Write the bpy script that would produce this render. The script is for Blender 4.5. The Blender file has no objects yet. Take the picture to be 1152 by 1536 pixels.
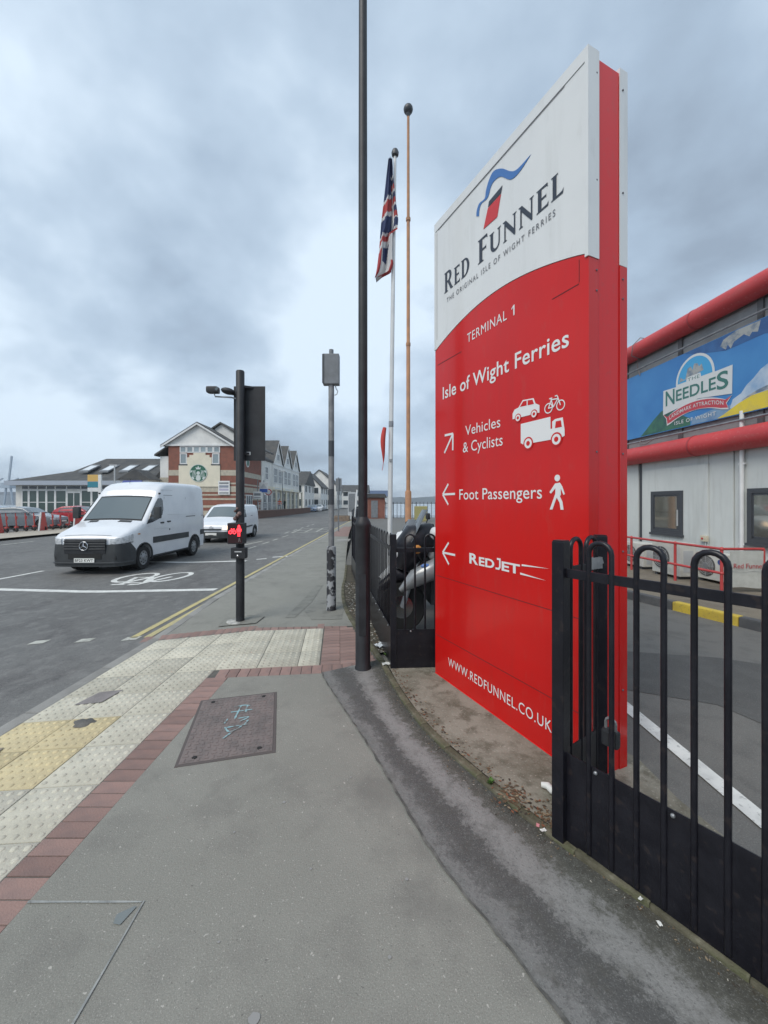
import bpy, bmesh, math, random
from mathutils import Vector, Matrix
R = math.radians
random.seed(7)
sc = bpy.context.scene
col = sc.collection

# ------------------------------------------------------------ camera
CAM_H = 1.65
cam_d = bpy.data.cameras.new('camera')
cam = bpy.data.objects.new('camera', cam_d)
col.objects.link(cam)
cam.location = (0, 0, CAM_H)
cam.rotation_euler = (R(90), 0, 0)
cam_d.sensor_fit = 'HORIZONTAL'
cam_d.sensor_width = 36
cam_d.lens = 18.75
cam_d.shift_y = -14 / 1152
cam_d.clip_start = 0.05
cam_d.clip_end = 9000
sc.camera = cam

# ------------------------------------------------------------ sky (overcast) and sun
SUN_EL, SUN_AZ = 48, 222          # azimuth clockwise from +Y
world = bpy.data.worlds.new('World')
sc.world = world
world.use_nodes = True
wn, wl = world.node_tree.nodes, world.node_tree.links
wn.clear()
w_out = wn.new('ShaderNodeOutputWorld')
w_bg = wn.new('ShaderNodeBackground')
w_bg.inputs['Strength'].default_value = 0.1
sky = wn.new('ShaderNodeTexSky')
sky.sky_type = 'NISHITA'
sky.sun_disc = False
sky.sun_elevation = R(SUN_EL)
sky.sun_rotation = R(SUN_AZ)
tc = wn.new('ShaderNodeTexCoord')
sep = wn.new('ShaderNodeSeparateXYZ')
wl.new(tc.outputs['Generated'], sep.inputs[0])
def wmath(op, a, b=None, clamp=False):
    n = wn.new('ShaderNodeMath'); n.operation = op; n.use_clamp = clamp
    for i, v in enumerate((a, b)):
        if v is None: continue
        if isinstance(v, (int, float)): n.inputs[i].default_value = v
        else: wl.new(v, n.inputs[i])
    return n.outputs[0]
zz = wmath('ADD', wmath('MAXIMUM', sep.outputs['Z'], 0.0), 0.48)
cmb = wn.new('ShaderNodeCombineXYZ')
wl.new(wmath('DIVIDE', sep.outputs['X'], zz), cmb.inputs['X'])
wl.new(wmath('DIVIDE', sep.outputs['Y'], zz), cmb.inputs['Y'])
cmb.inputs['Z'].default_value = 3.4
def wnoise(scale, detail, rough, dist, loc):
    m = wn.new('ShaderNodeMapping'); m.inputs['Location'].default_value = loc
    m.inputs['Rotation'].default_value = (0, 0, R(28))
    m.inputs['Scale'].default_value = (1.25, 1.35, 1)
    wl.new(cmb.outputs[0], m.inputs[0])
    n = wn.new('ShaderNodeTexNoise')
    n.inputs['Scale'].default_value = scale; n.inputs['Detail'].default_value = detail
    n.inputs['Roughness'].default_value = rough; n.inputs['Distortion'].default_value = dist
    wl.new(m.outputs[0], n.inputs['Vector'])
    return n.outputs['Fac']
big = wnoise(1.15, 6, 0.50, 0.20, (1.35, 0.2, 0))
fine = wnoise(3.4, 5, 0.52, 0.1, (3, 1, 4))
mixv = wmath('ADD', wmath('MULTIPLY', big, 0.78), wmath('MULTIPLY', fine, 0.22))
ramp = wn.new('ShaderNodeValToRGB')
wl.new(mixv, ramp.inputs[0])
els = ramp.color_ramp.elements
els[0].position = 0.37; els[0].color = (2.2, 2.75, 3.45, 1)
els[1].position = 0.585; els[1].color = (5.15, 6.05, 6.95, 1)
e = els.new(0.44); e.color = (2.85, 3.6, 4.5, 1)
e = els.new(0.505); e.color = (3.65, 4.5, 5.45, 1)
wmix = wn.new('ShaderNodeMix'); wmix.data_type = 'RGBA'
wmix.inputs['Factor'].default_value = 0.94
sky_dim = wn.new('ShaderNodeMix'); sky_dim.data_type = 'RGBA'; sky_dim.blend_type = 'MULTIPLY'
sky_dim.inputs['Factor'].default_value = 1.0
wl.new(sky.outputs[0], wmix.inputs['A'])
wl.new(ramp.outputs[0], wmix.inputs['B'])
wl.new(wmix.outputs['Result'], w_bg.inputs['Color'])
wn.remove(sky_dim)
wl.new(w_bg.outputs[0], w_out.inputs['Surface'])

sun_d = bpy.data.lights.new('sun', 'SUN')
sun_d.energy = 1.5
sun_d.angle = R(35)
sun_d.color = (1.0, 0.95, 0.88)
sun = bpy.data.objects.new('sun', sun_d)
col.objects.link(sun)
az, el = R(SUN_AZ), R(SUN_EL)
sdir = Vector((math.sin(az) * math.cos(el), math.cos(az) * math.cos(el), math.sin(el)))
sun.rotation_euler = sdir.to_track_quat('Z', 'Y').to_euler()
sun.location = (0, 0, 30)

vs = sc.view_settings
vs.view_transform = 'Standard'
vs.look = 'None'
vs.gamma = 1
vs.exposure = 0.66
vs.use_curve_mapping = False

# ------------------------------------------------------------ materials
MATS = {}
def rgb(c): return (c[0], c[1], c[2], 1)
def mat(name, base, rough=0.6, metal=0.0, var=None, vscale=3.0, vdetail=5, bump=0.0, bscale=40.0,
        coat=0.0, spec=0.5, speck=None, sscale=90.0, samt=0.25, rnd=0.0, emit=None, estr=0.0, trans=0.0, coords='Object', ramp=(0.42, 0.62)):
    if name in MATS: return MATS[name]
    m = bpy.data.materials.new(name); m.use_nodes = True
    nt = m.node_tree; N, L = nt.nodes, nt.links
    p = N['Principled BSDF']
    p.inputs['Base Color'].default_value = rgb(base)
    p.inputs['Roughness'].default_value = rough
    p.inputs['Metallic'].default_value = metal
    p.inputs['Specular IOR Level'].default_value = spec
    if coat: p.inputs['Coat Weight'].default_value = coat; p.inputs['Coat Roughness'].default_value = 0.04
    if trans: p.inputs['Transmission Weight'].default_value = trans
    if emit: p.inputs['Emission Color'].default_value = rgb(emit); p.inputs['Emission Strength'].default_value = estr
    t = N.new('ShaderNodeTexCoord')
    colr = None
    if var:
        n = N.new('ShaderNodeTexNoise'); n.inputs['Scale'].default_value = vscale
        n.inputs['Detail'].default_value = vdetail; n.inputs['Roughness'].default_value = 0.6
        L.new(t.outputs[coords], n.inputs['Vector'])
        r = N.new('ShaderNodeValToRGB'); r.color_ramp.elements[0].position = ramp[0]; r.color_ramp.elements[1].position = ramp[1]
        r.color_ramp.elements[0].color = rgb(base); r.color_ramp.elements[1].color = rgb(var)
        L.new(n.outputs['Fac'], r.inputs[0]); colr = r.outputs[0]
    if speck:
        v = N.new('ShaderNodeTexNoise'); v.inputs['Scale'].default_value = sscale
        v.inputs['Detail'].default_value = 2
        L.new(t.outputs[coords], v.inputs['Vector'])
        r = N.new('ShaderNodeValToRGB'); r.color_ramp.elements[0].position = 0.60; r.color_ramp.elements[1].position = 0.70
        r.color_ramp.elements[0].color = (0, 0, 0, 1); r.color_ramp.elements[1].color = (samt, samt, samt, 1)
        L.new(v.outputs['Fac'], r.inputs[0])
        mx = N.new('ShaderNodeMix'); mx.data_type = 'RGBA'
        L.new(r.outputs[0], mx.inputs['Factor'])
        if colr: L.new(colr, mx.inputs['A'])
        else: mx.inputs['A'].default_value = rgb(base)
        mx.inputs['B'].default_value = rgb(speck); colr = mx.outputs['Result']
    if rnd:
        oi = N.new('ShaderNodeObjectInfo')
        mr = N.new('ShaderNodeMapRange'); mr.inputs['To Min'].default_value = 1 - rnd; mr.inputs['To Max'].default_value = 1 + rnd
        L.new(oi.outputs['Random'], mr.inputs['Value'])
        hv = N.new('ShaderNodeHueSaturation'); L.new(mr.outputs[0], hv.inputs['Value'])
        if colr: L.new(colr, hv.inputs['Color'])
        else: hv.inputs['Color'].default_value = rgb(base)
        colr = hv.outputs[0]
    if colr: L.new(colr, p.inputs['Base Color'])
    if bump:
        n = N.new('ShaderNodeTexNoise'); n.inputs['Scale'].default_value = bscale; n.inputs['Detail'].default_value = 4
        L.new(t.outputs[coords], n.inputs['Vector'])
        b = N.new('ShaderNodeBump'); b.inputs['Strength'].default_value = bump; b.inputs['Distance'].default_value = 0.01
        L.new(n.outputs['Fac'], b.inputs['Height']); L.new(b.outputs[0], p.inputs['Normal'])
    MATS[name] = m
    return m

def layered(name, base, layers, rough=0.85, bump=0.35, bscale=120.0, spec=0.35, coat=0.0):
    """asphalt-like material: layers = (scale, lo, hi, colour, amount, stretch)"""
    m = bpy.data.materials.new(name); m.use_nodes = True
    N, L = m.node_tree.nodes, m.node_tree.links
    p = N['Principled BSDF']; p.inputs['Roughness'].default_value = rough
    p.inputs['Specular IOR Level'].default_value = spec
    p.inputs['Coat Weight'].default_value = coat; p.inputs['Coat Roughness'].default_value = 0.06
    t = N.new('ShaderNodeTexCoord')
    cur = N.new('ShaderNodeRGB'); cur.outputs[0].default_value = rgb(base); cur = cur.outputs[0]
    for i, (scale, lo, hi, c, amt, st) in enumerate(layers):
        mp = N.new('ShaderNodeMapping'); mp.inputs['Scale'].default_value = st
        mp.inputs['Location'].default_value = (i * 7.3, i * 3.1, i)
        L.new(t.outputs['Object'], mp.inputs[0])
        n = N.new('ShaderNodeTexNoise'); n.inputs['Scale'].default_value = scale
        n.inputs['Detail'].default_value = 6 if scale < 20 else 2; n.inputs['Roughness'].default_value = 0.62
        L.new(mp.outputs[0], n.inputs['Vector'])
        r = N.new('ShaderNodeMapRange'); r.inputs['From Min'].default_value = lo; r.inputs['From Max'].default_value = hi
        r.inputs['To Max'].default_value = amt
        L.new(n.outputs['Fac'], r.inputs['Value'])
        mx = N.new('ShaderNodeMix'); mx.data_type = 'RGBA'; mx.inputs['B'].default_value = rgb(c)
        L.new(r.outputs[0], mx.inputs['Factor']); L.new(cur, mx.inputs['A']); cur = mx.outputs['Result']
    L.new(cur, p.inputs['Base Color'])
    n = N.new('ShaderNodeTexNoise'); n.inputs['Scale'].default_value = bscale; n.inputs['Detail'].default_value = 3
    L.new(t.outputs['Object'], n.inputs['Vector'])
    b = N.new('ShaderNodeBump'); b.inputs['Strength'].default_value = bump; b.inputs['Distance'].default_value = 0.006
    L.new(n.outputs['Fac'], b.inputs['Height']); L.new(b.outputs[0], p.inputs['Normal'])
    MATS[name] = m
    return m

ONE = (1, 1, 1)
M_pave = layered('pavement_asphalt', (0.222, 0.220, 0.192), [
    (0.9, 0.42, 0.62, (0.262, 0.258, 0.227), 0.7, ONE), (3.5, 0.5, 0.7, (0.165, 0.160, 0.143), 0.55, ONE),
    (230, 0.54, 0.70, (0.40, 0.385, 0.35), 0.6, ONE), (190, 0.56, 0.75, (0.09, 0.09, 0.085), 0.6, ONE),
    (75, 0.66, 0.72, (0.47, 0.455, 0.41), 0.75, ONE), (60, 0.67, 0.73, (0.09, 0.088, 0.08), 0.6, ONE), (1.7, 0.56, 0.66, (0.15, 0.147, 0.133), 0.45, ONE), (28, 0.715, 0.735, (0.50, 0.48, 0.43), 0.7, ONE)], rough=0.8)
M_road = layered('road_asphalt', (0.118, 0.117, 0.112), [
    (0.35, 0.42, 0.62, (0.165, 0.163, 0.155), 0.8, (1, 0.5, 1)), (1.6, 0.49, 0.66, (0.060, 0.053, 0.053), 0.5, (1, 0.45, 1)),
    (5.0, 0.50, 0.62, (0.21, 0.206, 0.195), 0.5, (1, 0.8, 1)),
    (9.0, 0.55, 0.68, (0.06, 0.06, 0.06), 0.45, (1, 0.8, 1)), (38, 0.60, 0.70, (0.26, 0.255, 0.24), 0.5, ONE), (30, 0.60, 0.72, (0.05, 0.05, 0.05), 0.5, ONE), (150, 0.52, 0.72, (0.28, 0.275, 0.26), 0.55, ONE), (110, 0.55, 0.75, (0.05, 0.05, 0.05), 0.6, ONE)], rough=0.72, bump=0.5)
M_yard = layered('yard_asphalt', (0.15, 0.146, 0.135), [
    (0.5, 0.45, 0.6, (0.15, 0.15, 0.143), 0.8, ONE), (3, 0.5, 0.68, (0.085, 0.085, 0.08), 0.6, ONE),
    (140, 0.54, 0.74, (0.30, 0.29, 0.27), 0.55, ONE), (160, 0.56, 0.75, (0.05, 0.05, 0.05), 0.6, ONE)], rough=0.85, bump=0.5)
M_yard_patch = layered('yard_patch_asphalt', (0.085, 0.085, 0.082), [
    (3, 0.45, 0.66, (0.115, 0.115, 0.11), 0.6, ONE), (150, 0.54, 0.74, (0.24, 0.23, 0.22), 0.45, ONE)], rough=0.85, bump=0.5)
M_concrete = layered('plinth_concrete', (0.262, 0.250, 0.205), [
    (2.2, 0.42, 0.60, (0.165, 0.155, 0.120), 0.9, ONE), (7, 0.50, 0.63, (0.10, 0.092, 0.066), 0.75, ONE),
    (60, 0.6, 0.72, (0.40, 0.38, 0.33), 0.6, ONE), (20, 0.6, 0.75, (0.12, 0.11, 0.08), 0.5, ONE)], rough=0.9, bump=0.6, bscale=60)
M_soil = layered('soil', (0.075, 0.065, 0.048), [
    (6, 0.45, 0.65, (0.05, 0.048, 0.035), 0.8, ONE), (40, 0.55, 0.7, (0.16, 0.14, 0.11), 0.6, ONE)], rough=0.95, bump=1.0, bscale=50)
M_moss = layered('mossy_edging', (0.135, 0.125, 0.085), [
    (4, 0.42, 0.6, (0.085, 0.10, 0.04), 0.8, ONE), (18, 0.52, 0.68, (0.22, 0.205, 0.155), 0.6, ONE), (2.0, 0.5, 0.66, (0.06, 0.055, 0.038), 0.7, ONE), (9, 0.55, 0.66, (0.05, 0.045, 0.03), 0.7, ONE)], rough=0.95, bump=0.9, bscale=70)
M_slab = mat('tactile_slab', (0.53, 0.505, 0.415), 0.85, var=(0.43, 0.41, 0.335), vscale=2.2, speck=(0.22, 0.215, 0.19), sscale=60, samt=0.35, bump=0.25, bscale=90, rnd=0.13)
M_slab_y = mat('buff_slab', (0.58, 0.49, 0.29), 0.85, var=(0.49, 0.42, 0.26), vscale=2.5, speck=(0.28, 0.23, 0.14), sscale=60, samt=0.35, bump=0.25, bscale=90, rnd=0.06)
M_slab_d = mat('dark_repair', (0.10, 0.098, 0.092), 0.9, var=(0.14, 0.135, 0.125), vscale=9, bump=0.6, bscale=60)
M_brick = mat('paver_brick', (0.275, 0.178, 0.152), 0.88, var=(0.225, 0.155, 0.138), vscale=6, speck=(0.33, 0.25, 0.22), sscale=120, samt=0.3, bump=0.3, bscale=120, rnd=0.16)
M_kerb = mat('kerb_concrete', (0.30, 0.295, 0.275), 0.88, var=(0.21, 0.205, 0.19), vscale=2, bump=0.3, bscale=60, rnd=0.1)
M_grout = mat('bedding_mortar', (0.13, 0.125, 0.11), 0.95, var=(0.09, 0.088, 0.078), vscale=6)
M_white_line = mat('road_paint_white', (0.72, 0.72, 0.68), 0.7, var=(0.58, 0.58, 0.55), vscale=5, speck=(0.22, 0.22, 0.21), sscale=35, samt=0.5)
M_worn_line = mat('road_paint_worn', (0.45, 0.45, 0.40), 0.8, var=(0.25, 0.25, 0.22), vscale=4, speck=(0.14, 0.14, 0.14), sscale=26, samt=0.8)
M_yellow_line = mat('road_paint_yellow', (0.52, 0.44, 0.20), 0.75, var=(0.42, 0.37, 0.20), vscale=4, speck=(0.16, 0.15, 0.12), sscale=30, samt=0.7)
M_black = mat('black_gloss_paint', (0.007, 0.007, 0.011), 0.34, spec=0.4, var=(0.013, 0.013, 0.018), vscale=8, bump=0.10, bscale=45, speck=(0.055, 0.040, 0.034), sscale=24, samt=0.3)
M_blackm = mat('black_matt', (0.014, 0.015, 0.018), 0.55, var=(0.024, 0.026, 0.03), vscale=6)
M_rubber = mat('rubber', (0.018, 0.018, 0.018), 0.85)
M_darkp = mat('dark_plastic', (0.032, 0.035, 0.038), 0.6, var=(0.045, 0.05, 0.052), vscale=3)
M_vanw = mat('white_car_paint', (0.74, 0.76, 0.78), 0.25, coat=0.6, var=(0.68, 0.70, 0.73), vscale=1.2)
M_glass = mat('vehicle_glass', (0.10, 0.125, 0.13), 0.06, spec=0.9, coat=0.8)  # blue-grey base colour carries the sky reflected in the windscreens
M_glass_d = mat('door_glass', (0.02, 0.028, 0.034), 0.06, spec=0.8, coat=0.5)
M_pane = mat('window_pane', (0.045, 0.06, 0.07), 0.08, spec=0.8, rnd=0.3)
M_pane_l = mat('window_pane_light', (0.24, 0.29, 0.31), 0.12, spec=0.7, rnd=0.3)
M_chrome = mat('chrome', (0.65, 0.66, 0.68), 0.18, metal=1.0)
M_steel = mat('galvanised_steel', (0.36, 0.37, 0.38), 0.45, metal=0.7, var=(0.27, 0.28, 0.29), vscale=8)
M_rim = mat('wheel_rim', (0.30, 0.31, 0.32), 0.4, metal=0.6)
M_lamp_clear = mat('headlamp_lens', (0.62, 0.64, 0.66), 0.1, spec=0.8, coat=0.8, var=(0.40, 0.42, 0.44), vscale=18)
M_amber = mat('lit_headlamp', (0.9, 0.75, 0.6), 0.2, emit=(1.0, 0.72, 0.5), estr=1.2)
M_white = mat('white_paint', (0.72, 0.73, 0.72), 0.5, var=(0.64, 0.65, 0.65), vscale=2)
M_lightgrey = mat('light_grey_paint', (0.50, 0.52, 0.53), 0.5, var=(0.44, 0.46, 0.47), vscale=2)
M_grey = mat('grey_paint', (0.20, 0.215, 0.23), 0.5, var=(0.16, 0.17, 0.18), vscale=5)
M_dgrey = mat('dark_grey_paint', (0.055, 0.06, 0.068), 0.45)
M_red = mat('red_paint', (0.52, 0.030, 0.035), 0.4, var=(0.45, 0.03, 0.035), vscale=3)
M_slate = mat('roof_slate', (0.055, 0.057, 0.058), 0.75, var=(0.085, 0.083, 0.077), vscale=1.3, bump=0.3, bscale=6)
M_brickwall = mat('wall_brick', (0.25, 0.098, 0.068), 0.85, var=(0.20, 0.085, 0.062), vscale=2.5, bump=0.2, bscale=20)
M_stone = mat('wall_stone', (0.48, 0.44, 0.35), 0.85, var=(0.38, 0.35, 0.29), vscale=3)
M_cream = mat('cream_render', (0.72, 0.67, 0.54), 0.8, var=(0.66, 0.62, 0.50), vscale=1.2)
M_render = mat('white_render', (0.72, 0.71, 0.67), 0.8, var=(0.62, 0.61, 0.58), vscale=1.0)
M_clad = mat('pale_cladding', (0.74, 0.74, 0.71), 0.7, var=(0.66, 0.66, 0.64), vscale=1.0)

# ------------------------------------------------------------ mesh helpers
class MB:
    def __init__(s): s.v = []; s.f = []; s.mi = []
    def add(s, vs, fs, mi=0):
        o = len(s.v); s.v += [tuple(v) for v in vs]; s.f += [tuple(i + o for i in f) for f in fs]; s.mi += [mi] * len(fs); return s
    def box(s, x0, x1, y0, y1, z0, z1, mi=0):
        return s.add([(x0, y0, z0), (x1, y0, z0), (x1, y1, z0), (x0, y1, z0), (x0, y0, z1), (x1, y0, z1), (x1, y1, z1), (x0, y1, z1)],
                     [(0, 3, 2, 1), (4, 5, 6, 7), (0, 1, 5, 4), (1, 2, 6, 5), (2, 3, 7, 6), (3, 0, 4, 7)], mi)
    def bbox(s, x0, x1, y0, y1, z0, z1, b=0.01, mi=0):
        """box with chamfered edges"""
        X, Y, Z = (x0, x1), (y0, y1), (z0, z1)
        bm = bmesh.new()
        bmesh.ops.create_cube(bm, size=1)
        for v in bm.verts: v.co = Vector(((x0 + x1) / 2 + v.co.x * (x1 - x0), (y0 + y1) / 2 + v.co.y * (y1 - y0), (z0 + z1) / 2 + v.co.z * (z1 - z0)))
        bmesh.ops.bevel(bm, geom=bm.edges[:], offset=b, segments=2, profile=0.7, affect='EDGES')
        bm.verts.index_update()
        s.add([v.co for v in bm.verts], [[v.index for v in f.verts] for f in bm.faces], mi); bm.free(); return s
    def bar(s, a, b, w, h, up=(0, 0, 1), mi=0):
        a, b = Vector(a), Vector(b); d = (b - a).normalized(); u = Vector(up)
        x = d.cross(u)
        if x.length < 1e-5: x = d.cross(Vector((1, 0, 0)))
        x.normalize(); y = x.cross(d).normalized()
        vs = [p + x * (w / 2 * i) + y * (h / 2 * j) for p in (a, b) for i, j in ((-1, -1), (1, -1), (1, 1), (-1, 1))]
        return s.add(vs, [(0, 1, 2, 3), (7, 6, 5, 4), (0, 4, 5, 1), (1, 5, 6, 2), (2, 6, 7, 3), (3, 7, 4, 0)], mi)
    def tube(s, pts, rad, n=8, cap=True, mi=0, closed=False):
        pts = [Vector(p) for p in pts]
        if not isinstance(rad, (list, tuple)): rad = [rad] * len(pts)
        rings = []; prev = None; o = len(s.v)
        m = len(pts)
        for i, p in enumerate(pts):
            if closed: d = (pts[(i + 1) % m] - pts[i - 1]).normalized()
            else: d = (pts[min(i + 1, m - 1)] - pts[max(i - 1, 0)]).normalized()
            if prev is None:
                a = d.orthogonal().normalized()
            else:
                a = prev - d * prev.dot(d)
                a = a.normalized() if a.length > 1e-6 else d.orthogonal().normalized()
            prev = a; b = d.cross(a)
            for k in range(n):
                t = 2 * math.pi * k / n
                s.v.append(tuple(p + (a * math.cos(t) + b * math.sin(t)) * rad[i]))
        seg = m if closed else m - 1
        for i in range(seg):
            j = (i + 1) % m
            for k in range(n):
                s.f.append((o + i * n + k, o + i * n + (k + 1) % n, o + j * n + (k + 1) % n, o + j * n + k)); s.mi.append(mi)
        if cap and not closed:
            s.f.append(tuple(o + k for k in range(n))[::-1]); s.mi.append(mi)
            s.f.append(tuple(o + (m - 1) * n + k for k in range(n))); s.mi.append(mi)
        return s
    def cyl(s, a, b, r0, r1=None, n=16, mi=0):
        return s.tube([a, b], [r0, r0 if r1 is None else r1], n, True, mi)
    def lathe(s, prof, c=(0, 0, 0), axis='z', n=20, mi=0):
        o = len(s.v); m = len(prof)
        for r, h in prof:
            for k in range(n):
                t = 2 * math.pi * k / n; x, y = r * math.cos(t), r * math.sin(t)
                p = {'z': (x, y, h), 'x': (h, x, y), 'y': (y, h, x)}[axis]
                s.v.append((p[0] + c[0], p[1] + c[1], p[2] + c[2]))
        for i in range(m - 1):
            for k in range(n):
                s.f.append((o + i * n + k, o + i * n + (k + 1) % n, o + (i + 1) * n + (k + 1) % n, o + (i + 1) * n + k)); s.mi.append(mi)
        s.f.append(tuple(o + k for k in range(n))[::-1]); s.mi.append(mi)
        s.f.append(tuple(o + (m - 1) * n + k for k in range(n))); s.mi.append(mi)
        return s
    def prism(s, poly, y0, y1, mi=0, plane='xz'):
        """polygon in the given plane extruded along the third axis"""
        n = len(poly)
        a = sum(poly[i][0] * poly[(i + 1) % n][1] - poly[(i + 1) % n][0] * poly[i][1] for i in range(n))
        if a < 0: poly = poly[::-1]
        def P(p, y): return (p[0], y, p[1]) if plane == 'xz' else ((p[0], p[1], y) if plane == 'xy' else (y, p[0], p[1]))
        vs = [P(p, y0) for p in poly] + [P(p, y1) for p in poly]
        fs = [tuple(range(n)), tuple(range(2 * n - 1, n - 1, -1))]
        fs += [(i + n, (i + 1) % n + n, (i + 1) % n, i) for i in range(n)]
        if plane != 'xz': fs = [f[::-1] for f in fs]
        if (y1 < y0): fs = [f[::-1] for f in fs]
        return s.add(vs, fs, mi)
    def sphere(s, c, r, n=12, m=8, mi=0, sc=(1, 1, 1)):
        o = len(s.v)
        for i in range(1, m):
            t = math.pi * i / m
            for k in range(n):
                a = 2 * math.pi * k / n
                s.v.append((c[0] + r * sc[0] * math.sin(t) * math.cos(a), c[1] + r * sc[1] * math.sin(t) * math.sin(a), c[2] + r * sc[2] * math.cos(t)))
        top = len(s.v); s.v.append((c[0], c[1], c[2] + r * sc[2])); s.v.append((c[0], c[1], c[2] - r * sc[2]))
        for i in range(m - 2):
            for k in range(n):
                s.f.append((o + i * n + k, o + (i + 1) * n + k, o + (i + 1) * n + (k + 1) % n, o + i * n + (k + 1) % n)); s.mi.append(mi)
        for k in range(n):
            s.f.append((top, o + k, o + (k + 1) % n)); s.mi.append(mi)
            s.f.append((top + 1, o + (m - 2) * n + (k + 1) % n, o + (m - 2) * n + k)); s.mi.append(mi)
        return s
    def mesh(s, name, mats, smooth=None):
        me = bpy.data.meshes.new(name)
        me.from_pydata(s.v, [], s.f)
        for m in (mats if isinstance(mats, (list, tuple)) else [mats]): me.materials.append(m)
        if any(s.mi): me.polygons.foreach_set('material_index', s.mi)
        me.update()
        if smooth is not None:
            me.polygons.foreach_set('use_smooth', [True] * len(me.polygons))
            try: me.set_sharp_from_angle(angle=R(smooth))
            except Exception: pass
        return me
    def build(s, name, mats, parent=None, smooth=None, loc=(0, 0, 0), rot=(0, 0, 0)):
        return obj(name, s.mesh(name, mats, smooth), parent, loc, rot)

def obj(name, me, parent=None, loc=(0, 0, 0), rot=(0, 0, 0)):
    o = bpy.data.objects.new(name, me); col.objects.link(o)
    o.parent = parent; o.location = loc; o.rotation_euler = rot
    return o
def tag(o, label, cat, group=None):
    o['label'] = label; o['category'] = cat
    if group: o['group'] = group
    return o
def thing(name, label, cat, loc=(0, 0, 0), rz=0.0, group=None):
    return tag(obj(name, None, None, loc, (0, 0, rz)), label, cat, group)
def structure(o): o['kind'] = 'structure'; return o
def stuff(o): o['kind'] = 'stuff'; return o
def copy_tree(o, parent=None):
    c = o.copy(); col.objects.link(c); c.parent = parent
    for ch in list(o.children): copy_tree(ch, c)
    return c
def sheet(pts, z, name, m, parent=None):
    """flat polygon facing up"""
    n = len(pts)
    a = sum(pts[i][0] * pts[(i + 1) % n][1] - pts[(i + 1) % n][0] * pts[i][1] for i in range(n))
    if a < 0: pts = pts[::-1]
    return MB().add([(p[0], p[1], z if not callable(z) else z(*p)) for p in pts], [tuple(range(n))]).build(name, m, parent)
def resample(pl, n):
    pl = [Vector((p[0], p[1])) for p in pl]
    d = [0]
    for i in range(1, len(pl)): d.append(d[-1] + (pl[i] - pl[i - 1]).length)
    out = []
    for k in range(n):
        t = d[-1] * k / (n - 1); i = 1
        while i < len(d) - 1 and d[i] < t: i += 1
        f = (t - d[i - 1]) / max(d[i] - d[i - 1], 1e-9)
        out.append(pl[i - 1].lerp(pl[i], f))
    return out
def smoothpl(pl, n):
    """Catmull-Rom through the points"""
    P = [Vector((p[0], p[1])) for p in pl]; P = [P[0] * 2 - P[1]] + P + [P[-1] * 2 - P[-2]]
    out = []
    for i in range(1, len(P) - 2):
        for k in range(n):
            t = k / n; a, b, c, d = P[i - 1:i + 3]
            out.append(0.5 * ((2 * b) + (c - a) * t + (2 * a - 5 * b + 4 * c - d) * t * t + (3 * b - a - 3 * c + d) * t ** 3))
    out.append(P[-2]); return out

# text and flat print (local x = along the face, z = up, -y = out of the face)
def glyph_mesh(body, spacing=1.0, bold=0.0, res=4):
    cu = bpy.data.curves.new('t', 'FONT'); cu.body = body; cu.size = 1; cu.space_character = spacing
    cu.offset = bold; cu.resolution_u = res; cu.fill_mode = 'FRONT'
    o = bpy.data.objects.new('t', cu); col.objects.link(o)
    dg = bpy.context.evaluated_depsgraph_get(); dg.update()
    me = bpy.data.meshes.new_from_object(o.evaluated_get(dg))
    bpy.data.objects.remove(o); bpy.data.curves.remove(cu)
    vs = [v.co.copy() for v in me.vertices]; fs = [tuple(p.vertices) for p in me.polygons]
    bpy.data.meshes.remove(me)
    return vs, fs
_cap = {}
def lettering(parent, body, u0, u1, v, cap, depth, m, spacing=1.0, bold=0.0, name='lettering', warp=None):
    vs, fs = glyph_mesh(body, spacing, bold)
    if bold not in _cap:
        hv, _ = glyph_mesh('H', 1, bold); _cap[bold] = (max(p.y for p in hv), min(p.y for p in hv))
    H1, H0 = _cap[bold]
    x0 = min(p.x for p in vs); x1 = max(p.x for p in vs)
    def T(p):
        u = u0 + (p.x - x0) / (x1 - x0) * (u1 - u0); z = v + (p.y - H0) / (H1 - H0) * cap
        if warp: u, z = warp(u, z)
        return (u, -depth, z)
    b = MB(); pts = [T(p) for p in vs]
    fixed = []
    for f in fs:
        a = sum(pts[f[i]][0] * pts[f[(i + 1) % len(f)]][2] - pts[f[(i + 1) % len(f)]][0] * pts[f[i]][2] for i in range(len(f)))
        fixed.append(f if a > 0 else f[::-1])
    return letters(parent, pts, fixed, m)
def letters(parent, pts, fs, m, name='letter'):
    """one object per letter: islands that overlap in x (i and its dot) stay together"""
    par = list(range(len(pts)))
    def find(i):
        while par[i] != i: par[i] = par[par[i]]; i = par[i]
        return i
    key = {}
    for i, p in enumerate(pts):
        k = (round(p[0], 6), round(p[2], 6))
        if k in key: par[find(i)] = find(key[k])
        else: key[k] = i
    for f in fs:
        for q in f[1:]: par[find(q)] = find(f[0])
    isl = {}
    for f in fs: isl.setdefault(find(f[0]), []).append(f)
    groups = []
    for fl in isl.values():
        xs = [pts[i][0] for f in fl for i in f]; a, b = min(xs), max(xs)
        for g in groups:
            if min(b, g[1]) - max(a, g[0]) > .6 * min(b - a, g[1] - g[0]): g[0] = min(a, g[0]); g[1] = max(b, g[1]); g[2] += fl; break
        else: groups.append([a, b, list(fl)])
    for a, b, fl in sorted(groups, key=lambda g: g[0]):
        ids = sorted({i for f in fl for i in f}); mp = {i: k for k, i in enumerate(ids)}
        MB().add([pts[i] for i in ids], [tuple(mp[i] for i in f) for f in fl]).build(name, m, parent)
def decal(parent, name, poly, depth, m, thick=0.0016):
    return MB().prism(poly, -depth, -depth + thick).build(name, m, parent)
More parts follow.
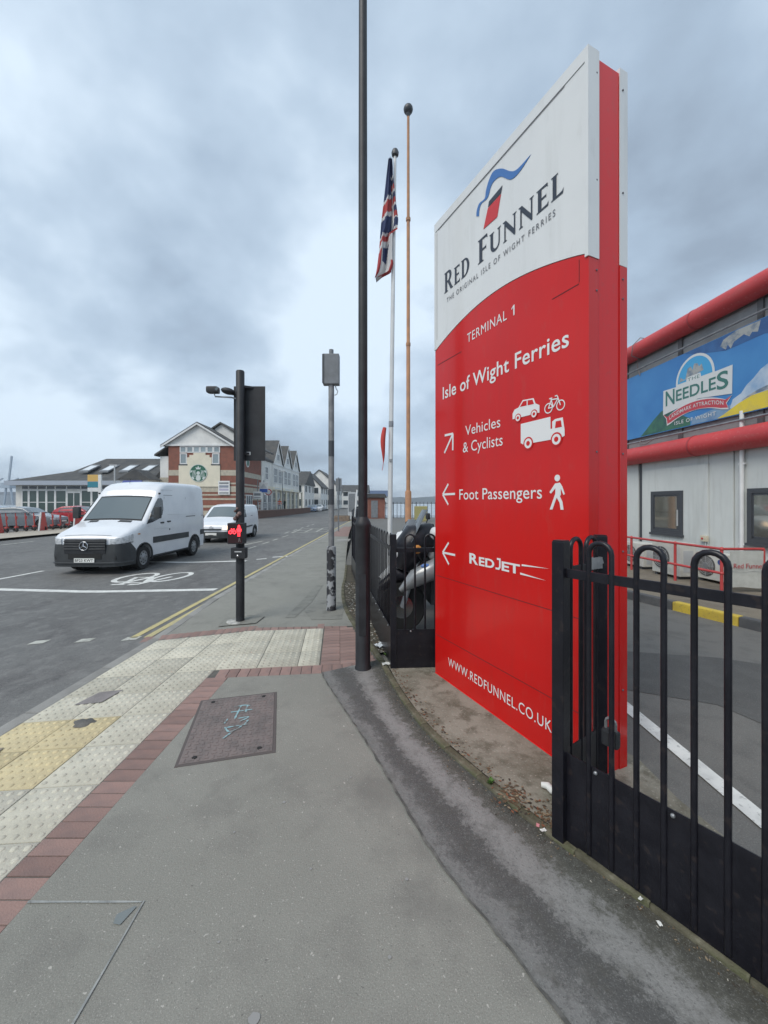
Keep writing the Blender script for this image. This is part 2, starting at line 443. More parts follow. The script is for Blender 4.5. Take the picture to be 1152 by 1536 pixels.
def disc(cx, cz, r, n=24): return [(cx + r * math.cos(2 * math.pi * k / n), cz + r * math.sin(2 * math.pi * k / n)) for k in range(n)]
def ring_mb(b, cx, cz, r1, r0, depth, n=24, thick=0.0016, mi=0):
    o = disc(cx, cz, r1, n); i = disc(cx, cz, r0, n)
    vs = [(p[0], -depth, p[1]) for p in o] + [(p[0], -depth, p[1]) for p in i]
    b.add(vs, [(k, (k + 1) % n, n + (k + 1) % n, n + k) for k in range(n)], mi); return b
# ============================================================ THE SETTING
KX = -2.97                                   # near kerb line (runs straight away from the camera)
def road_z(x): return -0.10 - 0.04 * min(max(KX - x, 0), 3.2)
def pave_z(x, y):                            # pavement falls to the dropped kerb at the crossing
    fall = -0.07 * max(-1.67 - x, 0)
    k = 1 - min(max((y - 5.3) / 1.6, 0), 1)
    return fall * k
ground = structure(sheet([(-3000, -400), (3000, -400), (3000, 60), (3000, 3000), (-3000, 3000)], -0.45, 'ground', M_yard))
water_m = mat('sea_water', (0.30, 0.34, 0.37), 0.25, var=(0.36, 0.40, 0.43), vscale=0.05, bump=0.3, bscale=0.6)
water = structure(sheet([(-3, 46), (1500, 46), (2500, 2400), (-2500, 2400), (-2500, 140), (-60, 140), (-10, 200)], -0.40, 'water', water_m))

# road
mb = MB()
xs = [KX, -3.6, -4.2, -5.0, -6.17, -8, -10, -13, -16, -18.7, -26]
ys = [-12, -4, 0, 3, 6, 10, 15, 22, 30, 40, 60, 90, 150]
for y in ys:
    for x in xs: mb.v.append((x, y, road_z(x)))
nx = len(xs)
for j in range(len(ys) - 1):
    for i in range(nx - 1): mb.f.append((j * nx + i + 1, j * nx + i, (j + 1) * nx + i, (j + 1) * nx + i + 1)); mb.mi.append(0)
road = structure(mb.build('road', M_road))

def mark(pts, name, m, lift=0.004):
    n = len(pts)
    a = sum(pts[i][0] * pts[(i + 1) % n][1] - pts[(i + 1) % n][0] * pts[i][1] for i in range(n))
    if a < 0: pts = pts[::-1]
    # split at the fall change so the marking follows the road
    return MB().add([(p[0], p[1], road_z(p[0]) + lift) for p in pts], [tuple(range(n))]).build(name, m, road)
def mark_strip(pl, w, name, m, lift=0.004):
    P = [Vector(p) for p in pl]; mb = MB()
    for i, p in enumerate(P):
        d = (P[min(i + 1, len(P) - 1)] - P[max(i - 1, 0)]).normalized(); nrm = Vector((-d.y, d.x))
        for s in (1, -1):
            q = p + nrm * (w / 2 * s); mb.v.append((q.x, q.y, road_z(q.x) + lift))
    for i in range(len(P) - 1): mb.f.append((2 * i, 2 * i + 1, 2 * i + 3, 2 * i + 2)); mb.mi.append(0)
    return mb.build(name, m, road)
def seg(a, b, n=8): return [(a[0] + (b[0] - a[0]) * k / n, a[1] + (b[1] - a[1]) * k / n) for k in range(n + 1)]
mark_strip(seg((-3.42, 8.13), (-10.4, 8.86), 14), 0.20, 'stop_line', M_white_line)
mark_strip(seg((-4.25, 12.36), (-8.6, 12.8), 10), 0.20, 'stop_line', M_white_line)
mark_strip(seg((-3.13, 13.1), (-3.62, 13.0), 3), 0.16, 'give_way_dash', M_white_line)
mark_strip(seg((-3.74, 12.74), (-4.02, 12.6), 3), 0.14, 'give_way_dash', M_white_line)
mark_strip(seg((-9.45, 9.5), (-9.37, 11.0), 2), 0.12, 'lane_dash', M_white_line)
mark_strip(seg((-16.9, 16.9), (-17.05, 19.5), 2), 0.14, 'lane_dash', M_worn_line)
mark_strip(seg((-13.2, 16.4), (-13.3, 19.0), 2), 0.12, 'lane_dash', M_worn_line)
for x in (-3.08, -3.27):
    mark_strip(seg((x, 5.2), (x, 8.95), 2) , 0.095, 'yellow_line', M_yellow_line)
    mark_strip(seg((x, 9.35), (x, 42), 4), 0.095, 'yellow_line', M_yellow_line)
for y0, y1 in ((16.0, 16.9), (17.8, 18.9), (19.6, 20.4), (21.4, 22.6)):
    mark_strip(seg((-5.44, y0), (-5.42, y1), 2), 0.11, 'lane_dash', M_worn_line)
for k in range(5):
    mark_strip(seg((-6.05, 24.4 + 2.3 * k), (-6.1, 25.7 + 2.3 * k), 2), 0.12, 'lane_dash', M_worn_line)
for k in range(3):                                  # worn yellow bus-stop lettering far up the road
    mark_strip(seg((-5.7, 24.6 + 1.9 * k), (-3.5, 24.6 + 1.9 * k), 3), 0.22, 'hatch_line', M_worn_line)
for x in (-5.7, -4.9, -4.2, -3.5):
    mark_strip(seg((x, 24.8), (x - 0.1, 28.0), 2), 0.14, 'hatch_line', M_worn_line)
mark_strip(seg((-6.3, 17.0), (-5.9, 19.5), 2), 0.16, 'hatch_line', M_worn_line)
for x in (-4.47, -3.87, -3.27):
    mark([(x - 0.09, 5.1), (x + 0.09, 5.13), (x + 0.09, 5.27), (x - 0.09, 5.24)], 'crossing_stud', M_worn_line)
# cycle symbol (long wheels, seen stretched along the road)
def ell(cx, cy, rx, ry, n=22): return [(cx + rx * math.cos(2 * math.pi * k / n), cy + ry * math.sin(2 * math.pi * k / n)) for k in range(n + 1)]
def cyc(u, v):   # u across (along the road width), v along the road : symbol axes
    return (-6.62 + u * 1.02 + v * 0.10, 9.15 + v * 0.95 - u * 0.10)
sym = [([(cyc(0.36 * math.cos(t) + 1.23, 0.62 * math.sin(t) + 0.95)) for t in [2 * math.pi * k / 20 for k in range(21)]]),
       ([(cyc(0.36 * math.cos(t) + 0.32, 0.62 * math.sin(t) + 0.95)) for t in [2 * math.pi * k / 20 for k in range(21)]]),
       [cyc(1.23, 0.95), cyc(1.05, 0.20), cyc(0.55, 0.22), cyc(0.32, 0.95), cyc(0.72, 0.95), cyc(1.05, 0.20)],
       [cyc(0.72, 0.95), cyc(0.52, 0.05)], [cyc(0.38, 0.02), cyc(0.68, 0.06)], [cyc(1.10, 0.35), cyc(1.02, 0.00), cyc(0.82, -0.02)]]
sm = MB()
for k, pl in enumerate(sym):
    P = [Vector(p) for p in pl]; o = len(sm.v)
    for i, p in enumerate(P):
        d = (P[min(i + 1, len(P) - 1)] - P[max(i - 1, 0)]).normalized(); nrm = Vector((-d.y, d.x))
        for s in (1, -1):
            q = p + nrm * (0.062 * s); sm.v.append((q.x, q.y, road_z(q.x) + 0.004 + 0.0006 * k))
    for i in range(len(P) - 1): sm.f.append((o + 2 * i, o + 2 * i + 1, o + 2 * i + 3, o + 2 * i + 2)); sm.mi.append(0)
sm.build('cycle_symbol', M_white_line, road)

# near kerb: one stone after another
kerb = structure(obj('kerb', None))
y = -1.2
first = {}
while y < 60:
    ln = 0.9 if y < 14 else 3.6
    zt = pave_z(KX + 0.05, y) + 0.004
    if ln not in first: first[ln] = MB().bbox(-0.06, 0.06, 0.004, ln - 0.004, -0.3, 0, 0.012).mesh('kerb_stone', M_kerb)
    ko = obj('kerb_stone', first[ln], kerb, (KX + 0.06, y, zt), (math.atan2(pave_z(KX, y + ln) - pave_z(KX, y), ln), 0, 0))
    y += ln

# pavement
E6 = Vector((0.9936, 0.1132)); N6 = Vector((-0.1132, 0.9936))
P0 = Vector((-1.67, 3.95))
EDGE = [(2.2, -1.2), (1.75, 0.45), (1.274, 1.327), (1.1, 1.594), (0.825, 1.95), (0.62, 2.27), (0.305, 2.86), (0.10, 3.50), (-0.06, 4.19), (-0.44, 5.46), (-0.66, 6.45), (-0.82, 7.76), (-0.93, 9.5), (-1.62, 18), (-2.3, 28), (-2.75, 45), (-2.8, 60)]
edge = smoothpl(EDGE, 6)
def edge_x(y):
    for a, b in zip(edge, edge[1:]):
        if a.y <= y <= b.y: return a.x + (b.x - a.x) * (y - a.y) / max(b.y - a.y, 1e-6)
    return edge[-1].x
bk = 0.2
F_l = P0 + E6 * 0.2 - N6 * bk                 # outer front-left corner of the crossing stem
F_r = P0 + E6 * 1.27 - N6 * bk
B_r = P0 + E6 * 1.27 + N6 * 1.40
polyA = [(-1.47, -3), (2.6, -3)] + [(p.x, p.y) for p in edge if p.y < 3.86] + [(-0.01, 3.932), (-1.47, F_l.y)]
pavement = structure(sheet(polyA, 0.0, 'pavement', M_pave))
mb = MB()                                     # beyond the crossing
rows = [0, 0.3, 0.7, 1.2, 1.8, 2.6, 4, 6, 9, 14, 22, 35, 54]
for r_ in rows:
    for k in range(7):
        x = KX + 0.05
        yl = 5.21 + r_; yr = 5.36 + r_
        t = k / 6; xr = edge_x(yr); X = x + (xr - x) * t; Y = yl + (yr - yl) * t
        mb.v.append((X, Y, pave_z(X, Y)))
for j in range(len(rows) - 1):
    for k in range(6): mb.f.append((j * 7 + k, j * 7 + k + 1, (j + 1) * 7 + k + 1, (j + 1) * 7 + k)); mb.mi.append(0)
mb.build('far_stretch', M_pave, pavement)
# mortar bed under slabs and bricks
bed = MB()
bx_, by_ = [KX + 0.1, -1.67, -1.45], [-3, 5.5]
for yy in by_:
    for xx in bx_: bed.v.append((xx, yy, pave_z(xx, 3) - 0.006))
bed.f += [(0, 1, 4, 3), (1, 2, 5, 4)]; bed.mi += [0, 0]
bed.add([(-1.46, 3.6, -0.007), (-0.02, 3.6, -0.007), (-0.02, 4.3, -0.007), (-0.36, 5.5, -0.007), (-1.46, 5.5, -0.007)], [(0, 1, 2, 3, 4)])
bed.build('mortar_bed', M_grout, pavement)

def slab_mesh(quad, name='paving_slab'):
    """slab top from four corners (counter-clockwise) with blister domes"""
    b = MB(); q = [Vector(p) for p in quad]; c = sum(q, Vector((0, 0))) / 4
    n = 4
    top = [p + (c - p).normalized() * 0.004 for p in q]; inn = [p + (c - p).normalized() * 0.008 for p in q]
    vs = [(p.x, p.y, -0.05) for p in top] + [(p.x, p.y, -0.003) for p in top] + [(p.x, p.y, 0) for p in inn]
    fs = [(8, 9, 10, 11)] + [(4 + i, 4 + (i + 1) % 4, 8 + (i + 1) % 4, 8 + i) for i in range(4)] + [(i, (i + 1) % 4, 4 + (i + 1) % 4, 4 + i) for i in range(4)]
    b.add(vs, fs)
    xs_ = [p.x for p in q]; ys_ = [p.y for p in q]
    pit = 0.0655
    nx_ = int((max(xs_) - min(xs_)) / pit); ny_ = int((max(ys_) - min(ys_)) / pit + 0.3)
    cx0 = (max(xs_) + min(xs_)) / 2 - (nx_ - 1) * pit / 2; cy0 = (max(ys_) + min(ys_)) / 2 - (ny_ - 1) * pit / 2
    for i in range(nx_):
        for j in range(ny_):
            x, y = cx0 + i * pit, cy0 + j * pit
            ok = all((q[(k + 1) % 4] - q[k]).cross(Vector((x, y)) - q[k]) / (q[(k + 1) % 4] - q[k]).length > 0.02 for k in range(4))
            if not ok: continue
            o = len(b.v)
            for r, h in ((0.0185, 0.0), (0.0155, 0.004), (0.009, 0.0058)):
                for k in range(8):
                    t = math.pi * k / 4; b.v.append((x + r * math.cos(t), y + r * math.sin(t), h))
            for L_ in range(2):
                for k in range(8): b.f.append((o + L_ * 8 + k, o + L_ * 8 + (k + 1) % 8, o + L_ * 8 + 8 + (k + 1) % 8, o + L_ * 8 + 8 + k)); b.mi.append(0)
            b.f.append(tuple(o + 16 + k for k in range(8))); b.mi.append(0)
    return b
SW = 0.3933
std = slab_mesh([(-SW / 2, -0.2), (SW / 2, -0.2), (SW / 2, 0.2), (-SW / 2, 0.2)])
slab_std = std.mesh('paving_slab', M_slab, 60); slab_yel = std.mesh('paving_slab', M_slab_y, 60)
tilt = -math.atan(0.07)
for ci in range(3):
    x0 = -2.85 + ci * SW
    for rj in range(-3, 8):
        y0 = 1.15 + rj * 0.4; yc = y0 + 0.2; xc = x0 + SW / 2
        yellow = (ci, rj) in ((0, 3), (1, 3), (0, 4), (1, 4))
        o = obj('paving_slab', slab_yel if yellow else slab_std, pavement, (xc, yc, pave_z(xc, 3) + random.uniform(-0.001, 0.001)), (random.uniform(-.003, .003), tilt, 0))
    # cut slabs against the slanting back course
    yb = lambda x: (P0 + N6 * 1.2).y + (x - (P0 + N6 * 1.2).x) * 0.1139
    q = [(-SW / 2, 4.35), (SW / 2, 4.35), (SW / 2, yb(x0 + SW) - 0.36), (-SW / 2, yb(x0) - 0.36)]
    xc = x0 + SW / 2
    q1 = [(-SW / 2, 0), (SW / 2, 0), (SW / 2, 0.4), (-SW / 2, 0.4)]
    h0, h1 = yb(x0) - 4.35, yb(x0 + SW) - 4.35
    qa = [(-SW / 2, 0), (SW / 2, 0), (SW / 2, h1 / 2), (-SW / 2, h0 / 2)]; qb = [(-SW / 2, h0 / 2), (SW / 2, h1 / 2), (SW / 2, h1), (-SW / 2, h0)]
    for qq in (qa, qb):
        obj('paving_slab', slab_mesh(qq).mesh('paving_slab', M_slab, 60), pavement, (xc, 4.35, pave_z(xc, 3)), (0, tilt, 0))
stem_rot = math.atan2(E6.y, E6.x)
stem = slab_mesh([(-0.2, -0.2), (0.2, -0.2), (0.2, 0.2), (-0.2, 0.2)]).mesh('paving_slab', M_slab, 60)
for i in range(3):
    for j in range(3):
        if i == 2:
            if j == 0: half = slab_mesh([(-0.2, -0.2), (0.02, -0.2), (0.02, 0.2), (-0.2, 0.2)]).mesh('paving_slab', M_slab_y if False else M_slab, 60)
            m_ = half
        else: m_ = stem
        c = P0 + E6 * (0.2 + 0.4 * i) + N6 * (0.2 + 0.4 * j)
        obj('paving_slab', m_, pavement, (c.x, c.y, 0), (0, 0, stem_rot))
# bricks
brick = MB().bbox(-0.0985, 0.0985, -0.0475, 0.0475, -0.06, 0, 0.004).mesh('brick', M_brick)
y = 0.65
while y < 3.62:
    obj('brick', brick, pavement, (-1.57, y + 0.05, random.uniform(-.002, .001)), (random.uniform(-.008, .008), random.uniform(-.006, .006), random.uniform(-.012, .012))); y += 0.1015
for k in range(17):                            # course in front of the stem
    c = P0 + E6 * (0.0 + 0.1 * k) - N6 * 0.1
    if c.x < -1.62 or c.x > edge_x(c.y) - .07: continue
    obj('brick', brick, pavement, (c.x, c.y, random.uniform(-.002, .001)), (0, 0, stem_rot + math.pi / 2 + random.uniform(-.01, .01)))
obj('brick', brick, pavement, (-1.575, 3.725, 0), (0, 0, 0.06))
for k in range(27):                            # course behind
    c = P0 + E6 * (-1.22 + 0.1 * k) + N6 * 1.3
    if c.x > edge_x(c.y) - .06: continue
    obj('brick', brick, pavement, (c.x, c.y, pave_z(c.x, 3) + random.uniform(-.002, .001)), (0, tilt if c.x < -1.67 else 0, stem_rot + math.pi / 2 + random.uniform(-.01, .01)))
for k in range(12):                            # bricks laid flat from the stem's end to the edging
    s0 = 1.03
    while True:
        c0 = P0 + E6 * s0 + N6 * (0.05 + 0.1 * k); room = edge_x(c0.y) - 0.03 - c0.x
        if room < 0.05: break
        ln = min(0.2, room); c = c0 + E6 * (ln / 2)
        o = obj('brick', brick, pavement, (c.x, c.y, random.uniform(-.002, .001)), (0, 0, stem_rot + random.uniform(-.01, .01))); o.scale = (ln / .2, 1, 1)
        s0 += ln
# loose dark lump and repairs on the slabs
mb = MB(); n = 14
pts = [(0.085 * (1 + 0.35 * math.sin(3 * t) * random.uniform(.4, 1)) * math.cos(t) , 0.055 * (1 + 0.3 * random.uniform(-1, 1)) * math.sin(t)) for t in [2 * math.pi * k / n for k in range(n)]]
mb.add([(p[0], p[1], 0) for p in pts] + [(p[0] * .7, p[1] * .7, 0.012) for p in pts] + [(0, 0, 0.016)], [(i, (i + 1) % n, n + (i + 1) % n, n + i) for i in range(n)] + [(n + i, n + (i + 1) % n, 2 * n) for i in range(n)])
tag(mb.build('asphalt_lump', M_slab_d, None, 30, (-2.30, 3.07, pave_z(-2.30, 3) + 0.004)), 'dark lump of spilled asphalt on the blistered paving near the yellow slabs', 'asphalt lump')
sheet([(-2.62, 3.38), (-2.40, 3.40), (-2.36, 3.62), (-2.56, 3.60)], lambda x, y: pave_z(x, y) + 0.0066, 'slab_repair', mat('purple_grey_repair', (.235, .215, .21), .9, var=(.19, .175, .17), vscale=8, bump=.3, bscale=60), pavement)
sheet([(-2.85, 2.62), (-2.62, 2.66), (-2.66, 2.80), (-2.85, 2.78)], lambda x, y: pave_z(x, y) + 0.0066, 'slab_repair', mat('brown_repair', (.28, .235, .18), .9, var=(.22, .19, .15), vscale=8), pavement)

# older asphalt strip along the edging, with its own blotchy wear (u along, v across)
crack = smoothpl([(-0.60, 3.88), (-0.52, 3.65), (-0.07, 2.63), (0.232, 1.88), (0.456, 1.49), (0.578, 1.266), (0.80, 0.95), (1.1, 0.45), (1.4, -0.4)], 8)
right = [p for p in edge if -0.5 < p.y < 4.25][::-1]
NN = 80
ca, ra = resample(crack, NN), resample([(p.x, p.y) for p in right], NN)
mb = MB(); W_ = 9; uvs = []
for i in range(NN):
    for k in range(W_):
        t = k / (W_ - 1); p = ca[i].lerp(ra[i], t)
        mb.v.append((p.x, p.y, 0.004)); uvs.append((i / (NN - 1), t))
for i in range(NN - 1):
    for k in range(W_ - 1): mb.f.append((i * W_ + k, (i + 1) * W_ + k, (i + 1) * W_ + k + 1, i * W_ + k + 1)); mb.mi.append(0)
m = bpy.data.materials.new('old_asphalt_strip'); m.use_nodes = True
N, L = m.node_tree.nodes, m.node_tree.links; p = N['Principled BSDF']; p.inputs['Roughness'].default_value = 0.82
uvn = N.new('ShaderNodeUVMap'); uvn.uv_map = 'UVMap'; s3 = N.new('ShaderNodeSeparateXYZ'); L.new(uvn.outputs[0], s3.inputs[0])
tcn = N.new('ShaderNodeTexCoord')
def nz(scale, detail=5, rough=.65):
    n_ = N.new('ShaderNodeTexNoise'); n_.inputs['Scale'].default_value = scale; n_.inputs['Detail'].default_value = detail; n_.inputs['Roughness'].default_value = rough
    L.new(tcn.outputs['Object'], n_.inputs['Vector']); return n_.outputs['Fac']
def mt(op, a, b):
    n_ = N.new('ShaderNodeMath'); n_.operation = op
    for i, v_ in enumerate((a, b)):
        if isinstance(v_, (int, float)): n_.inputs[i].default_value = v_
        else: L.new(v_, n_.inputs[i])
    return n_.outputs[0]
vv = mt('ADD', s3.outputs['Y'], mt('ADD', mt('MULTIPLY', mt('SUBTRACT', nz(3.0, 9, .78), 0.5), 0.65), mt('MULTIPLY', mt('SUBTRACT', nz(26, 5, .8), 0.5), 0.45)))
rp = N.new('ShaderNodeValToRGB'); L.new(vv, rp.inputs[0]); E_ = rp.color_ramp.elements
stops = [(0.0, .19), (0.10, .185), (0.18, .115), (0.30, .078), (0.41, .084), (0.48, .18), (0.60, .245), (0.73, .20), (0.82, .095), (0.94, .06)]
E_[0].position = 0; E_[1].position = 1.0
E_[0].color = (.15, .153, .145, 1); E_[1].color = (.06, .056, .042, 1)
for pos, g_ in stops[1:]: e = E_.new(pos); e.color = (g_, g_ * .985, g_ * (.94 if pos < .8 else .84), 1)
def over(base, fac, c):
    mx = N.new('ShaderNodeMix'); mx.data_type = 'RGBA'; L.new(fac, mx.inputs['Factor']); L.new(base, mx.inputs['A']); mx.inputs['B'].default_value = rgb(c); return mx.outputs['Result']
def mr(v_, lo, hi, a=1.0):
    r_ = N.new('ShaderNodeMapRange'); r_.inputs['From Min'].default_value = lo; r_.inputs['From Max'].default_value = hi; r_.inputs['To Max'].default_value = a; L.new(v_, r_.inputs['Value']); return r_.outputs[0]
c_ = over(rp.outputs[0], mr(nz(170, 2), .55, .72, .5), (.28, .28, .265)); c_ = over(c_, mr(nz(120, 2), .56, .74, .6), (.04, .04, .038))
c_ = over(c_, mr(nz(9, 6), .52, .70, .5), (.075, .072, .06))
L.new(c_, p.inputs['Base Color'])
bp = N.new('ShaderNodeBump'); bp.inputs['Strength'].default_value = .5; bp.inputs['Distance'].default_value = .006; L.new(nz(110, 3), bp.inputs['Height']); L.new(bp.outputs[0], p.inputs['Normal'])
me = mb.mesh('old_strip', m); uvl = me.uv_layers.new(name='UVMap')
for lp in me.loops: uvl.data[lp.index].uv = uvs[lp.vertex_index]
obj('old_strip', me, pavement)
# dark joint along the strip and small white cut lines of the utility reinstatement
jb = MB()
for i, p_ in enumerate(ca):
    w = 0.002 + 0.005 * random.random()
    jb.v += [(p_.x - w - .003 + .004 * math.sin(i * 2.3), p_.y, 0.0072), (p_.x + w + .004 * math.sin(i * 2.3), p_.y + .006, 0.0072)]
for i in range(NN - 1): jb.f.append((2 * i + 1, 2 * i, 2 * i + 2, 2 * i + 3)); jb.mi.append(0)
jb.build('joint', mat('joint_tar', (.075, .074, .068), .9, var=(.15, .148, .135), vscale=14), pavement)
M_cut = mat('cut_line_mortar', (.33, .345, .33), .85, var=(.20, .21, .205), vscale=9, speck=(.15, .15, .14), sscale=50, samt=.6)
sheet([(-1.47, 1.645), (-1.3, 1.647), (-1.15, 1.6455), (-1.00, 1.6475), (-1.00, 1.6535), (-1.12, 1.6555), (-1.3, 1.654), (-1.47, 1.656)], 0.004, 'cut_line', M_cut, pavement)
sheet([(-0.996, 1.655), (-0.989, 1.655), (-0.984, 1.45), (-0.980, 1.3), (-0.974, 0.9), (-0.982, 0.9), (-0.9885, 1.3), (-0.990, 1.45)], 0.0045, 'cut_line', M_cut, pavement)
sheet([(-1.07, 1.60), (-1.02, 1.632), (-1.008, 1.632), (-1.03, 1.56), (-1.06, 1.565)], 0.0038, 'cut_line', mat('blue_grey_stain', (.175, .20, .20), .8), pavement)
gum = mat('flattened_gum', (.27, .27, .26), .9)
for x, y, r_ in ((-.415, 1.278, .018), (.10, 1.75, .008), (-.55, 2.2, .009), (-.2, 2.4, .007), (.02, 1.45, .007), (-.33, 1.8, .006), (-.62, 1.5, .005), (.2, 1.1, .006), (-.1, 3.1, .009), (-.75, 2.0, .006)):
    sheet([(x + r_ * math.cos(t) * random.uniform(.8, 1.15), y + r_ * math.sin(t) * random.uniform(.8, 1.15)) for t in [2 * math.pi * k / 12 for k in range(12)]], 0.0035, 'gum_spot', gum, pavement)

M_pave_d = layered('patched_asphalt', (0.200, 0.198, 0.173), [(2.5, .42, .62, (.225, .222, .195), .8, ONE), (230, .54, .70, (.34, .33, .30), .55, ONE), (6, .5, .66, (.11, .108, .097), .6, ONE)], rough=.8)
sheet([(-1.02, 5.62), (-.60, 5.66), (-.62, 6.1), (-.70, 6.62), (-.92, 6.70), (-1.15, 6.55), (-1.22, 6.1)], 0.004, 'asphalt_patch', M_pave_d, pavement)
sheet([(-1.42, 5.75), (-1.28, 5.72), (-1.20, 6.6), (-1.22, 8.0), (-1.36, 8.02), (-1.38, 6.6)], 0.0042, 'asphalt_patch', M_pave_d, pavement)
sheet([(-2.25, 5.42), (-1.75, 5.46), (-1.72, 5.78), (-1.95, 5.88), (-2.3, 5.8)], lambda x, y: pave_z(x, y) + .012, 'asphalt_patch', M_pave_d, pavement)
sheet([(-2.05, 16.9), (-1.5, 17.0), (-1.5, 18.2), (-2.1, 18.1)], 0.004, 'concrete_patch', M_kerb, pavement)
sheet([(-2.75, 19.5), (-1.75, 19.5), (-2.25, 27.5), (-2.75, 27.5)], 0.004, 'brick_patch', M_brick, pavement)
# utility cover in the pavement
cover = thing('manhole_cover', 'rusty brown rectangular cast iron cover with pale blue chalk marks in the pavement', 'manhole cover', (-1.12, 2.985, 0.0), R(14.5))
M_iron = mat('rusty_iron', (.205, .170, .158), .75, metal=.15, var=(.155, .135, .127), vscale=7, bump=.3, bscale=60)
MB().bbox(-.305, .305, -.435, .435, -.03, .004, .003).build('frame', mat('iron_frame', (.10, .085, .08), .8), cover)
MB().bbox(-.285, .285, -.415, .415, -.02, .007, .003).build('plate', M_iron, cover)
tread = MB()
for i in range(13):
    for j in range(19):
        x = -.26 + .52 * i / 12; y = -.39 + .78 * j / 18
        if (i + j) % 2: tread.bbox(x - .018, x + .018, y - .0075, y + .0075, .006, .0098, .0015)
        else: tread.bbox(x - .0075, x + .0075, y - .018, y + .018, .006, .0098, .0015)
stuff(tread.build('tread', M_iron, cover))
for x, y in ((-.2, -.37), (.2, -.37), (-.2, .37), (.2, .37)):
    MB().lathe([(.016, .0065), (.016, .0105), (.011, .0108)], (x, y, 0), n=10).build('key_hole', M_rubber, cover)
M_chalk = mat('blue_chalk', (.27, .44, .47), .9, var=(.185, .18, .17), vscale=26, ramp=(.48, .6))
for k, pl in enumerate([[(-.02, .24), (.05, .25), (.10, .235)], [(.03, .25), (.01, .12), (.0, .05)], [(.08, .24), (.07, .13)], [(-.04, .16), (.12, .165)], [(.02, .05), (.10, .055), (.04, .0)],
                        [(-.06, -.06), (.03, -.055), (.10, -.05)], [(-.05, -.07), (-.02, -.12), (.03, -.10), (.06, -.06)], [(.02, -.10), (-.03, -.17), (-.05, -.20)], [(.10, .01), (.08, -.05)], [(-.05, .06), (-.07, .0)]]):
    cb = MB(); P = smoothpl(pl, 5)
    for i, q in enumerate(P):
        d = (P[min(i + 1, len(P) - 1)] - P[max(i - 1, 0)]).normalized(); nn = Vector((-d.y, d.x)) * (.0045 + .004 * random.random())
        cb.v += [(q.x + nn.x, q.y + nn.y, .0104 + k * .0002), (q.x - nn.x, q.y - nn.y, .0104 + k * .0002)]
    for i in range(len(P) - 1): cb.f.append((2 * i, 2 * i + 1, 2 * i + 3, 2 * i + 2)); cb.mi.append(0)
    cb.build('chalk_mark', M_chalk, cover)

# edging stones and the concrete plinth under the sign
edging = structure(obj('edging', None))
el_ = resample([(p.x, p.y) for p in edge if -1 < p.y < 11], 40)
for a, b in zip(el_, el_[1:]):
    d = b - a; ln = d.length; c = (a + b) / 2 + Vector((0.02, 0.01))
    MB().bbox(-ln / 2 + .0005, ln / 2 - .0005, -.026, .026, -.1, .024, .009).build('edging_stone', M_moss, edging, None, (c.x, c.y, random.uniform(-.004, .004)), (0, 0, math.atan2(d.y, d.x) + random.uniform(-.02, .02)))
yard = structure(sheet([(-1.0, -6), (60, -6), (60, 45.6), (-2.7, 45.6), (-2.7, 40), (-1.0, 10)], -0.02, 'yard', M_yard))
left_e = [(p.x + .05, p.y + .02) for p in edge if .3 < p.y < 4.3]
plinth = structure(sheet(left_e + [(.62, 4.35), (1.62, 2.55), (1.62, 2.2), (1.9, .6)], 0.02, 'plinth', M_concrete))
sheet([(p.x + .05, p.y + .02) for p in edge if .3 < p.y < 1.98] + [(1.10, 1.92), (1.55, 1.3), (2.1, .5)], 0.026, 'soil_strip', M_soil, plinth)
gl = [(p.x + .05, p.y) for p in edge if 4.2 < p.y < 11]
sheet(gl + [(p[0] + .32, p[1]) for p in gl[::-1]], 0.012, 'soil_strip', M_soil, plinth)
# yard markings
def ymark(pts, z, name, m): return sheet(pts, z, name, m, yard)
ymark([(1.93, 1.0), (2.05, 1.0), (2.03, 3.6), (1.92, 3.6)], -0.012, 'white_line', M_white_line)
ymark([(1.75, 3.75), (2.75, 3.3), (3.0, 2.6), (3.4, 1.6), (3.9, .5), (6, .5), (6, 2.9), (3.6, 4.3), (2.2, 4.6)], -0.0165, 'asphalt_patch', M_yard_patch)
for k in range(3): ymark([(1.5 + k * 2.6, 11), (1.62 + k * 2.6, 11), (1.62 + k * 2.6, 15.5), (1.5 + k * 2.6, 15.5)], -0.014, 'bay_line', M_worn_line)
ymark([(.8, 16.5), (3.4, 16.2), (3.4, 16.4), (.8, 16.7)], -0.014, 'bay_line', M_yellow_line)
# yard kerb in front of the terminal: dark stones and yellow-painted ones
M_kyel = mat('yellow_kerb_paint', (.62, .46, .06), .7, var=(.52, .38, .06), vscale=6, speck=(.2, .17, .1), sscale=40, samt=.4)
M_kdark = mat('dark_kerb', (.075, .078, .082), .85, var=(.11, .11, .11), vscale=5)
ykerb = structure(obj('yard_kerb', None))
KA, KB = Vector((3.95, 7.9)), Vector((5.62, 3.2)); kd = (KB - KA).normalized(); kl = (KB - KA).length
s_ = 0; i = 0
while s_ < kl - .3:
    ln = .88; c = KA + kd * (s_ + ln / 2)
    yel = i in (1, 2 - 1) or i == 2 and False
    MB().bbox(-ln / 2 + .004, ln / 2 - .004, -.065, .065, -.1, .115, .02).build('kerb_stone', M_kyel if i in (0, 2) else M_kdark, ykerb, None, (c.x, c.y, 0), (0, 0, math.atan2(kd.y, kd.x)))
    s_ += ln; i += 1
M_walk = layered('walkway_concrete', (.20, .175, .135), [(1.5, .42, .62, (.14, .12, .095), .8, ONE), (9, .5, .7, (.26, .235, .19), .5, ONE), (90, .58, .72, (.33, .3, .25), .4, ONE)], rough=.9)
structure(sheet([(KA.x + .05, KA.y), (KB.x + .05, KB.y), (9, 3), (9, 14), (3.2, 14), (3.2, 10.2)], 0.03, 'walkway', M_walk))

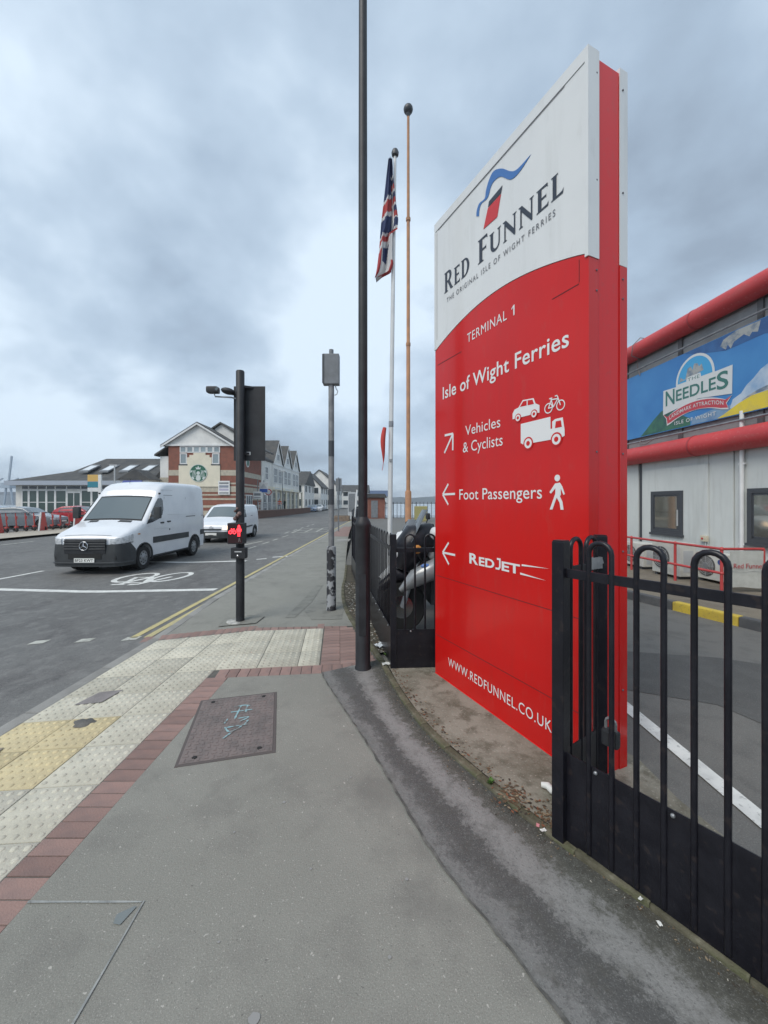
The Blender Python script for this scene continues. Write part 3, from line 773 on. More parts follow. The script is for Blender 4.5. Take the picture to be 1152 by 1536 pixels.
# far pavement and car park on the left
M_farpave = mat('far_pavement', (.42, .37, .30), .85, var=(.36, .33, .275), vscale=.8)
structure(sheet([(-18.7, -6), (-18.7, 30), (-19.2, 36), (-17, 41), (-14.9, 46), (-15, 60), (-15.4, 90), (-16, 150), (-60, 150), (-60, -6)], -0.10, 'far_pavement', M_farpave))
structure(sheet([(-22.1, -6), (-22.3, 33), (-24, 43.5), (-60, 43.5), (-60, -6)], -0.095, 'car_park', M_road))
hills_m = mat('wooded_hill', (.045, .06, .065), .95, var=(.03, .042, .045), vscale=.01)
mb = MB(); n = 120
for i in range(n + 1):
    a = -70 + 130 * i / n; d = 1900
    x, y = d * math.sin(R(a)), d * math.cos(R(a))
    h = 24 + 9 * math.sin(a * .31) + 6 * math.sin(a * .83 + 1) + 3 * math.sin(a * 2.7) + random.uniform(-1.2, 1.2)
    if a < -25: h *= .55
    mb.v += [(x, y, -1), (x * 1.02, y * 1.02, h * .8), (x * 1.08, y * 1.08, h), (x * 1.3, y * 1.3, -1)]
for i in range(n):
    for k in range(3): mb.f.append((4 * i + k, 4 * i + k + 1, 4 * i + 5 + k, 4 * i + 4 + k)); mb.mi.append(0)
structure(mb.build('hills', hills_m, None, 60))
# ============================================================ TOTEM SIGN
SIGN_ROT = math.atan2(-.9075, .4197)
sign = thing('totem_sign', 'tall red and white ferry terminal totem sign on the concrete plinth', 'sign', (.493, 3.84, 0), SIGN_ROT)
SW_, SD, SH = 1.665, .343, 4.31
STREAK = (5, 5, .45)
M_sred = layered('sign_red', (.58, .011, .009), [(1.2, .42, .62, (.54, .011, .010), .9, ONE), (2.2, .52, .72, (.40, .026, .022), .28, STREAK), (14, .58, .70, (.45, .06, .05), .22, (1, 1, .3))], rough=.20, bump=.035, bscale=1.6, spec=.32, coat=.12)
M_swhite = layered('sign_white', (.70, .715, .71), [(1.2, .42, .62, (.66, .675, .675), .9, ONE), (2.0, .52, .74, (.50, .51, .49), .30, STREAK), (12, .60, .72, (.46, .46, .43), .2, (1, 1, .3))], rough=.22, bump=.035, bscale=1.6, spec=.35, coat=.25)
M_sside = layered('sign_red_side', (.66, .014, .015), [(2.2, .5, .72, (.50, .03, .03), .35, STREAK), (20, .58, .7, (.45, .06, .05), .25, ONE)], rough=.32, bump=.03, bscale=3, spec=.35)
M_groove = mat('panel_groove', (.11, .01, .012), .8)
M_groove_w = mat('panel_groove_grey', (.12, .12, .14), .8)
M_print = mat('white_vinyl', (.74, .74, .73), .35)
M_navy = mat('navy_vinyl', (.026, .034, .052), .4)
M_blue = mat('blue_vinyl', (.05, .16, .42), .4)
M_lred = mat('red_vinyl', (.55, .03, .035), .4)
M_lgrey = mat('pale_grey_vinyl', (.40, .42, .44), .4)
def arc(u): return 3.10 + .165 * math.sin(math.pi * min(max(u / SW_, 0), 1)) ** .9
core = MB().bbox(.03, SW_ - .006, .075, SD - .06, .01, SH - .03, .004).build('core', M_sside, sign)
ARC = [(SW_ * k / 24, arc(SW_ * k / 24)) for k in range(25)]
def face_pair(y0, y1, tag_):
    MB().prism([(0, .015)] + [(SW_, .015)] + ARC[::-1], y0, y1).build('lower_panel', M_sred, sign)
    up = MB().prism([(p[0], p[1] + .003) for p in ARC] + [(SW_, SH), (0, SH)], y0 - (.004 if y0 < .1 else -.004), y1).build('header_panel', M_swhite, sign)
    return up
face_pair(0, .082, 'front'); face_pair(SD, SD - .068, 'back')
# white edge frame of the header on the front
fr = MB()
fr.box(-.004, .018, -.009, .05, arc(0) + .01, SH + .004); fr.box(SW_ - .02, SW_ + .004, -.009, .085, arc(SW_) - .012, SH + .004); fr.box(.018, SW_ - .02, -.009, .05, SH - .075, SH + .004)
fr.build('header_frame', M_swhite, sign)
g = MB(); g.box(.06, 1.50, -.0096, -.0085, SH - .083, SH - .077); g.build('groove', M_groove_w, sign)
g = MB(); g.box(.035, .039, -.0050, -.0042, 3.2, SH - .09); g.build('groove', M_groove_w, sign)
for v in (.957, .392):
    MB().box(.02, SW_ - .012, -.0012, .002, v - .0022, v + .0022).build('groove', M_groove, sign)
for u0, u1 in ((.04, .42), (1.40, 1.60)): MB().box(u0, u1, -.0012, .002, 2.953, 2.959).build('groove', M_groove, sign)
MB().box(1.599, 1.603, -.0012, .002, 2.965, 3.10).build('groove', M_groove, sign)
MB().box(.0, SW_, -.006, .03, .0, .022).build('bottom_trim', M_sside, sign)
# side seams and bolts
MB().box(SW_ - .009, SW_ - .004, SD - .069, SD - .065, .02, SH - .05).build('groove', M_groove, sign)
for z in (.5, 1.35, 1.95, 2.9, 3.02, 3.55, 4.18):
    for y in (.066, SD - .042):
        b = MB().lathe([(.006, 0), (.006, .004), (.003, .006)], (SW_ if y < .1 else SW_, y, z), axis='x', n=8).build('bolt', M_groove_w, sign)
for k in range(0): pass

D1 = .0075    # print on the white header
D2 = .0030    # print on the red panel
# flared-serif capitals drawn as outlines (cap height 1)
s = .10; w = .17
def serif_glyph(ch):
    if ch == 'E': return .62, [[(0, 0), (.60, 0), (.62, .20), (.55, .10), (.26, .08), (.26, .46), (.48, .47), (.50, .40), (.50, .62), (.48, .55), (.26, .545), (.26, .92), (.52, .90), (.58, .82), (.57, 1), (0, 1), (0, .97), (.08, .94), (.08, .06), (0, .03)]]
    if ch == 'F': return .58, [[(0, 0), (.34, 0), (.34, .03), (.26, .06), (.26, .45), (.46, .46), (.49, .39), (.49, .62), (.46, .54), (.26, .535), (.26, .92), (.50, .90), (.56, .82), (.55, 1), (0, 1), (0, .97), (.08, .94), (.08, .06), (0, .03)]]
    if ch == 'L': return .58, [[(0, 0), (.56, 0), (.60, .22), (.53, .11), (.26, .08), (.26, .94), (.34, .97), (.34, 1), (0, 1), (0, .97), (.08, .94), (.08, .06), (0, .03)]]
    if ch == 'N': return .86, [[(0, 0), (.24, 0), (.24, .03), (.16, .06), (.16, .72), (.70, -.02), (.76, -.02), (.76, .94), (.84, .97), (.84, 1), (.60, 1), (.60, .97), (.68, .94), (.68, .30), (.18, 1), (-.02, 1), (-.02, .97), (.08, .92), (.08, .06), (0, .03)]]
    if ch == 'U':
        o = [(0, 1), (0, .97), (.08, .94), (.08, .34)]; inn = [(.26, .36), (.26, .94), (.34, .97), (.34, 1)]
        bot = [(.08 + .32 * (1 - math.cos(t)), .34 - .36 * math.sin(t)) for t in [math.pi * k / 10 for k in range(1, 10)]]
        ibot = [(.26 + .19 * (1 - math.cos(t)) , .36 - .27 * math.sin(t)) for t in [math.pi * k / 8 for k in range(1, 8)]]
        right = [(.72, .34), (.72, .94), (.80, .97), (.80, 1), (.56, 1), (.56, .97), (.64, .94), (.64, .36)]
        return .82, [o + bot + right + ibot[::-1] + inn]
    if ch == 'D':
        out = [(0, 0)] + [(.30 + .48 * math.sin(t), .5 - .5 * math.cos(t)) for t in [math.pi * k / 14 for k in range(15)]] + [(0, 1), (0, .97), (.08, .94), (.08, .06), (0, .03)]
        hole = [(.26, .08)] + [(.32 + .26 * math.sin(t), .5 - .42 * math.cos(t)) for t in [math.pi * k / 12 for k in range(13)]] + [(.26, .92)]
        return .82, [out, hole]
    if ch == 'R':
        out = [(0, 0), (.34, 0), (.34, .03), (.26, .06), (.26, .45), (.32, .45), (.58, 0), (.80, 0), (.80, .03), (.74, .06), (.50, .46)] + [(.40 + .26 * math.sin(t), .73 - .27 * math.cos(t)) for t in [.5 + (math.pi - .5) * k / 10 for k in range(11)]] + [(0, 1), (0, .97), (.08, .94), (.08, .06), (0, .03)]
        hole = [(.26, .53)] + [(.34 + .14 * math.sin(t), .725 - .195 * math.cos(t)) for t in [math.pi * k / 10 for k in range(11)]] + [(.26, .92)]
        return .80, [out, hole]
def fill_outlines(polys):
    cu = bpy.data.curves.new('g', 'CURVE'); cu.dimensions = '2D'; cu.fill_mode = 'BOTH'
    for P in polys:
        sp = cu.splines.new('POLY'); sp.points.add(len(P) - 1); sp.use_cyclic_u = True
        for q, p in zip(sp.points, P): q.co = (p[0], p[1], 0, 1)
    o = bpy.data.objects.new('g', cu); col.objects.link(o)
    dg = bpy.context.evaluated_depsgraph_get(); dg.update()
    me = bpy.data.meshes.new_from_object(o.evaluated_get(dg))
    bpy.data.objects.remove(o); bpy.data.curves.remove(cu)
    v = [x.co.copy() for x in me.vertices]; f = [tuple(p.vertices) for p in me.polygons]; bpy.data.meshes.remove(me)
    return v, f
def up_faces(pts, fs):
    out = []
    for f in fs:
        a = sum(pts[f[i]][0] * pts[f[(i + 1) % len(f)]][2] - pts[f[(i + 1) % len(f)]][0] * pts[f[i]][2] for i in range(len(f)))
        out.append(f if a > 0 else f[::-1])
    return out
def serif_word(parent, spec, u0, u1, v, cap, depth, m, gap=.12, name='lettering'):
    x = 0; raw = []
    for ch, sc_ in spec:
        if ch == ' ': x += .42; continue
        wd, polys = serif_glyph(ch); vs, fs = fill_outlines(polys)
        raw.append(([(p.x * sc_ + x, p.y * sc_) for p in vs], fs)); x += wd * sc_ + gap
    x -= gap; b = MB()
    for P, fs in raw:
        pts = [(u0 + p[0] / x * (u1 - u0), -depth, v + p[1] * cap) for p in P]
        MB().add(pts, up_faces(pts, fs)).build('letter', m, parent)
serif_word(sign, [('R', 1.18), ('E', .98), ('D', 1.0)], .165, .545, 3.575, .155, D1, M_navy)
serif_word(sign, [('F', 1.25), ('U', 1.0), ('N', 1.0), ('N', 1.0), ('E', 1.0), ('L', 1.0)], .655, 1.492, 3.577, .152, D1, M_navy)
lettering(sign, 'THE ORIGINAL ISLE OF WIGHT FERRIES', .205, 1.43, 3.474, .042, D1, mat('grey_vinyl', (.12, .125, .14), .5), 1.35, 0.0)
# funnel emblem
decal(sign, 'emblem_funnel', [(.777, 3.955), (.926, 3.962), (.885, 3.817), (.724, 3.825)], D1, M_lred)
decal(sign, 'emblem_funnel_cap', [(.790, 4.0), (.942, 4.016), (.928, 3.968), (.779, 3.960)], D1, M_navy)
wv_o = smoothpl([(.634, 3.985), (.640, 4.03), (.672, 4.065), (.738, 4.058), (.755, 4.11), (.79, 4.165), (.845, 4.195), (.937, 4.145), (1.03, 4.055), (1.10, 4.02), (1.225, 4.024)], 5)
wv_i = smoothpl([(1.225, 4.024), (1.12, 3.985), (1.03, 3.995), (.93, 4.09), (.86, 4.115), (.815, 4.10), (.775, 4.04), (.70, 4.045), (.672, 4.01), (.668, 3.965)], 5)
decal(sign, 'emblem_smoke', [(p.x, p.y) for p in wv_o] + [(p.x, p.y) for p in wv_i[1:]], D1, M_blue)
lettering(sign, 'TERMINAL', .506, .985, 3.0, .074, D2, M_print, 1.12)
decal(sign, 'letter', [(1.052, 3.0), (1.064, 3.0), (1.064, 3.074), (1.054, 3.074), (1.032, 3.056), (1.036, 3.049), (1.052, 3.061)], D2, M_print)
lettering(sign, 'Isle of Wight Ferries', .133, 1.53, 2.609, .112, D2, M_print, 1.05, .012)
lettering(sign, 'Vehicles', .48, .915, 2.220, .082, D2, M_print, 1.02)
lettering(sign, '& Cyclists', .446, .941, 2.079, .086, D2, M_print, 1.02)
lettering(sign, 'Foot Passengers', .394, 1.318, 1.677, .088, D2, M_print, 1.03, .004)
def stroke(b, a, c, w, depth):
    a, c = Vector(a), Vector(c); d = (c - a).normalized(); n_ = Vector((-d.y, d.x)) * w / 2
    pts = [a + n_, c + n_, c - n_, a - n_]
    b.prism([(p.x, p.y) for p in pts], -depth, -depth + .0012)
def arrow(parent, tip, tail, h1, h2, w, name='arrow'):
    b = MB(); stroke(b, tail, tip, w, D2); stroke(b, h1, tip, w, D2 + .0003); stroke(b, tip, h2, w, D2 + .0006)
    return b.build(name, M_print, parent)
arrow(sign, (.297, 2.266), (.160, 2.109), (.166, 2.270), (.294, 2.118), .020)
arrow(sign, (.133, 1.726), (.328, 1.728), (.223, 1.820), (.223, 1.632), .019)
arrow(sign, (.132, 1.187), (.330, 1.186), (.229, 1.287), (.233, 1.090), .019)
# REDJET: condensed machine capitals
lettering(sign, 'R', .536, .652, 1.142, .088, D2, M_print, 1, .03)
lettering(sign, 'ED', .662, .848, 1.142, .070, D2, M_print, 1, .03)
decal(sign, 'letter', [(.862, 1.142), (.862, 1.156), (.892, 1.156), (.902, 1.164), (.902, 1.216), (.878, 1.216), (.878, 1.230), (.918, 1.230), (.918, 1.160), (.902, 1.142)], D2, M_print)
lettering(sign, 'ET', .930, 1.118, 1.142, .070, D2, M_print, 1, .03)
decal(sign, 'speed_line', [(1.135, 1.205), (1.135, 1.218), (1.372, 1.222)], D2, M_print)
decal(sign, 'speed_line', [(1.120, 1.143), (1.120, 1.157), (1.345, 1.141)], D2, M_print)
lettering(sign, 'WWW.REDFUNNEL.CO.UK', .222, 1.398, .170, .074, D2, M_print, 1.1)
# pictograms
def pict(name, polys, cuts, wheels):
    b = MB()
    for i, P in enumerate(polys): b.prism(P, -D2 - .0003 * i, -D2 + .001, 0)
    for i, P in enumerate(cuts): b.prism(P, -D2 - .0012, -D2 - .0002, 1)
    for (x, z, r) in wheels:
        b.prism(disc(x, z, r * 1.32, 18), -D2 - .0016, -D2 - .0013, 1); b.prism(disc(x, z, r, 18), -D2 - .0022, -D2 - .0018, 0); b.prism(disc(x, z, r * .5, 14), -D2 - .0028, -D2 - .0024, 1)
    return b.build(name, [M_print, M_sred], sign)
pict('truck_pictogram', [[(1.126, 2.070), (1.126, 2.204), (1.388, 2.204), (1.388, 2.125), (1.402, 2.125), (1.402, 2.170), (1.425, 2.182), (1.484, 2.182), (1.498, 2.10), (1.498, 2.065), (1.47, 2.056), (1.15, 2.056)]],
     [[(1.425, 2.124), (1.432, 2.166), (1.470, 2.166), (1.478, 2.124)]], [(1.197, 2.058, .034), (1.436, 2.052, .034)])
pict('car_pictogram', [[(1.045, 2.252), (1.045, 2.292), (1.065, 2.318), (1.105, 2.325), (1.145, 2.368), (1.245, 2.358), (1.262, 2.318), (1.296, 2.300), (1.296, 2.250)]],
     [[(1.118, 2.326), (1.150, 2.358), (1.182, 2.356), (1.182, 2.322)], [(1.192, 2.321), (1.192, 2.355), (1.236, 2.350), (1.248, 2.318)]], [(1.100, 2.252, .023), (1.250, 2.250, .023)])
b = MB()
for x in (1.372, 1.468): ring_mb(b, x, 2.262, .034, .027, D2)
for k, (a, c) in enumerate([((1.372, 2.262), (1.395, 2.312)), ((1.395, 2.312), (1.448, 2.308)), ((1.448, 2.308), (1.412, 2.262)), ((1.412, 2.262), (1.392, 2.318)), ((1.372, 2.262), (1.412, 2.262)), ((1.468, 2.262), (1.444, 2.325)), ((1.444, 2.328), (1.425, 2.328)), ((1.380, 2.321), (1.404, 2.321))]):
    stroke(b, a, c, .007, D2 + .0003 * (k + 1))
b.build('bicycle_pictogram', M_print, sign)
b = MB()
b.prism(disc(1.442, 1.806, .0215, 16), -D2, -D2 + .001)
b.prism([(1.425, 1.772), (1.462, 1.776), (1.480, 1.752), (1.500, 1.704), (1.490, 1.698), (1.468, 1.742), (1.470, 1.700), (1.462, 1.690), (1.482, 1.655), (1.490, 1.606), (1.468, 1.606), (1.460, 1.650), (1.438, 1.682), (1.425, 1.655), (1.404, 1.606), (1.382, 1.606), (1.408, 1.665), (1.426, 1.706), (1.428, 1.742), (1.392, 1.708), (1.380, 1.718)], -D2, -D2 + .001)
b.build('walker_pictogram', M_print, sign)

# ============================================================ RAILINGS
def hoop_mesh(h, pitch, r, n):
    pts = [(-pitch / 2, 0, .04)] + [(-pitch / 2, 0, h - pitch / 2)] + [(-pitch / 2 * math.cos(t), 0, h - pitch / 2 + pitch / 2 * math.sin(t)) for t in [math.pi * k / 8 for k in range(1, 8)]] + [(pitch / 2, 0, h - pitch / 2), (pitch / 2, 0, .04)]
    return MB().tube(pts, r, n).mesh('hoop', M_black, 50)
_hm = {}
def hoop_run(parent, a, b, zr, zt, zp, t0, pitch=.2, plate_side=-1, n=8, r=.0115, plate_bot=.01, bolts=True, rail2=False):
    """hoop-top railing from a to b (xy), rail height zr, hoop top zt, kick plate top zp"""
    a, b = Vector(a), Vector(b); d = b - a; ln = d.length; ang = math.atan2(d.y, d.x); dn = d / ln; nm = Vector((-dn.y, dn.x)) * plate_side
    key = (zt, n)
    if key not in _hm: _hm[key] = hoop_mesh(zt, .1, r, n)
    MB().bbox(0, ln, -.006, .006, zr - .022, zr + .022, .003).build('rail', M_black, parent, None, (a.x, a.y, 0), (0, 0, ang))
    if zp: 
        q = a + nm * (.004 if n >= 10 else .02)
        MB().bbox(.0, ln, -.003, .003, plate_bot, zp, .0015).build('kick_plate', M_black, parent, None, (q.x, q.y, 0), (0, 0, ang))
    else: MB().bbox(0, ln, -.006, .006, .12, .16, .003).build('rail', M_black, parent, None, (a.x, a.y, 0), (0, 0, ang))
    t = t0
    while t + .06 < ln:
        c = a + dn * t
        obj('hoop', _hm[key], parent, (c.x, c.y, 0), (0, 0, ang)); t += pitch
    if zp and bolts:
        bm_ = MB().sphere((0, 0, 0), .009, 8, 6, sc=(1, 1, 1)).mesh('bolt', M_steel)
        t = .14
        while t < ln:
            c = a + dn * t + nm * (.024 if n < 10 else -.004)
            obj('bolt', bm_, parent, (c.x, c.y, zp - .018)); t += .3
def fence_post(parent, x, y, h, w, rz):
    b = MB().bbox(-w / 2, w / 2, -w / 2, w / 2, -.05, h, .004); b.bbox(-w / 2 + .003, w / 2 - .003, -w / 2 + .003, w / 2 - .003, h - .003, h + .006, .002)
    return b.build('post', M_black, parent, None, (x, y, 0), (0, 0, rz))
fr_dir = Vector((.574, -.82)).normalized()
near = thing('hoop_railing', 'black hoop-topped railing with solid kick plate in front of the terminal yard', 'railing', (0, 0, 0.0))
A_ = Vector((.862, 1.95)); Bp = Vector((1.172, 2.17)); C_ = A_ + fr_dir * 1.75
rzA = math.atan2(fr_dir.y, fr_dir.x)
fence_post(near, A_.x, A_.y, 1.462, .060, rzA); fence_post(near, Bp.x, Bp.y, 1.47, .055, rzA + .9); fence_post(near, C_.x, C_.y, 1.462, .06, rzA)
hoop_run(near, A_ + fr_dir * .03, C_, 1.311, 1.468, .445, .158, plate_side=1, n=10, r=.0118)
dAB = (Bp - A_).normalized()
hoop_run(near, A_ + dAB * .035, Bp - dAB * .03, 1.311, 1.468, .44, .10, pitch=.15, plate_side=-1, n=10)
MB().bar((Bp.x - .10, Bp.y - .045, 1.315), (Bp.x - .015, Bp.y - .02, 1.345), .05, .035).build('bracket', M_steel, near)
for k in range(4): MB().bar((Bp.x - .085 + .022 * k, Bp.y - .075 + .012 * k, 1.30), (Bp.x - .085 + .022 * k, Bp.y - .075 + .012 * k, 1.36), .006, .02).build('bracket_tooth', M_steel, near)
far = thing('hoop_railing', 'black hoop-topped railing between the lamp column and the totem sign', 'railing', (0, 0, 0))
Cp = Vector((.093, 3.96))
fence_post(far, Cp.x, Cp.y, 1.333, .06, 0)
hoop_run(far, Cp + Vector((.03, 0)), Vector((.56, 3.985)), 1.18, 1.335, .40, .135, n=8, r=.010)
M_edgept = [Cp, Vector((-.42, 7.2)), Vector((-.74, 9.5)), Vector((-1.34, 17)), Vector((-2.0, 27)), Vector((-2.5, 44))]
for i, (a, b) in enumerate(zip(M_edgept, M_edgept[1:])):
    d = (b - a).normalized()
    if True: 
        hoop_run(far, a + d * .04, b - d * .04, 1.18, 1.335, .40, .12, plate_side=1, n=6 if i < 1 else (5 if i < 3 else 4), r=.0062, pitch=.2, bolts=i < 1)
        fence_post(far, b.x, b.y, 1.333, .06, math.atan2(d.y, d.x))
# hanging black object and pale scuffs low on the railing corner
lock = thing('padlock', 'dark padlock hanging on the railing beside the corner of the red sign', 'padlock', (1.015, 1.79, .56), rzA)
MB().bbox(-.035, .035, -.018, .018, 0, .075, .012).build('body', M_blackm, lock)
MB().tube([(-.022, 0, .07)] + [(-.022 * math.cos(t), 0, .105 + .02 * math.sin(t)) for t in [math.pi * k / 6 for k in range(7)]] + [(.022, 0, .07)], .006, 6).build('shackle', M_steel, lock)
MB().tube([(0, 0, .01), (.006, .01, -.12), (.015, .01, -.26), (.03, .0, -.44)], .007, 6).build('chain', M_blackm, lock)

# ============================================================ LAMP COLUMN
lamp = thing('lamp_column', 'black steel street lamp column at the corner of the crossing paving', 'lamp post', (-.21, 3.98, 0))
MB().lathe([(.080, -.1), (.080, .02), (.074, .03), (.074, 1.40), (.080, 1.42), (.080, 1.445), (.066, 1.475), (.047, 1.51)], n=28).build('base', M_blackm, lamp, 35)
MB().lathe([(.0465, 1.49), (.045, 4.0), (.038, 8.0)], n=24).build('shaft', M_blackm, lamp, 35)
MB().bbox(-.035, .035, -.0765, -.0735, .35, .95, .001).build('access_door', M_blackm, lamp)
MB().tube([(0, 0, 7.95), (0, 0, 8.1), (-.2, .0, 8.22), (-.9, 0, 8.28)], .028, 10).build('arm', M_blackm, lamp, 50)
MB().bbox(-1.45, -.85, -.13, .13, 8.22, 8.33, .04).build('lantern', M_grey, lamp)

# ============================================================ GREY SIGNAL POST
gp = thing('signal_post', 'weathered galvanised post with flaking black base and a grey box on top', 'post', (-.81, 6.15, 0))
M_flake = mat('flaking_paint', (.27, .28, .29), .65, var=(.018, .018, .022), vscale=7, vdetail=8, ramp=(.47, .52), bump=.3, bscale=20)
MB().lathe([(.078, -.05), (.078, .02), (.072, .03), (.072, .95), (.066, .975), (.05, .985)], n=20).build('base', M_flake, gp, 35)
MB().lathe([(.044, .96), (.044, 3.55)], n=18).build('pole', mat('weathered_zinc', (.27, .275, .28), .6, metal=.3, var=(.17, .175, .185), vscale=5), gp, 35)
for z0, z1 in ((2.36, 2.60), (1.62, 1.86)): MB().lathe([(.0455, z0), (.0455, z1)], n=18).build('band', M_dgrey, gp)
MB().bbox(-.125, .125, -.07, .07, 3.46, 3.92, .012).build('box', M_grey, gp)
MB().bbox(-.13, -.10, -.075, -.07, 3.47, 3.91, .001).build('box_hinge', M_dgrey, gp)
MB().cyl((0, 0, 3.92), (0, 0, 4.0), .035).build('cap', M_grey, gp)
MB().tube([(.06, 0, 3.46), (.075, 0, 3.40), (.10, 0, 3.36), (.085, 0, 3.32), (.05, 0, 3.30)], .008, 6).build('cable', M_lightgrey, gp, 60)

# ============================================================ TRAFFIC SIGNAL
ts = thing('traffic_signal', 'black traffic signal pole with lit red crossing display and push button', 'traffic light', (-2.02, 5.62, -.012))
MB().lathe([(.058, -.05), (.058, 3.50), (.05, 3.515)], n=22).build('pole', M_blackm, ts, 35)
b = MB(); b.prism([(-.11, 1.0)], 0, 0) if False else None
MB().bbox(-.12, .325, .075, .095, 2.26, 3.32, .004).build('backing_board', M_blackm, ts)
for k, z in enumerate((2.52, 2.80, 3.08)):
    h = MB().bbox(-.03, .24, .096, .26, z - .13, z + .13, .02).build('signal_head', M_blackm, ts)
    MB().lathe([(.10, .262), (.10, .27), (.02, .275)], (.105, 0, z), axis='y', n=20).build('lens', mat('lens_%d' % k, [(.02, .12, .06), (.25, .12, .01), (.2, .01, .01)][k], .2), h)
    MB().tube([(.105 + .115 * math.cos(t), .27, z + .115 * math.sin(t)) for t in [math.pi * (j / 8) for j in range(9)]] , .006, 5).build('hood', M_blackm, h)
MB().box(.065, .12, .0715, .0745, 2.34, 2.385).build('sticker', M_white, ts)
MB().bar((.0, .0, 3.30), (.16, .085, 3.30), .03, .03).build('bracket', M_blackm, ts); MB().bar((.0, .0, 2.36), (.1, .085, 2.36), .03, .03).build('bracket', M_blackm, ts)
det = MB().sphere((0, 0, 0), .085, 14, 10, sc=(1.15, .9, .55)).build('detector', M_blackm, ts, 60, (-.16, -.03, 3.22), (0, R(12), 0))
MB().cyl((-.06, 0, 3.18), (-.17, -.02, 3.20), .02, n=8).build('bracket', M_blackm, ts)
cam_ = MB().bbox(-.08, .08, -.06, .06, -.045, .045, .03).build('sensor_camera', M_blackm, ts, 50, (-.37, -.03, 3.235))
MB().tube([(-.04, 0, 3.12), (-.12, -.02, 3.135), (-.34, -.03, 3.145), (-.355, -.03, 3.20)], .011, 6).build('arm', M_steel, ts, 60)
MB().lathe([(.02, 0), (.03, .012)], (-.30, -.09, 3.235), axis='y', n=10).build('camera_lens', M_glass, ts)
# crossing display
box = MB().bbox(-.105, .110, -.20, -.055, 1.10, 1.385, .012).build('crossing_display', M_blackm, ts)
MB().box(-.092, .097, -.2045, -.201, 1.115, 1.372).build('display_screen', mat('display_face', (.035, .012, .014), .25), box)
M_led = mat('red_led', (.9, .03, .04), .4, emit=(1.0, .035, .05), estr=2.2)
b = MB()       # red bicycle and standing figure made of lit dots
def dots(pts, r=.0075):
    for x, z in pts: b.prism(disc(x, z, r, 8), -.2075, -.2050)
dots([(-.06 + .020 * math.cos(t), 1.262 + .020 * math.sin(t)) for t in [2 * math.pi * k / 8 for k in range(8)]]); dots([(-.005 + .020 * math.cos(t), 1.262 + .020 * math.sin(t)) for t in [2 * math.pi * k / 8 for k in range(8)]])
dots([(-.05, 1.285), (-.035, 1.295), (-.02, 1.295), (-.03, 1.275), (-.01, 1.305), (-.045, 1.305)])
dots([(.052, 1.340), (.062, 1.340), (.057, 1.350)], .011)
dots([(.040 + .011 * i, 1.318 - .017 * j) for i in range(4) for j in range(4)]); dots([(.045, 1.245), (.045, 1.228), (.066, 1.245), (.066, 1.228), (.045, 1.211), (.066, 1.211), (.030, 1.30), (.084, 1.30), (.030, 1.28), (.084, 1.28)])
b.build('lit_figures', M_led, box)
b = MB(); b.prism([(.045, 1.13), (.055, 1.13), (.062, 1.16), (.07, 1.13), (.08, 1.13), (.068, 1.185), (.055, 1.185)], -.2075, -.205); b.build('unlit_figure', mat('unlit_led', (.12, .10, .10), .5), box)
pb = MB().bbox(-.075, .125, -.16, -.05, .895, 1.045, .015).build('push_button_unit', M_blackm, ts)
MB().lathe([(.014, -.162), (.014, -.170), (.008, -.174)], (.025, 0, .935), axis='y', n=12).build('button', M_chrome, pb)
MB().box(-.02, .075, -.1625, -.1595, .985, 1.0).build('button_text_strip', M_lightgrey, pb)
b = MB()
for k in range(5): b.sphere((-.05 + .03 * (k % 3), -.06, 1.44 + .035 * k), .03 if k < 3 else .02, 8, 6)
b.build('aiming_bracket', mat('bracket_rust', (.11, .07, .065), .7, var=(.30, .2, .18), vscale=20), ts)
MB().lathe([(.15, -.02), (.15, .004), (.11, .006)], (-.03, -.01, 0), n=18).build('footing', mat('pale_footing', (.52, .51, .47), .9, var=(.2, .2, .19), vscale=8), ts)

# ============================================================ FLAGPOLES
fp = thing('flagpole', 'white flagpole behind the railings carrying a limp union flag', 'flagpole', (.12, 9.0, 0))
lean = Vector((.13, 0, 9.45))
MB().tube([(0, 0, -.02), (0.04, 0, 3.4), tuple(lean)], [.055, .05, .032], 14).build('pole', M_white, fp, 40)
MB().tube([(.038, 0, 3.35), (.04, 0, 3.48)], .056, 14).build('collar', M_steel, fp)
MB().lathe([(.02, 9.42), (.075, 9.46), (.085, 9.52), (.06, 9.585), (.01, 9.60)], (lean.x, 0, 0), n=16).build('finial', M_dgrey, fp, 40)
MB().tube([(lean.x - .05, -.03, 9.4), (.02, -.07, 5), (-.04, -.06, 1.3)], .004, 5).build('halyard', M_lightgrey, fp)
MB().bar((0.0, -.05, 2.6), (.06, -.08, 2.6), .03, .05).build('cleat', M_steel, fp)
fl = thing('union_flag', 'union flag hanging limp and folded at the top of the white flagpole', 'flag', (lean.x, 9.0, 9.36))
FU, FV = 90, 30; b = MB()
LE = [(0, -.03), (.15, -.08), (.35, -.14), (.55, -.20), (.75, -.24), (.9, -.29), (1, -.34)]
RE = [(0, .05), (.15, .07), (.35, .13), (.52, .19), (.60, .17), (.63, .05), (.78, .06), (.88, .08), (.95, .02), (1, -.26)]
def tab(T, t):
    for (a, va), (c_, vc) in zip(T, T[1:]):
        if t <= c_: return va + (vc - va) * (t - a) / (c_ - a)
    return T[-1][1]
def fold_colour(t, s_):
    q = t + .10 * (s_ - .5)
    if s_ > .66 and .16 < t < .50: return 2 if (t * 9) % 1 < .42 else (1 if (t * 9) % 1 < .6 else 0)
    for lim, c_ in ((.31, 0), (.34, 1), (.44, 2), (.475, 1), (.61, 0), (.635, 1), (.68, 2), (.73, 1)):
        if q < lim: return c_
    if s_ < .22: return 2
    if t < .86: return 0 if .3 < s_ < .72 - (t - .73) * 1.5 else 1
    return 1 if s_ < .82 else 2
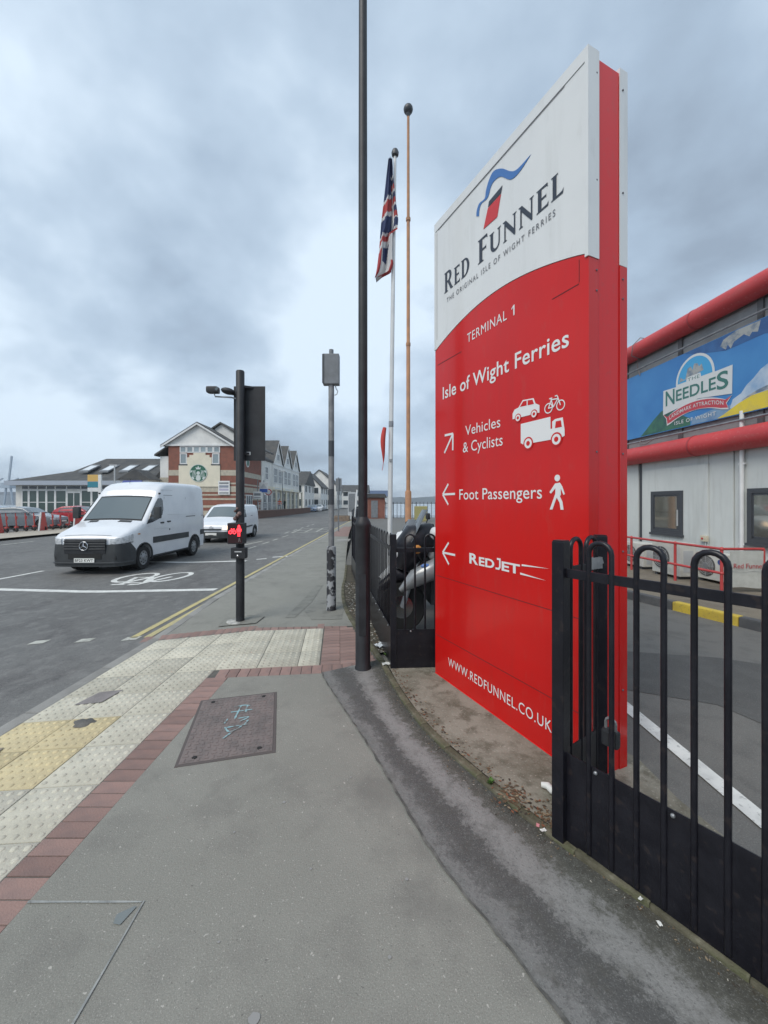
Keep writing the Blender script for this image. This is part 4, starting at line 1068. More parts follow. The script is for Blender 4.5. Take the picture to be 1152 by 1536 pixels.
for i in range(FU + 1):
    for j in range(FV + 1):
        t, s_ = i / FU, j / FV; l, r_ = tab(LE, t), tab(RE, t)
        x = l + (r_ - l) * s_
        y = -.06 + .055 * math.sin(s_ * 10 + t * 3) * min(1, .3 + t * 2) + .02 * math.sin(s_ * 23 + t * 9)
        b.v.append((x, y, -2.72 * t + .03 * math.sin(s_ * 9) * t))
for i in range(FU):
    for j in range(FV):
        o = i * (FV + 1) + j
        b.f.append((o, o + FV + 1, o + FV + 2, o + 1)); b.mi.append(fold_colour((i + .5) / FU, (j + .5) / FV))
b.build('flag_cloth', [mat('flag_navy', (.025, .038, .10), .9), mat('flag_white', (.52, .52, .52), .9), mat('flag_red', (.36, .05, .05), .9)], fl, 60)
pn = thing('red_pennant', 'small furled red pennant hanging low on the white flagpole', 'flag', (.015, 8.93, 3.32))
b = MB(); ps = []
for i in range(13):
    t = i / 12; wdt = .05 * math.sin(math.pi * min(1, .25 + t * .9)) + .006
    ps.append(((-.06 * t - .02 * math.sin(t * 6), -.02 - .02 * math.sin(t * 5), -.95 * t), wdt))
b.tube([p for p, _ in ps], [w_ for _, w_ in ps], 7); b.build('pennant_cloth', mat('pennant_red', (.50, .06, .05), .85), pn, 60)
om = thing('mast', 'tall thin rusty orange mast with a dark ball on top', 'mast', (.97, 16, -.02))
M_rust = mat('rusty_mast', (.46, .235, .12), .75, var=(.36, .19, .11), vscale=3)
MB().lathe([(.14, 0), (.14, .2), (.125, .22), (.125, 2.1), (.10, 2.15)], n=16).build('base', M_rust, om, 40)
MB().lathe([(.08, 2.1), (.078, 8.0), (.07, 8.02), (.065, 13), (.06, 13.05), (.05, 17.2)], n=12).build('shaft', M_rust, om, 40)
MB().sphere((0, 0, 17.4), .19, 14, 10).build('ball', M_dgrey, om, 60)
MB().lathe([(.05, 17.1), (.11, 17.28)], n=12).build('ball_seat', M_dgrey, om)
for k, z in enumerate((8.0, 13.0)): MB().lathe([(.092, z - .06), (.092, z + .06)], n=12).build('collar', M_rust, om)
# ============================================================ VEHICLES
def lerp_tab(tab, y):
    if y <= tab[0][0]: return tab[0][1]
    for (a, va), (b, vb) in zip(tab, tab[1:]):
        if y <= b:
            t = (y - a) / (b - a); t = t * t * (3 - 2 * t) if False else t
            return va + (vb - va) * t
    return tab[-1][1]
class Body:
    """lofted vehicle body; local y from nose (0) to tail, x across, z up"""
    def __init__(s, L, top, wid, z0, belt, roof, tum, corner, crown=.03):
        s.L, s.top, s.wid, s.z0, s.belt, s.roof, s.tum, s.corner, s.crown = L, top, wid, z0, belt, roof, tum, corner, crown
    def hw(s, y, z):
        w = lerp_tab(s.wid, y)
        if z > s.belt: w *= 1 - s.tum * ((z - s.belt) / (s.roof - s.belt)) ** 1.25
        elif z < .5: w *= 1 - .05 * (.5 - z) / .5
        return w
    def tz(s, y): return lerp_tab(s.top, y)
    def zat(s, y, x):
        z1 = s.tz(y); r = min(lerp_tab(s.corner, y), (z1 - s.z0) * .45); w = s.hw(y, z1 - r); f = max(w - r, .05)
        ax = abs(x)
        if ax <= f: return z1 + s.crown * (1 - (ax / f) ** 2)
        c = min((ax - f) / r, 1); return z1 - r + r * math.sqrt(max(0, 1 - c * c))
    def section(s, y):
        z1 = s.tz(y); r = min(lerp_tab(s.corner, y), (z1 - s.z0) * .45); zc = z1 - r
        pts = []
        for k in range(9):
            z = s.z0 + (zc - s.z0) * k / 8; pts.append((s.hw(y, z), z))
        w = s.hw(y, zc); cx = w - r
        for k in range(1, 7):
            t = math.pi / 2 * k / 6; pts.append((cx + r * math.cos(t), zc + r * math.sin(t)))
        for k in range(1, 6):
            x = cx * (1 - k / 5); pts.append((x, z1 + s.crown * (1 - (x / cx) ** 2)))
        left = [(-x, z) for x, z in pts[:-1]][::-1]
        return pts + left
    def build(s, name, m, parent, wheels, R_, n=60, extra_ys=()):
        ys = sorted(set([round(s.L * k / n, 4) for k in range(n + 1)] + [round(p[0], 4) for p in s.top if 0 <= p[0] <= s.L] + [round(p[0], 4) for p in s.wid if 0 <= p[0] <= s.L]))
        b = MB(); k = None
        for y in ys:
            sec = s.section(y); k = len(sec); b.v += [(x, y, z) for x, z in sec]
        for j in range(len(ys) - 1):
            for i in range(k): b.f.append((j * k + i, (j + 1) * k + i, (j + 1) * k + (i + 1) % k, j * k + (i + 1) % k)); b.mi.append(0)
        b.f.append(tuple(range(k))); b.mi.append(0); b.f.append(tuple((len(ys) - 1) * k + i for i in range(k))[::-1]); b.mi.append(0)
        me = b.mesh(name, m)
        bm = bmesh.new(); bm.from_mesh(me); bmesh.ops.recalc_face_normals(bm, faces=bm.faces[:]); bm.to_mesh(me); bm.free()
        o = obj(name, me, None)
        cutters = []
        for wy in wheels:
            for sd in (-1, 1):
                x0, x1 = (.55, 1.3) if sd > 0 else (-1.3, -.55)
                c = MB().cyl((x0, wy, R_[0]), (x1, wy, R_[0]), R_[1], n=28).build('cut', m); cutters.append(c)
                md = o.modifiers.new('b', 'BOOLEAN'); md.operation = 'DIFFERENCE'; md.object = c; md.solver = 'EXACT'
        dg = bpy.context.evaluated_depsgraph_get(); dg.update()
        me2 = bpy.data.meshes.new_from_object(o.evaluated_get(dg))
        o.modifiers.clear(); o.data = me2; me2.name = name
        for c in cutters: bpy.data.objects.remove(c)
        me2.polygons.foreach_set('use_smooth', [True] * len(me2.polygons))
        try: me2.set_sharp_from_angle(angle=R(38))
        except Exception: pass
        o.parent = parent
        return o
    def side(s, parent, name, poly, m, off=.008, sides=(1, -1), sub=None, thick=.012):
        """panel lying on the body side: polygon of (y, z)"""
        out = []
        for sd in sides:
            n = len(poly); vs = []
            for (y, z) in poly: vs.append((sd * (s.hw(y, z) + off), y, z))
            for (y, z) in poly: vs.append((sd * (s.hw(y, z) + off - thick), y, z))
            fs = [tuple(range(n))] + [tuple(range(2 * n - 1, n - 1, -1))] + [(i, i + n, (i + 1) % n + n, (i + 1) % n) for i in range(n)]
            a = sum(poly[i][0] * poly[(i + 1) % n][1] - poly[(i + 1) % n][0] * poly[i][1] for i in range(n))
            if (a < 0) == (sd > 0): fs = [f[::-1] for f in fs]
            out.append(MB().add(vs, fs).build(name, m, parent))
        return out
    def toppatch(s, parent, name, y0, y1, xf0, xf1, m, off=.008, nx=14, ny=10, inset=0):
        """patch on the upper skin (windscreen, vents); half-widths xf0 at y0, xf1 at y1 given as (left,right)"""
        b = MB()
        for j in range(ny + 1):
            t = j / ny; y = y0 + (y1 - y0) * t
            l, r = xf0[0] + (xf1[0] - xf0[0]) * t, xf0[1] + (xf1[1] - xf0[1]) * t
            dz = s.tz(y + .01) - s.tz(y - .01); nrm = Vector((0, -dz, .02)).normalized()
            for i in range(nx + 1):
                x = l + (r - l) * i / nx; z = s.zat(y, x)
                b.v.append((x + 0, y + nrm.y * off, z + nrm.z * off))
        for j in range(ny):
            for i in range(nx): o = j * (nx + 1) + i; b.f.append((o, o + 1, o + nx + 2, o + nx + 1)); b.mi.append(0)
        return b.build(name, m, parent, 50)
    def plan(s, z, y_side, n_front=14):
        """plan outline at height z from right side (y_side) round the nose to the left side"""
        ys = []; y = y_side
        while y > 0: ys.append(y); y -= .05 if y > .35 else .025
        right = [(s.hw(y, z), y) for y in ys]; w0 = s.hw(0, z)
        front = [(w0 * (1 - 2 * k / n_front), 0 - .03 * (1 - (1 - 2 * k / n_front) ** 2)) for k in range(n_front + 1)]
        return right + front + [(-x, y) for x, y in right[::-1]]
    def band(s, parent, name, z0, z1, m, off=.012, y_side=.6, sel=None, thick=.03, bulge=0):
        """strip wrapped around the nose; z0, z1 are numbers or functions of (x, y)"""
        zm = .6; P = s.plan(zm, y_side)
        if sel: P = [p for p in P if sel(*p)]
        b = MB(); n = len(P)
        for i, (x, y) in enumerate(P):
            a, c = Vector(P[max(i - 1, 0)]), Vector(P[min(i + 1, n - 1)]); d = (c - a).normalized(); nr = Vector((-d.y, d.x)) * -1
            if nr.dot(Vector((x, y - 1.0))) < 0: nr = -nr
            a0 = z0(x, y) if callable(z0) else z0; a1 = z1(x, y) if callable(z1) else z1
            for (o_, z) in ((off, a0), (off + bulge, (a0 + a1) / 2), (off, a1), (off - thick, a1), (off - thick, a0)):
                b.v.append((x + nr.x * o_, y + nr.y * o_, z))
        for i in range(n - 1):
            for k in range(5): b.f.append((i * 5 + k, i * 5 + (k + 1) % 5, (i + 1) * 5 + (k + 1) % 5, (i + 1) * 5 + k)); b.mi.append(0)
        b.f.append((4, 3, 2, 1, 0)); b.mi.append(0); q = (n - 1) * 5; b.f.append((q, q + 1, q + 2, q + 3, q + 4)); b.mi.append(0)
        me = b.mesh(name, m)
        bm = bmesh.new(); bm.from_mesh(me); bmesh.ops.recalc_face_normals(bm, faces=bm.faces[:]); bm.to_mesh(me); bm.free()
        me.polygons.foreach_set('use_smooth', [True] * len(me.polygons))
        try: me.set_sharp_from_angle(angle=R(45))
        except Exception: pass
        return obj(name, me, parent)
def wheel(parent, x, y, r, w=.2, rimr=None, n=28, spokes=8):
    sd = 1 if x > 0 else -1; rimr = rimr or r * .62
    wt = obj('wheel', None, parent, (x, y, r), (0, 0, 0 if sd > 0 else math.pi))
    MB().lathe([(rimr * .95, -w / 2), (r * .93, -w / 2), (r, -w / 2 + .03), (r, w / 2 - .03), (r * .94, w / 2), (rimr, w / 2 + .002), (rimr * .96, w / 2 - .03)], axis='x', n=n).build('tyre', M_rubber, wt, 40)
    b = MB().lathe([(rimr * .97, w / 2 - .05), (rimr * .97, w / 2 - .012), (rimr * .82, w / 2 - .02), (rimr * .5, w / 2 + .0), (rimr * .34, w / 2 + .004), (rimr * .28, w / 2 + .02)], axis='x', n=n)
    b.build('rim', M_rim, wt, 35)
    b = MB()
    for k in range(spokes):
        t = 2 * math.pi * k / spokes
        b.lathe([(rimr * .11, w / 2 - .03), (rimr * .10, w / 2 - .008)], (0, rimr * .68 * math.cos(t), rimr * .68 * math.sin(t)), axis='x', n=8)
    b.build('rim_holes', M_rubber, wt)
    return wt
def arch_lips(body, parent, wheels, r, m, zc, off=.006):
    for wy in wheels:
        for sd in (1, -1):
            pts = []
            for k in range(13):
                t = math.pi * (-.08 + 1.16 * k / 12); y, z = wy + r * math.cos(t), zc + r * math.sin(t)
                if 0.02 < y < body.L - .02: pts.append((sd * (body.hw(y, z) + off - .012), y, z))
            MB().tube(pts, .022, 6).build('arch_lip', m, parent, 50)
            MB().cyl((sd * .5, wy, zc), (sd * .56, wy, zc), r * .99, n=20).build('arch_liner', M_rubber, parent)

# ---- big white panel van
vz = road_z(-7.7)
van = thing('panel_van', 'large white panel van with black bumper and grille waiting at the cycle box', 'van', (-7.72, 10.38, vz), 0)
VB = Body(4.72, [(0, .93), (.04, .985), (.15, 1.05), (.5, 1.19), (.92, 1.325), (1.0, 1.36), (1.62, 2.02), (1.68, 2.10), (1.78, 2.25), (1.92, 2.38), (2.1, 2.46), (2.4, 2.51), (3.0, 2.53), (4.3, 2.53), (4.6, 2.50), (4.72, 2.40)],
          [(0, .74), (.05, .83), (.12, .89), (.28, .935), (.6, .955), (1.2, .965), (4.4, .965), (4.65, .945), (4.72, .90)], .30, 1.15, 2.53, .085,
          [(0, .06), (.5, .16), (.95, .14), (1.0, .10), (1.62, .12), (1.8, .17), (2.2, .17), (4.72, .15)], .035)
VB.build('body', M_vanw, van, (.90, 3.88), (.335, .42), 70)
VB.toppatch(van, 'windscreen', 1.03, 1.615, (-.80, .80), (-.735, .735), M_glass)
VB.toppatch(van, 'windscreen_seal', 1.0, 1.645, (-.83, .83), (-.765, .765), M_rubber, .004)
VB.toppatch(van, 'scuttle', .99, 1.025, (-.83, .83), (-.81, .81), M_rubber, .01, 14, 2)
for l, r_ in ((-.62, -.34), (.22, .60)): VB.toppatch(van, 'bonnet_vent', .86, .97, (l, r_), (l + .02, r_ - .02), M_darkp, .006, 6, 3)
win = [(1.02, 1.27), (1.30, 1.31), (1.66, 1.40), (1.84, 1.52), (1.90, 1.66), (1.90, 1.94), (1.83, 2.02), (1.66, 2.01), (1.50, 1.86), (1.25, 1.58)]
VB.side(van, 'side_window', win, M_glass_d, .006)
VB.side(van, 'trim_strip', [(1.32, .70), (3.44, .70), (3.44, .88), (1.32, .88)], M_darkp, .016)
VB.side(van, 'trim_strip', [(4.31, .72), (4.66, .72), (4.66, .90), (4.31, .90)], M_darkp, .016)
for y_ in (1.98, 3.30): VB.side(van, 'door_seam', [(y_, .33), (y_ + .02, .33), (y_ + .02, 2.06), (y_, 2.06)], M_grey, .003, thick=.006)
VB.side(van, 'panel_shade_line', [(1.95, 2.10), (4.60, 2.10), (4.60, 2.118), (1.95, 2.118)], M_grey, .003, thick=.006)  # grey strips paint the shade lines of body creases and the recessed panel
VB.side(van, 'panel_shade_line', [(1.80, 2.26), (4.62, 2.26), (4.62, 2.275), (1.80, 2.275)], M_lightgrey, .004, thick=.006)
VB.side(van, 'panel_shade_line', [(2.12, 1.50), (4.45, 1.46), (4.45, 1.472), (2.12, 1.512)], M_lightgrey, .003, thick=.006)
VB.side(van, 'panel_shade_line', [(4.45, 1.10), (4.46, 1.10), (4.46, 2.05), (4.45, 2.05)], M_lightgrey, .003, thick=.006)
VB.side(van, 'panel_shade_line', [(1.36, 1.10), (4.6, 1.04), (4.6, 1.052), (1.36, 1.112)], M_lightgrey, .003, thick=.006)
VB.side(van, 'sill', [(1.34, .30), (3.44, .30), (3.44, .345), (1.34, .345)], M_darkp, .006)
VB.side(van, 'slide_rail', [(3.28, 1.40), (4.55, 1.40), (4.55, 1.425), (3.28, 1.425)], M_darkp, .006)
for y_, z_ in ((1.72, 1.25), (2.10, 1.27)): VB.side(van, 'door_handle', [(y_, z_), (y_ + .17, z_), (y_ + .17, z_ + .045), (y_, z_ + .045)], M_darkp, .022, thick=.03)
VB.side(van, 'fuel_flap_lock', [(2.20, 1.02), (2.25, 1.02), (2.25, 1.07), (2.20, 1.07)], M_darkp, .006)
VB.side(van, 'roof_marker', [(1.72, 2.14), (1.80, 2.14), (1.80, 2.18), (1.72, 2.18)], M_rubber, .012, thick=.03)
VB.side(van, 'rear_lamp', [(4.62, .95), (4.70, .95), (4.70, 1.55), (4.62, 1.55)], mat('tail_lamp', (.35, .02, .02), .25), .008)
VB.band(van, 'bumper', .22, lambda x, y: .79 if y < .16 else max(.50, .79 + .04 * min(1, (y - .16) / .1) - .9 * max(0, y - .28)), M_darkp, .022, .50, None, .05, .02)
VB.band(van, 'bumper_lip', .30, .335, mat('plastic_mid', (.05, .054, .058), .5), .05, .40, None, .03, .006)
VB.band(van, 'grille', .56, .935, M_blackm, .045, .1, lambda x, y: abs(x) < .60, .04, .01)
for z in (.665, .735, .80, .87): VB.band(van, 'grille_bar', z, z + .028, M_darkp, .062, .1, lambda x, y: abs(x) < .585, .02, .006)
VB.band(van, 'air_intake', .42, .56, M_rubber, .052, .1, lambda x, y: abs(x) < .52, .02)
for sd in (1, -1):
    lampo = VB.band(van, 'headlamp', lambda x, y: .80 + .03 * min(1, y / .3), lambda x, y: .945 + .10 * min(1, max(0, y) / .42), M_lamp_clear, .016, .46, lambda x, y, sd=sd: x * sd > .60 and y < .44, .04, .008)
    VB.band(lampo, 'lamp_surround', lambda x, y: .785 + .03 * min(1, y / .3), lambda x, y: .80 + .03 * min(1, y / .3), M_blackm, .02, .46, lambda x, y, sd=sd: x * sd > .60 and y < .44, .03)
MB().sphere((0, 0, 0), .05, 10, 8, sc=(1, .6, .8)).build('lit_lamp', M_amber, van, 60, (-.80, .06, .87))
em = MB()
em.tube([(.108 * math.cos(t), -.105, .76 + .108 * math.sin(t)) for t in [2 * math.pi * k / 28 for k in range(28)]], .011, 8, closed=True)
for k in range(3):
    t = math.pi / 2 + 2 * math.pi * k / 3
    em.tube([(0, -.108, .76), (.104 * math.cos(t), -.105, .76 + .104 * math.sin(t))], [.020, .004], 6)
em.build('emblem', M_chrome, van, 50)
pl = MB().box(-.26, .26, -.088, -.078, .335, .445).build('number_plate', mat('plate_white', (.78, .78, .74), .4), van)
lettering(pl, 'BF23 KWT', -.235, .235, .355, .07, .0895, M_rubber, 1.0, .01)
for sd in (1, -1):
    ms = MB().bbox(sd * 1.17 - .09, sd * 1.17 + .09, 1.14, 1.26, 1.42, 1.76, .04).build('mirror', M_darkp, van, 50)
    MB().bar((sd * .93, 1.25, 1.50), (sd * 1.12, 1.21, 1.50), .06, .06).build('mirror_arm', M_darkp, ms)
MB().tube([(-.2, 2.02, 2.33), (-.2, 2.06, 2.37)], .03, 8).build('aerial_base', M_rubber, van); MB().tube([(-.2, 2.05, 2.36), (-.2, 2.12, 2.62)], .006, 5).build('aerial', M_rubber, van)
for sd in (-1, 1): MB().tube([(sd * .1 - .1, 1.0, 1.39), (sd * .1 + .42, 1.05, 1.43)], .008, 5).build('wiper', M_rubber, van)
for sd in (1, -1):
    MB().bbox(sd * .70 - .09, sd * .70 + .09, -.035, .06, .40, .50, .02).build('fog_lamp_recess', M_rubber, van, 50)
    VB.side(van, 'side_repeater', [(.62, 1.0), (.72, 1.0), (.72, 1.03), (.62, 1.03)], mat('amber_lens', (.5, .2, .03), .3), .006, sides=(sd,))
    VB.side(van, 'wing_seam', [(1.33, .40), (1.345, .40), (1.10, 1.27), (1.085, 1.27)], M_lightgrey, .003, sides=(sd,), thick=.006)
MB().lathe([(.02, -.06), (.02, -.055)], (.45, 0, .53), axis='y', n=10).build('tow_cover', M_rubber, van)
VB.toppatch(van, 'bonnet_edge', .055, .07, (-.60, .60), (-.62, .62), M_grey, .004, 10, 1)
for wy in (.90, 3.88):
    for sd in (1, -1): wheel(van, sd * .845, wy, .335, .21)
arch_lips(VB, van, (.90, 3.88), .415, M_darkp, .335)
MB().box(-.85, .85, .5, 4.4, .24, .34).build('underbody', M_rubber, van)
MB().bbox(-.93, .93, 4.66, 4.80, .36, .56, .03).build('rear_bumper', M_darkp, van)

# ---- small white van
van2 = thing('small_van', 'small white van with lit headlamp stopped behind the large panel van', 'van', (-8.02, 18.6, road_z(-8)), 0)
SB = Body(4.25, [(0, .72), (.05, .80), (.3, .94), (.8, 1.06), (1.0, 1.12), (1.75, 1.66), (1.9, 1.72), (2.3, 1.78), (3.9, 1.77), (4.15, 1.72), (4.25, 1.60)],
          [(0, .62), (.06, .74), (.2, .82), (.5, .87), (1.2, .885), (3.9, .885), (4.25, .84)], .26, .98, 1.78, .13, [(0, .08), (.9, .14), (1.8, .14), (4.25, .13)], .04)
SB.build('body', M_vanw, van2, (.82, 3.50), (.31, .37), 50)
SB.toppatch(van2, 'windscreen', 1.04, 1.72, (-.70, .70), (-.62, .62), M_glass)
SB.side(van2, 'side_window', [(1.15, 1.10), (1.75, 1.12), (2.2, 1.14), (2.2, 1.52), (1.75, 1.55), (1.55, 1.48)], M_glass_d, .006)
SB.side(van2, 'trim_strip', [(1.25, .56), (3.08, .62), (3.08, .70), (1.25, .64)], M_darkp, .014)
SB.side(van2, 'slide_rail', [(2.9, 1.18), (4.1, 1.18), (4.1, 1.205), (2.9, 1.205)], M_darkp, .006)
SB.side(van2, 'door_seam', [(2.28, .3), (2.292, .3), (2.292, 1.6), (2.28, 1.6)], M_grey, .003, thick=.006)
SB.band(van2, 'bumper', .22, .52, M_darkp, .03, .40, None, .05, .02)
SB.band(van2, 'grille', .60, .66, M_darkp, .014, .1, lambda x, y: abs(x) < .5, .03)
for sd in (1, -1): SB.band(van2, 'headlamp', lambda x, y: .62 + .05 * min(1, y / .3), lambda x, y: .78 + .14 * min(1, max(0, y) / .35), M_amber if sd > 0 else M_lamp_clear, .014, .42, lambda x, y, sd=sd: x * sd > .50 and y < .40, .04)
pl = MB().box(-.26, .26, -.078, -.068, .36, .47).build('number_plate', mat('plate_white', (.78, .78, .74), .4), van2)
em = MB(); em.prism([(-.1, .70), (0, .76), (.1, .70), (.1, .72), (0, .785), (-.1, .72)], -.05, -.04); em.prism([(-.1, .65), (0, .71), (.1, .65), (.1, .67), (0, .735), (-.1, .67)], -.05, -.04); em.build('emblem', M_chrome, van2)
for sd in (1, -1): MB().bbox(sd * 1.0 - .08, sd * 1.0 + .08, 1.22, 1.32, 1.06, 1.26, .03).build('mirror', M_darkp, van2, 50)
for wy in (.82, 3.50):
    for sd in (1, -1): wheel(van2, sd * .79, wy, .31, .19, n=20, spokes=6)
arch_lips(SB, van2, (.82, 3.50), .365, M_darkp, .31)
MB().box(-.75, .75, .4, 4.0, .2, .3).build('underbody', M_rubber, van2)
for (xx, zz_) in ((-.36, 1.30), (.36, 1.30)): MB().bbox(xx - .2, xx + .2, 1.9, 2.02, .7, 1.35, .05).build('seat', M_dgrey, van2)

# ---- parked cars
def car_proto(paint, kind):
    if kind == 'hatch':
        bd = Body(4.0, [(0, .62), (.06, .72), (.5, .86), (1.0, .95), (1.15, 1.0), (1.85, 1.40), (2.3, 1.47), (3.2, 1.42), (3.7, 1.2), (3.9, .98), (4.0, .80)],
                  [(0, .6), (.08, .72), (.3, .82), (.8, .87), (3.4, .87), (3.85, .8), (4.0, .7)], .22, .90, 1.47, .22, [(0, .08), (1.1, .1), (2, .12), (4, .1)], .03)
        g = [(1.35, .94), (3.35, .96), (3.25, 1.22), (2.9, 1.34), (2.0, 1.36)]; ws = (1.2, 1.82); rw = (3.28, 3.72); wh = (.78, 3.2)
    else:
        bd = Body(4.4, [(0, .60), (.06, .72), (.6, .86), (1.2, .94), (1.35, .98), (2.0, 1.38), (2.5, 1.45), (3.6, 1.41), (4.1, 1.25), (4.3, .98), (4.4, .78)],
                  [(0, .62), (.08, .75), (.3, .84), (.8, .88), (3.9, .88), (4.25, .82), (4.4, .72)], .22, .90, 1.45, .22, [(0, .08), (1.2, .1), (2, .12), (4.4, .1)], .03)
        g = [(1.5, .94), (3.95, .96), (3.8, 1.24), (3.4, 1.33), (2.15, 1.34)]; ws = (1.4, 1.97); rw = (3.7, 4.14); wh = (.85, 3.55)
    t = obj('parked_car', None)
    bd.build('body', paint, t, wh, (.31, .36), 36)
    bd.toppatch(t, 'windscreen', ws[0], ws[1], (-.68, .68), (-.56, .56), M_glass, nx=8, ny=6); bd.toppatch(t, 'rear_window', rw[0], rw[1], (-.54, .54), (-.6, .6), M_glass, nx=8, ny=5)
    bd.side(t, 'side_window', g, M_glass, .005)
    for sd in (1, -1):
        bd.band(t, 'headlamp', .60, .74, M_lamp_clear, .012, .35, lambda x, y, sd=sd: x * sd > .45 and y < .32, .03)
        MB().bbox(sd * .97 - .07, sd * .97 + .07, ws[0] + .2, ws[0] + .3, .95, 1.08, .03).build('mirror', paint, t)
        for wy in wh: wheel(t, sd * .77, wy, .31, .19, n=14, spokes=5)
    bd.band(t, 'grille', .42, .56, M_rubber, .012, .1, lambda x, y: abs(x) < .45, .03)
    MB().box(-.26, .26, -.05, -.04, .44, .54).build('number_plate', mat('plate_white', (.78, .78, .74), .4), t)
    return t
def paint(name, c): return mat('car_paint_' + name, c, .25, coat=.6)
cars = [('hatch', 'blue', (.10, .17, .25), (-27.6, 29.2), 96, 'steel blue hatchback parked behind the red scooters, nearest the left edge'),
        ('estate', 'grey', (.16, .18, .20), (-24.2, 27.7), 98, 'grey estate car parked behind the middle of the red scooter rack'),
        ('hatch', 'red', (.42, .03, .04), (-25.2, 33.5), 92, 'red hatchback parked between the grey estate and the glazed pavilion'),
        ('estate', 'black', (.02, .022, .026), (-32.0, 34.0), 94, 'black estate car parked by the left end of the glazed pavilion'),
        ('hatch', 'white', (.66, .67, .68), (-24.9, 37.6), 93, 'white hatchback parked behind the red hatchback by the pavilion door'),
        ('estate', 'silver', (.42, .44, .46), (-31.5, 30.6), 95, 'silver estate car parked behind the steel blue hatchback')]
for kind, nm, c, (x, y), rz, lab in cars:
    t = car_proto(paint(nm, c), kind); t.location = (x + 2, y, -.09); t.rotation_euler = (0, 0, R(rz)); tag(t, lab, 'car', 'cars in the car park')
far_cars = [('white', (-15.2, 86), 'white car parked up the road beyond the gabled terrace, nearest of three'), ('blue', (-15.6, 80.5), 'pale blue car parked beside the far end of the gabled terrace'), ('silver', (-15.9, 96), 'silver car parked furthest up the road on the left')]
for nm, (x, y), lab in far_cars:
    t = car_proto(paint('far_' + nm, {'white': (.66, .67, .68), 'blue': (.16, .22, .32), 'silver': (.4, .42, .44)}[nm]), 'estate'); t.location = (x + 1.0, y, -.228); t.rotation_euler = (0, 0, R(4)); tag(t, lab, 'car', 'cars parked up the road')

# ---- hire scooters in a row with red end boards
M_coral = mat('coral_paint', (.46, .07, .06), .45, var=(.40, .065, .055), vscale=4)
def scooter_proto():
    t = obj('electric_scooter', None)
    MB().bbox(-.08, .08, -.35, .35, .14, .20, .015).build('deck', M_blackm, t)
    MB().tube([(0, -.40, .16), (0, -.46, .30), (0, -.36, 1.12)], [.035, .035, .028], 8).build('stem', M_coral, t, 60)
    MB().tube([(-.24, -.35, 1.12), (-.05, -.36, 1.13), (.05, -.36, 1.13), (.24, -.35, 1.12)], .02, 7).build('handlebar', M_blackm, t)
    MB().bbox(-.07, .07, .20, .38, .20, .30, .02).build('mudguard', M_coral, t)
    for y in (-.46, .44): MB().lathe([(.06, -.03), (.115, -.03), (.13, 0), (.115, .03), (.06, .03)], (0, y, .13), axis='x', n=14).build('wheel', M_rubber, t, 40)
    MB().bbox(-.05, .05, -.46, -.40, .75, .95, .015).build('headlight_unit', M_coral, t)
    return t
rk0, rk1 = Vector((-22.6, 22.6)), Vector((-21.15, 30.0))
sp = scooter_proto(); ns = 14
words = ['first', 'second', 'third', 'fourth', 'fifth', 'sixth', 'seventh', 'eighth', 'ninth', 'tenth', 'eleventh', 'twelfth', 'thirteenth', 'fourteenth']
for k in range(ns):
    p = rk0.lerp(rk1, (k + .5) / ns); o = sp if k == 0 else copy_tree(sp)
    o.location = (p.x, p.y, -.10); o.rotation_euler = (0, 0, R(80 + random.uniform(-8, 8)))
    tag(o, 'coral red electric scooter, %s from the left in the parked row' % words[k], 'scooter', 'scooters parked in a row')
for k, t_ in enumerate((0.03, .36, .66, .97)):
    p = rk0.lerp(rk1, t_)
    e = thing('rack_end_board', ['coral red wedge board at the left end of the scooter row', 'coral red wedge board between the fifth and sixth scooters', 'coral red wedge board between the ninth and tenth scooters', 'coral red wedge board at the right end of the scooter row'][k], 'rack board', (p.x + .55, p.y, -.10), R(-78))
    MB().prism([(-.42, 0), (.42, 0), (.22, 1.15), (-.12, 1.15)], -.03, .03).build('board', M_coral, e)
    MB().prism([(.40, 0), (.47, 0), (.27, 1.15), (.205, 1.15)], -.035, .035).build('edge_strip', M_white, e)
    MB().box(-.10, .14, -.034, -.031, .55, .68).build('label_plate', M_lightgrey, e)

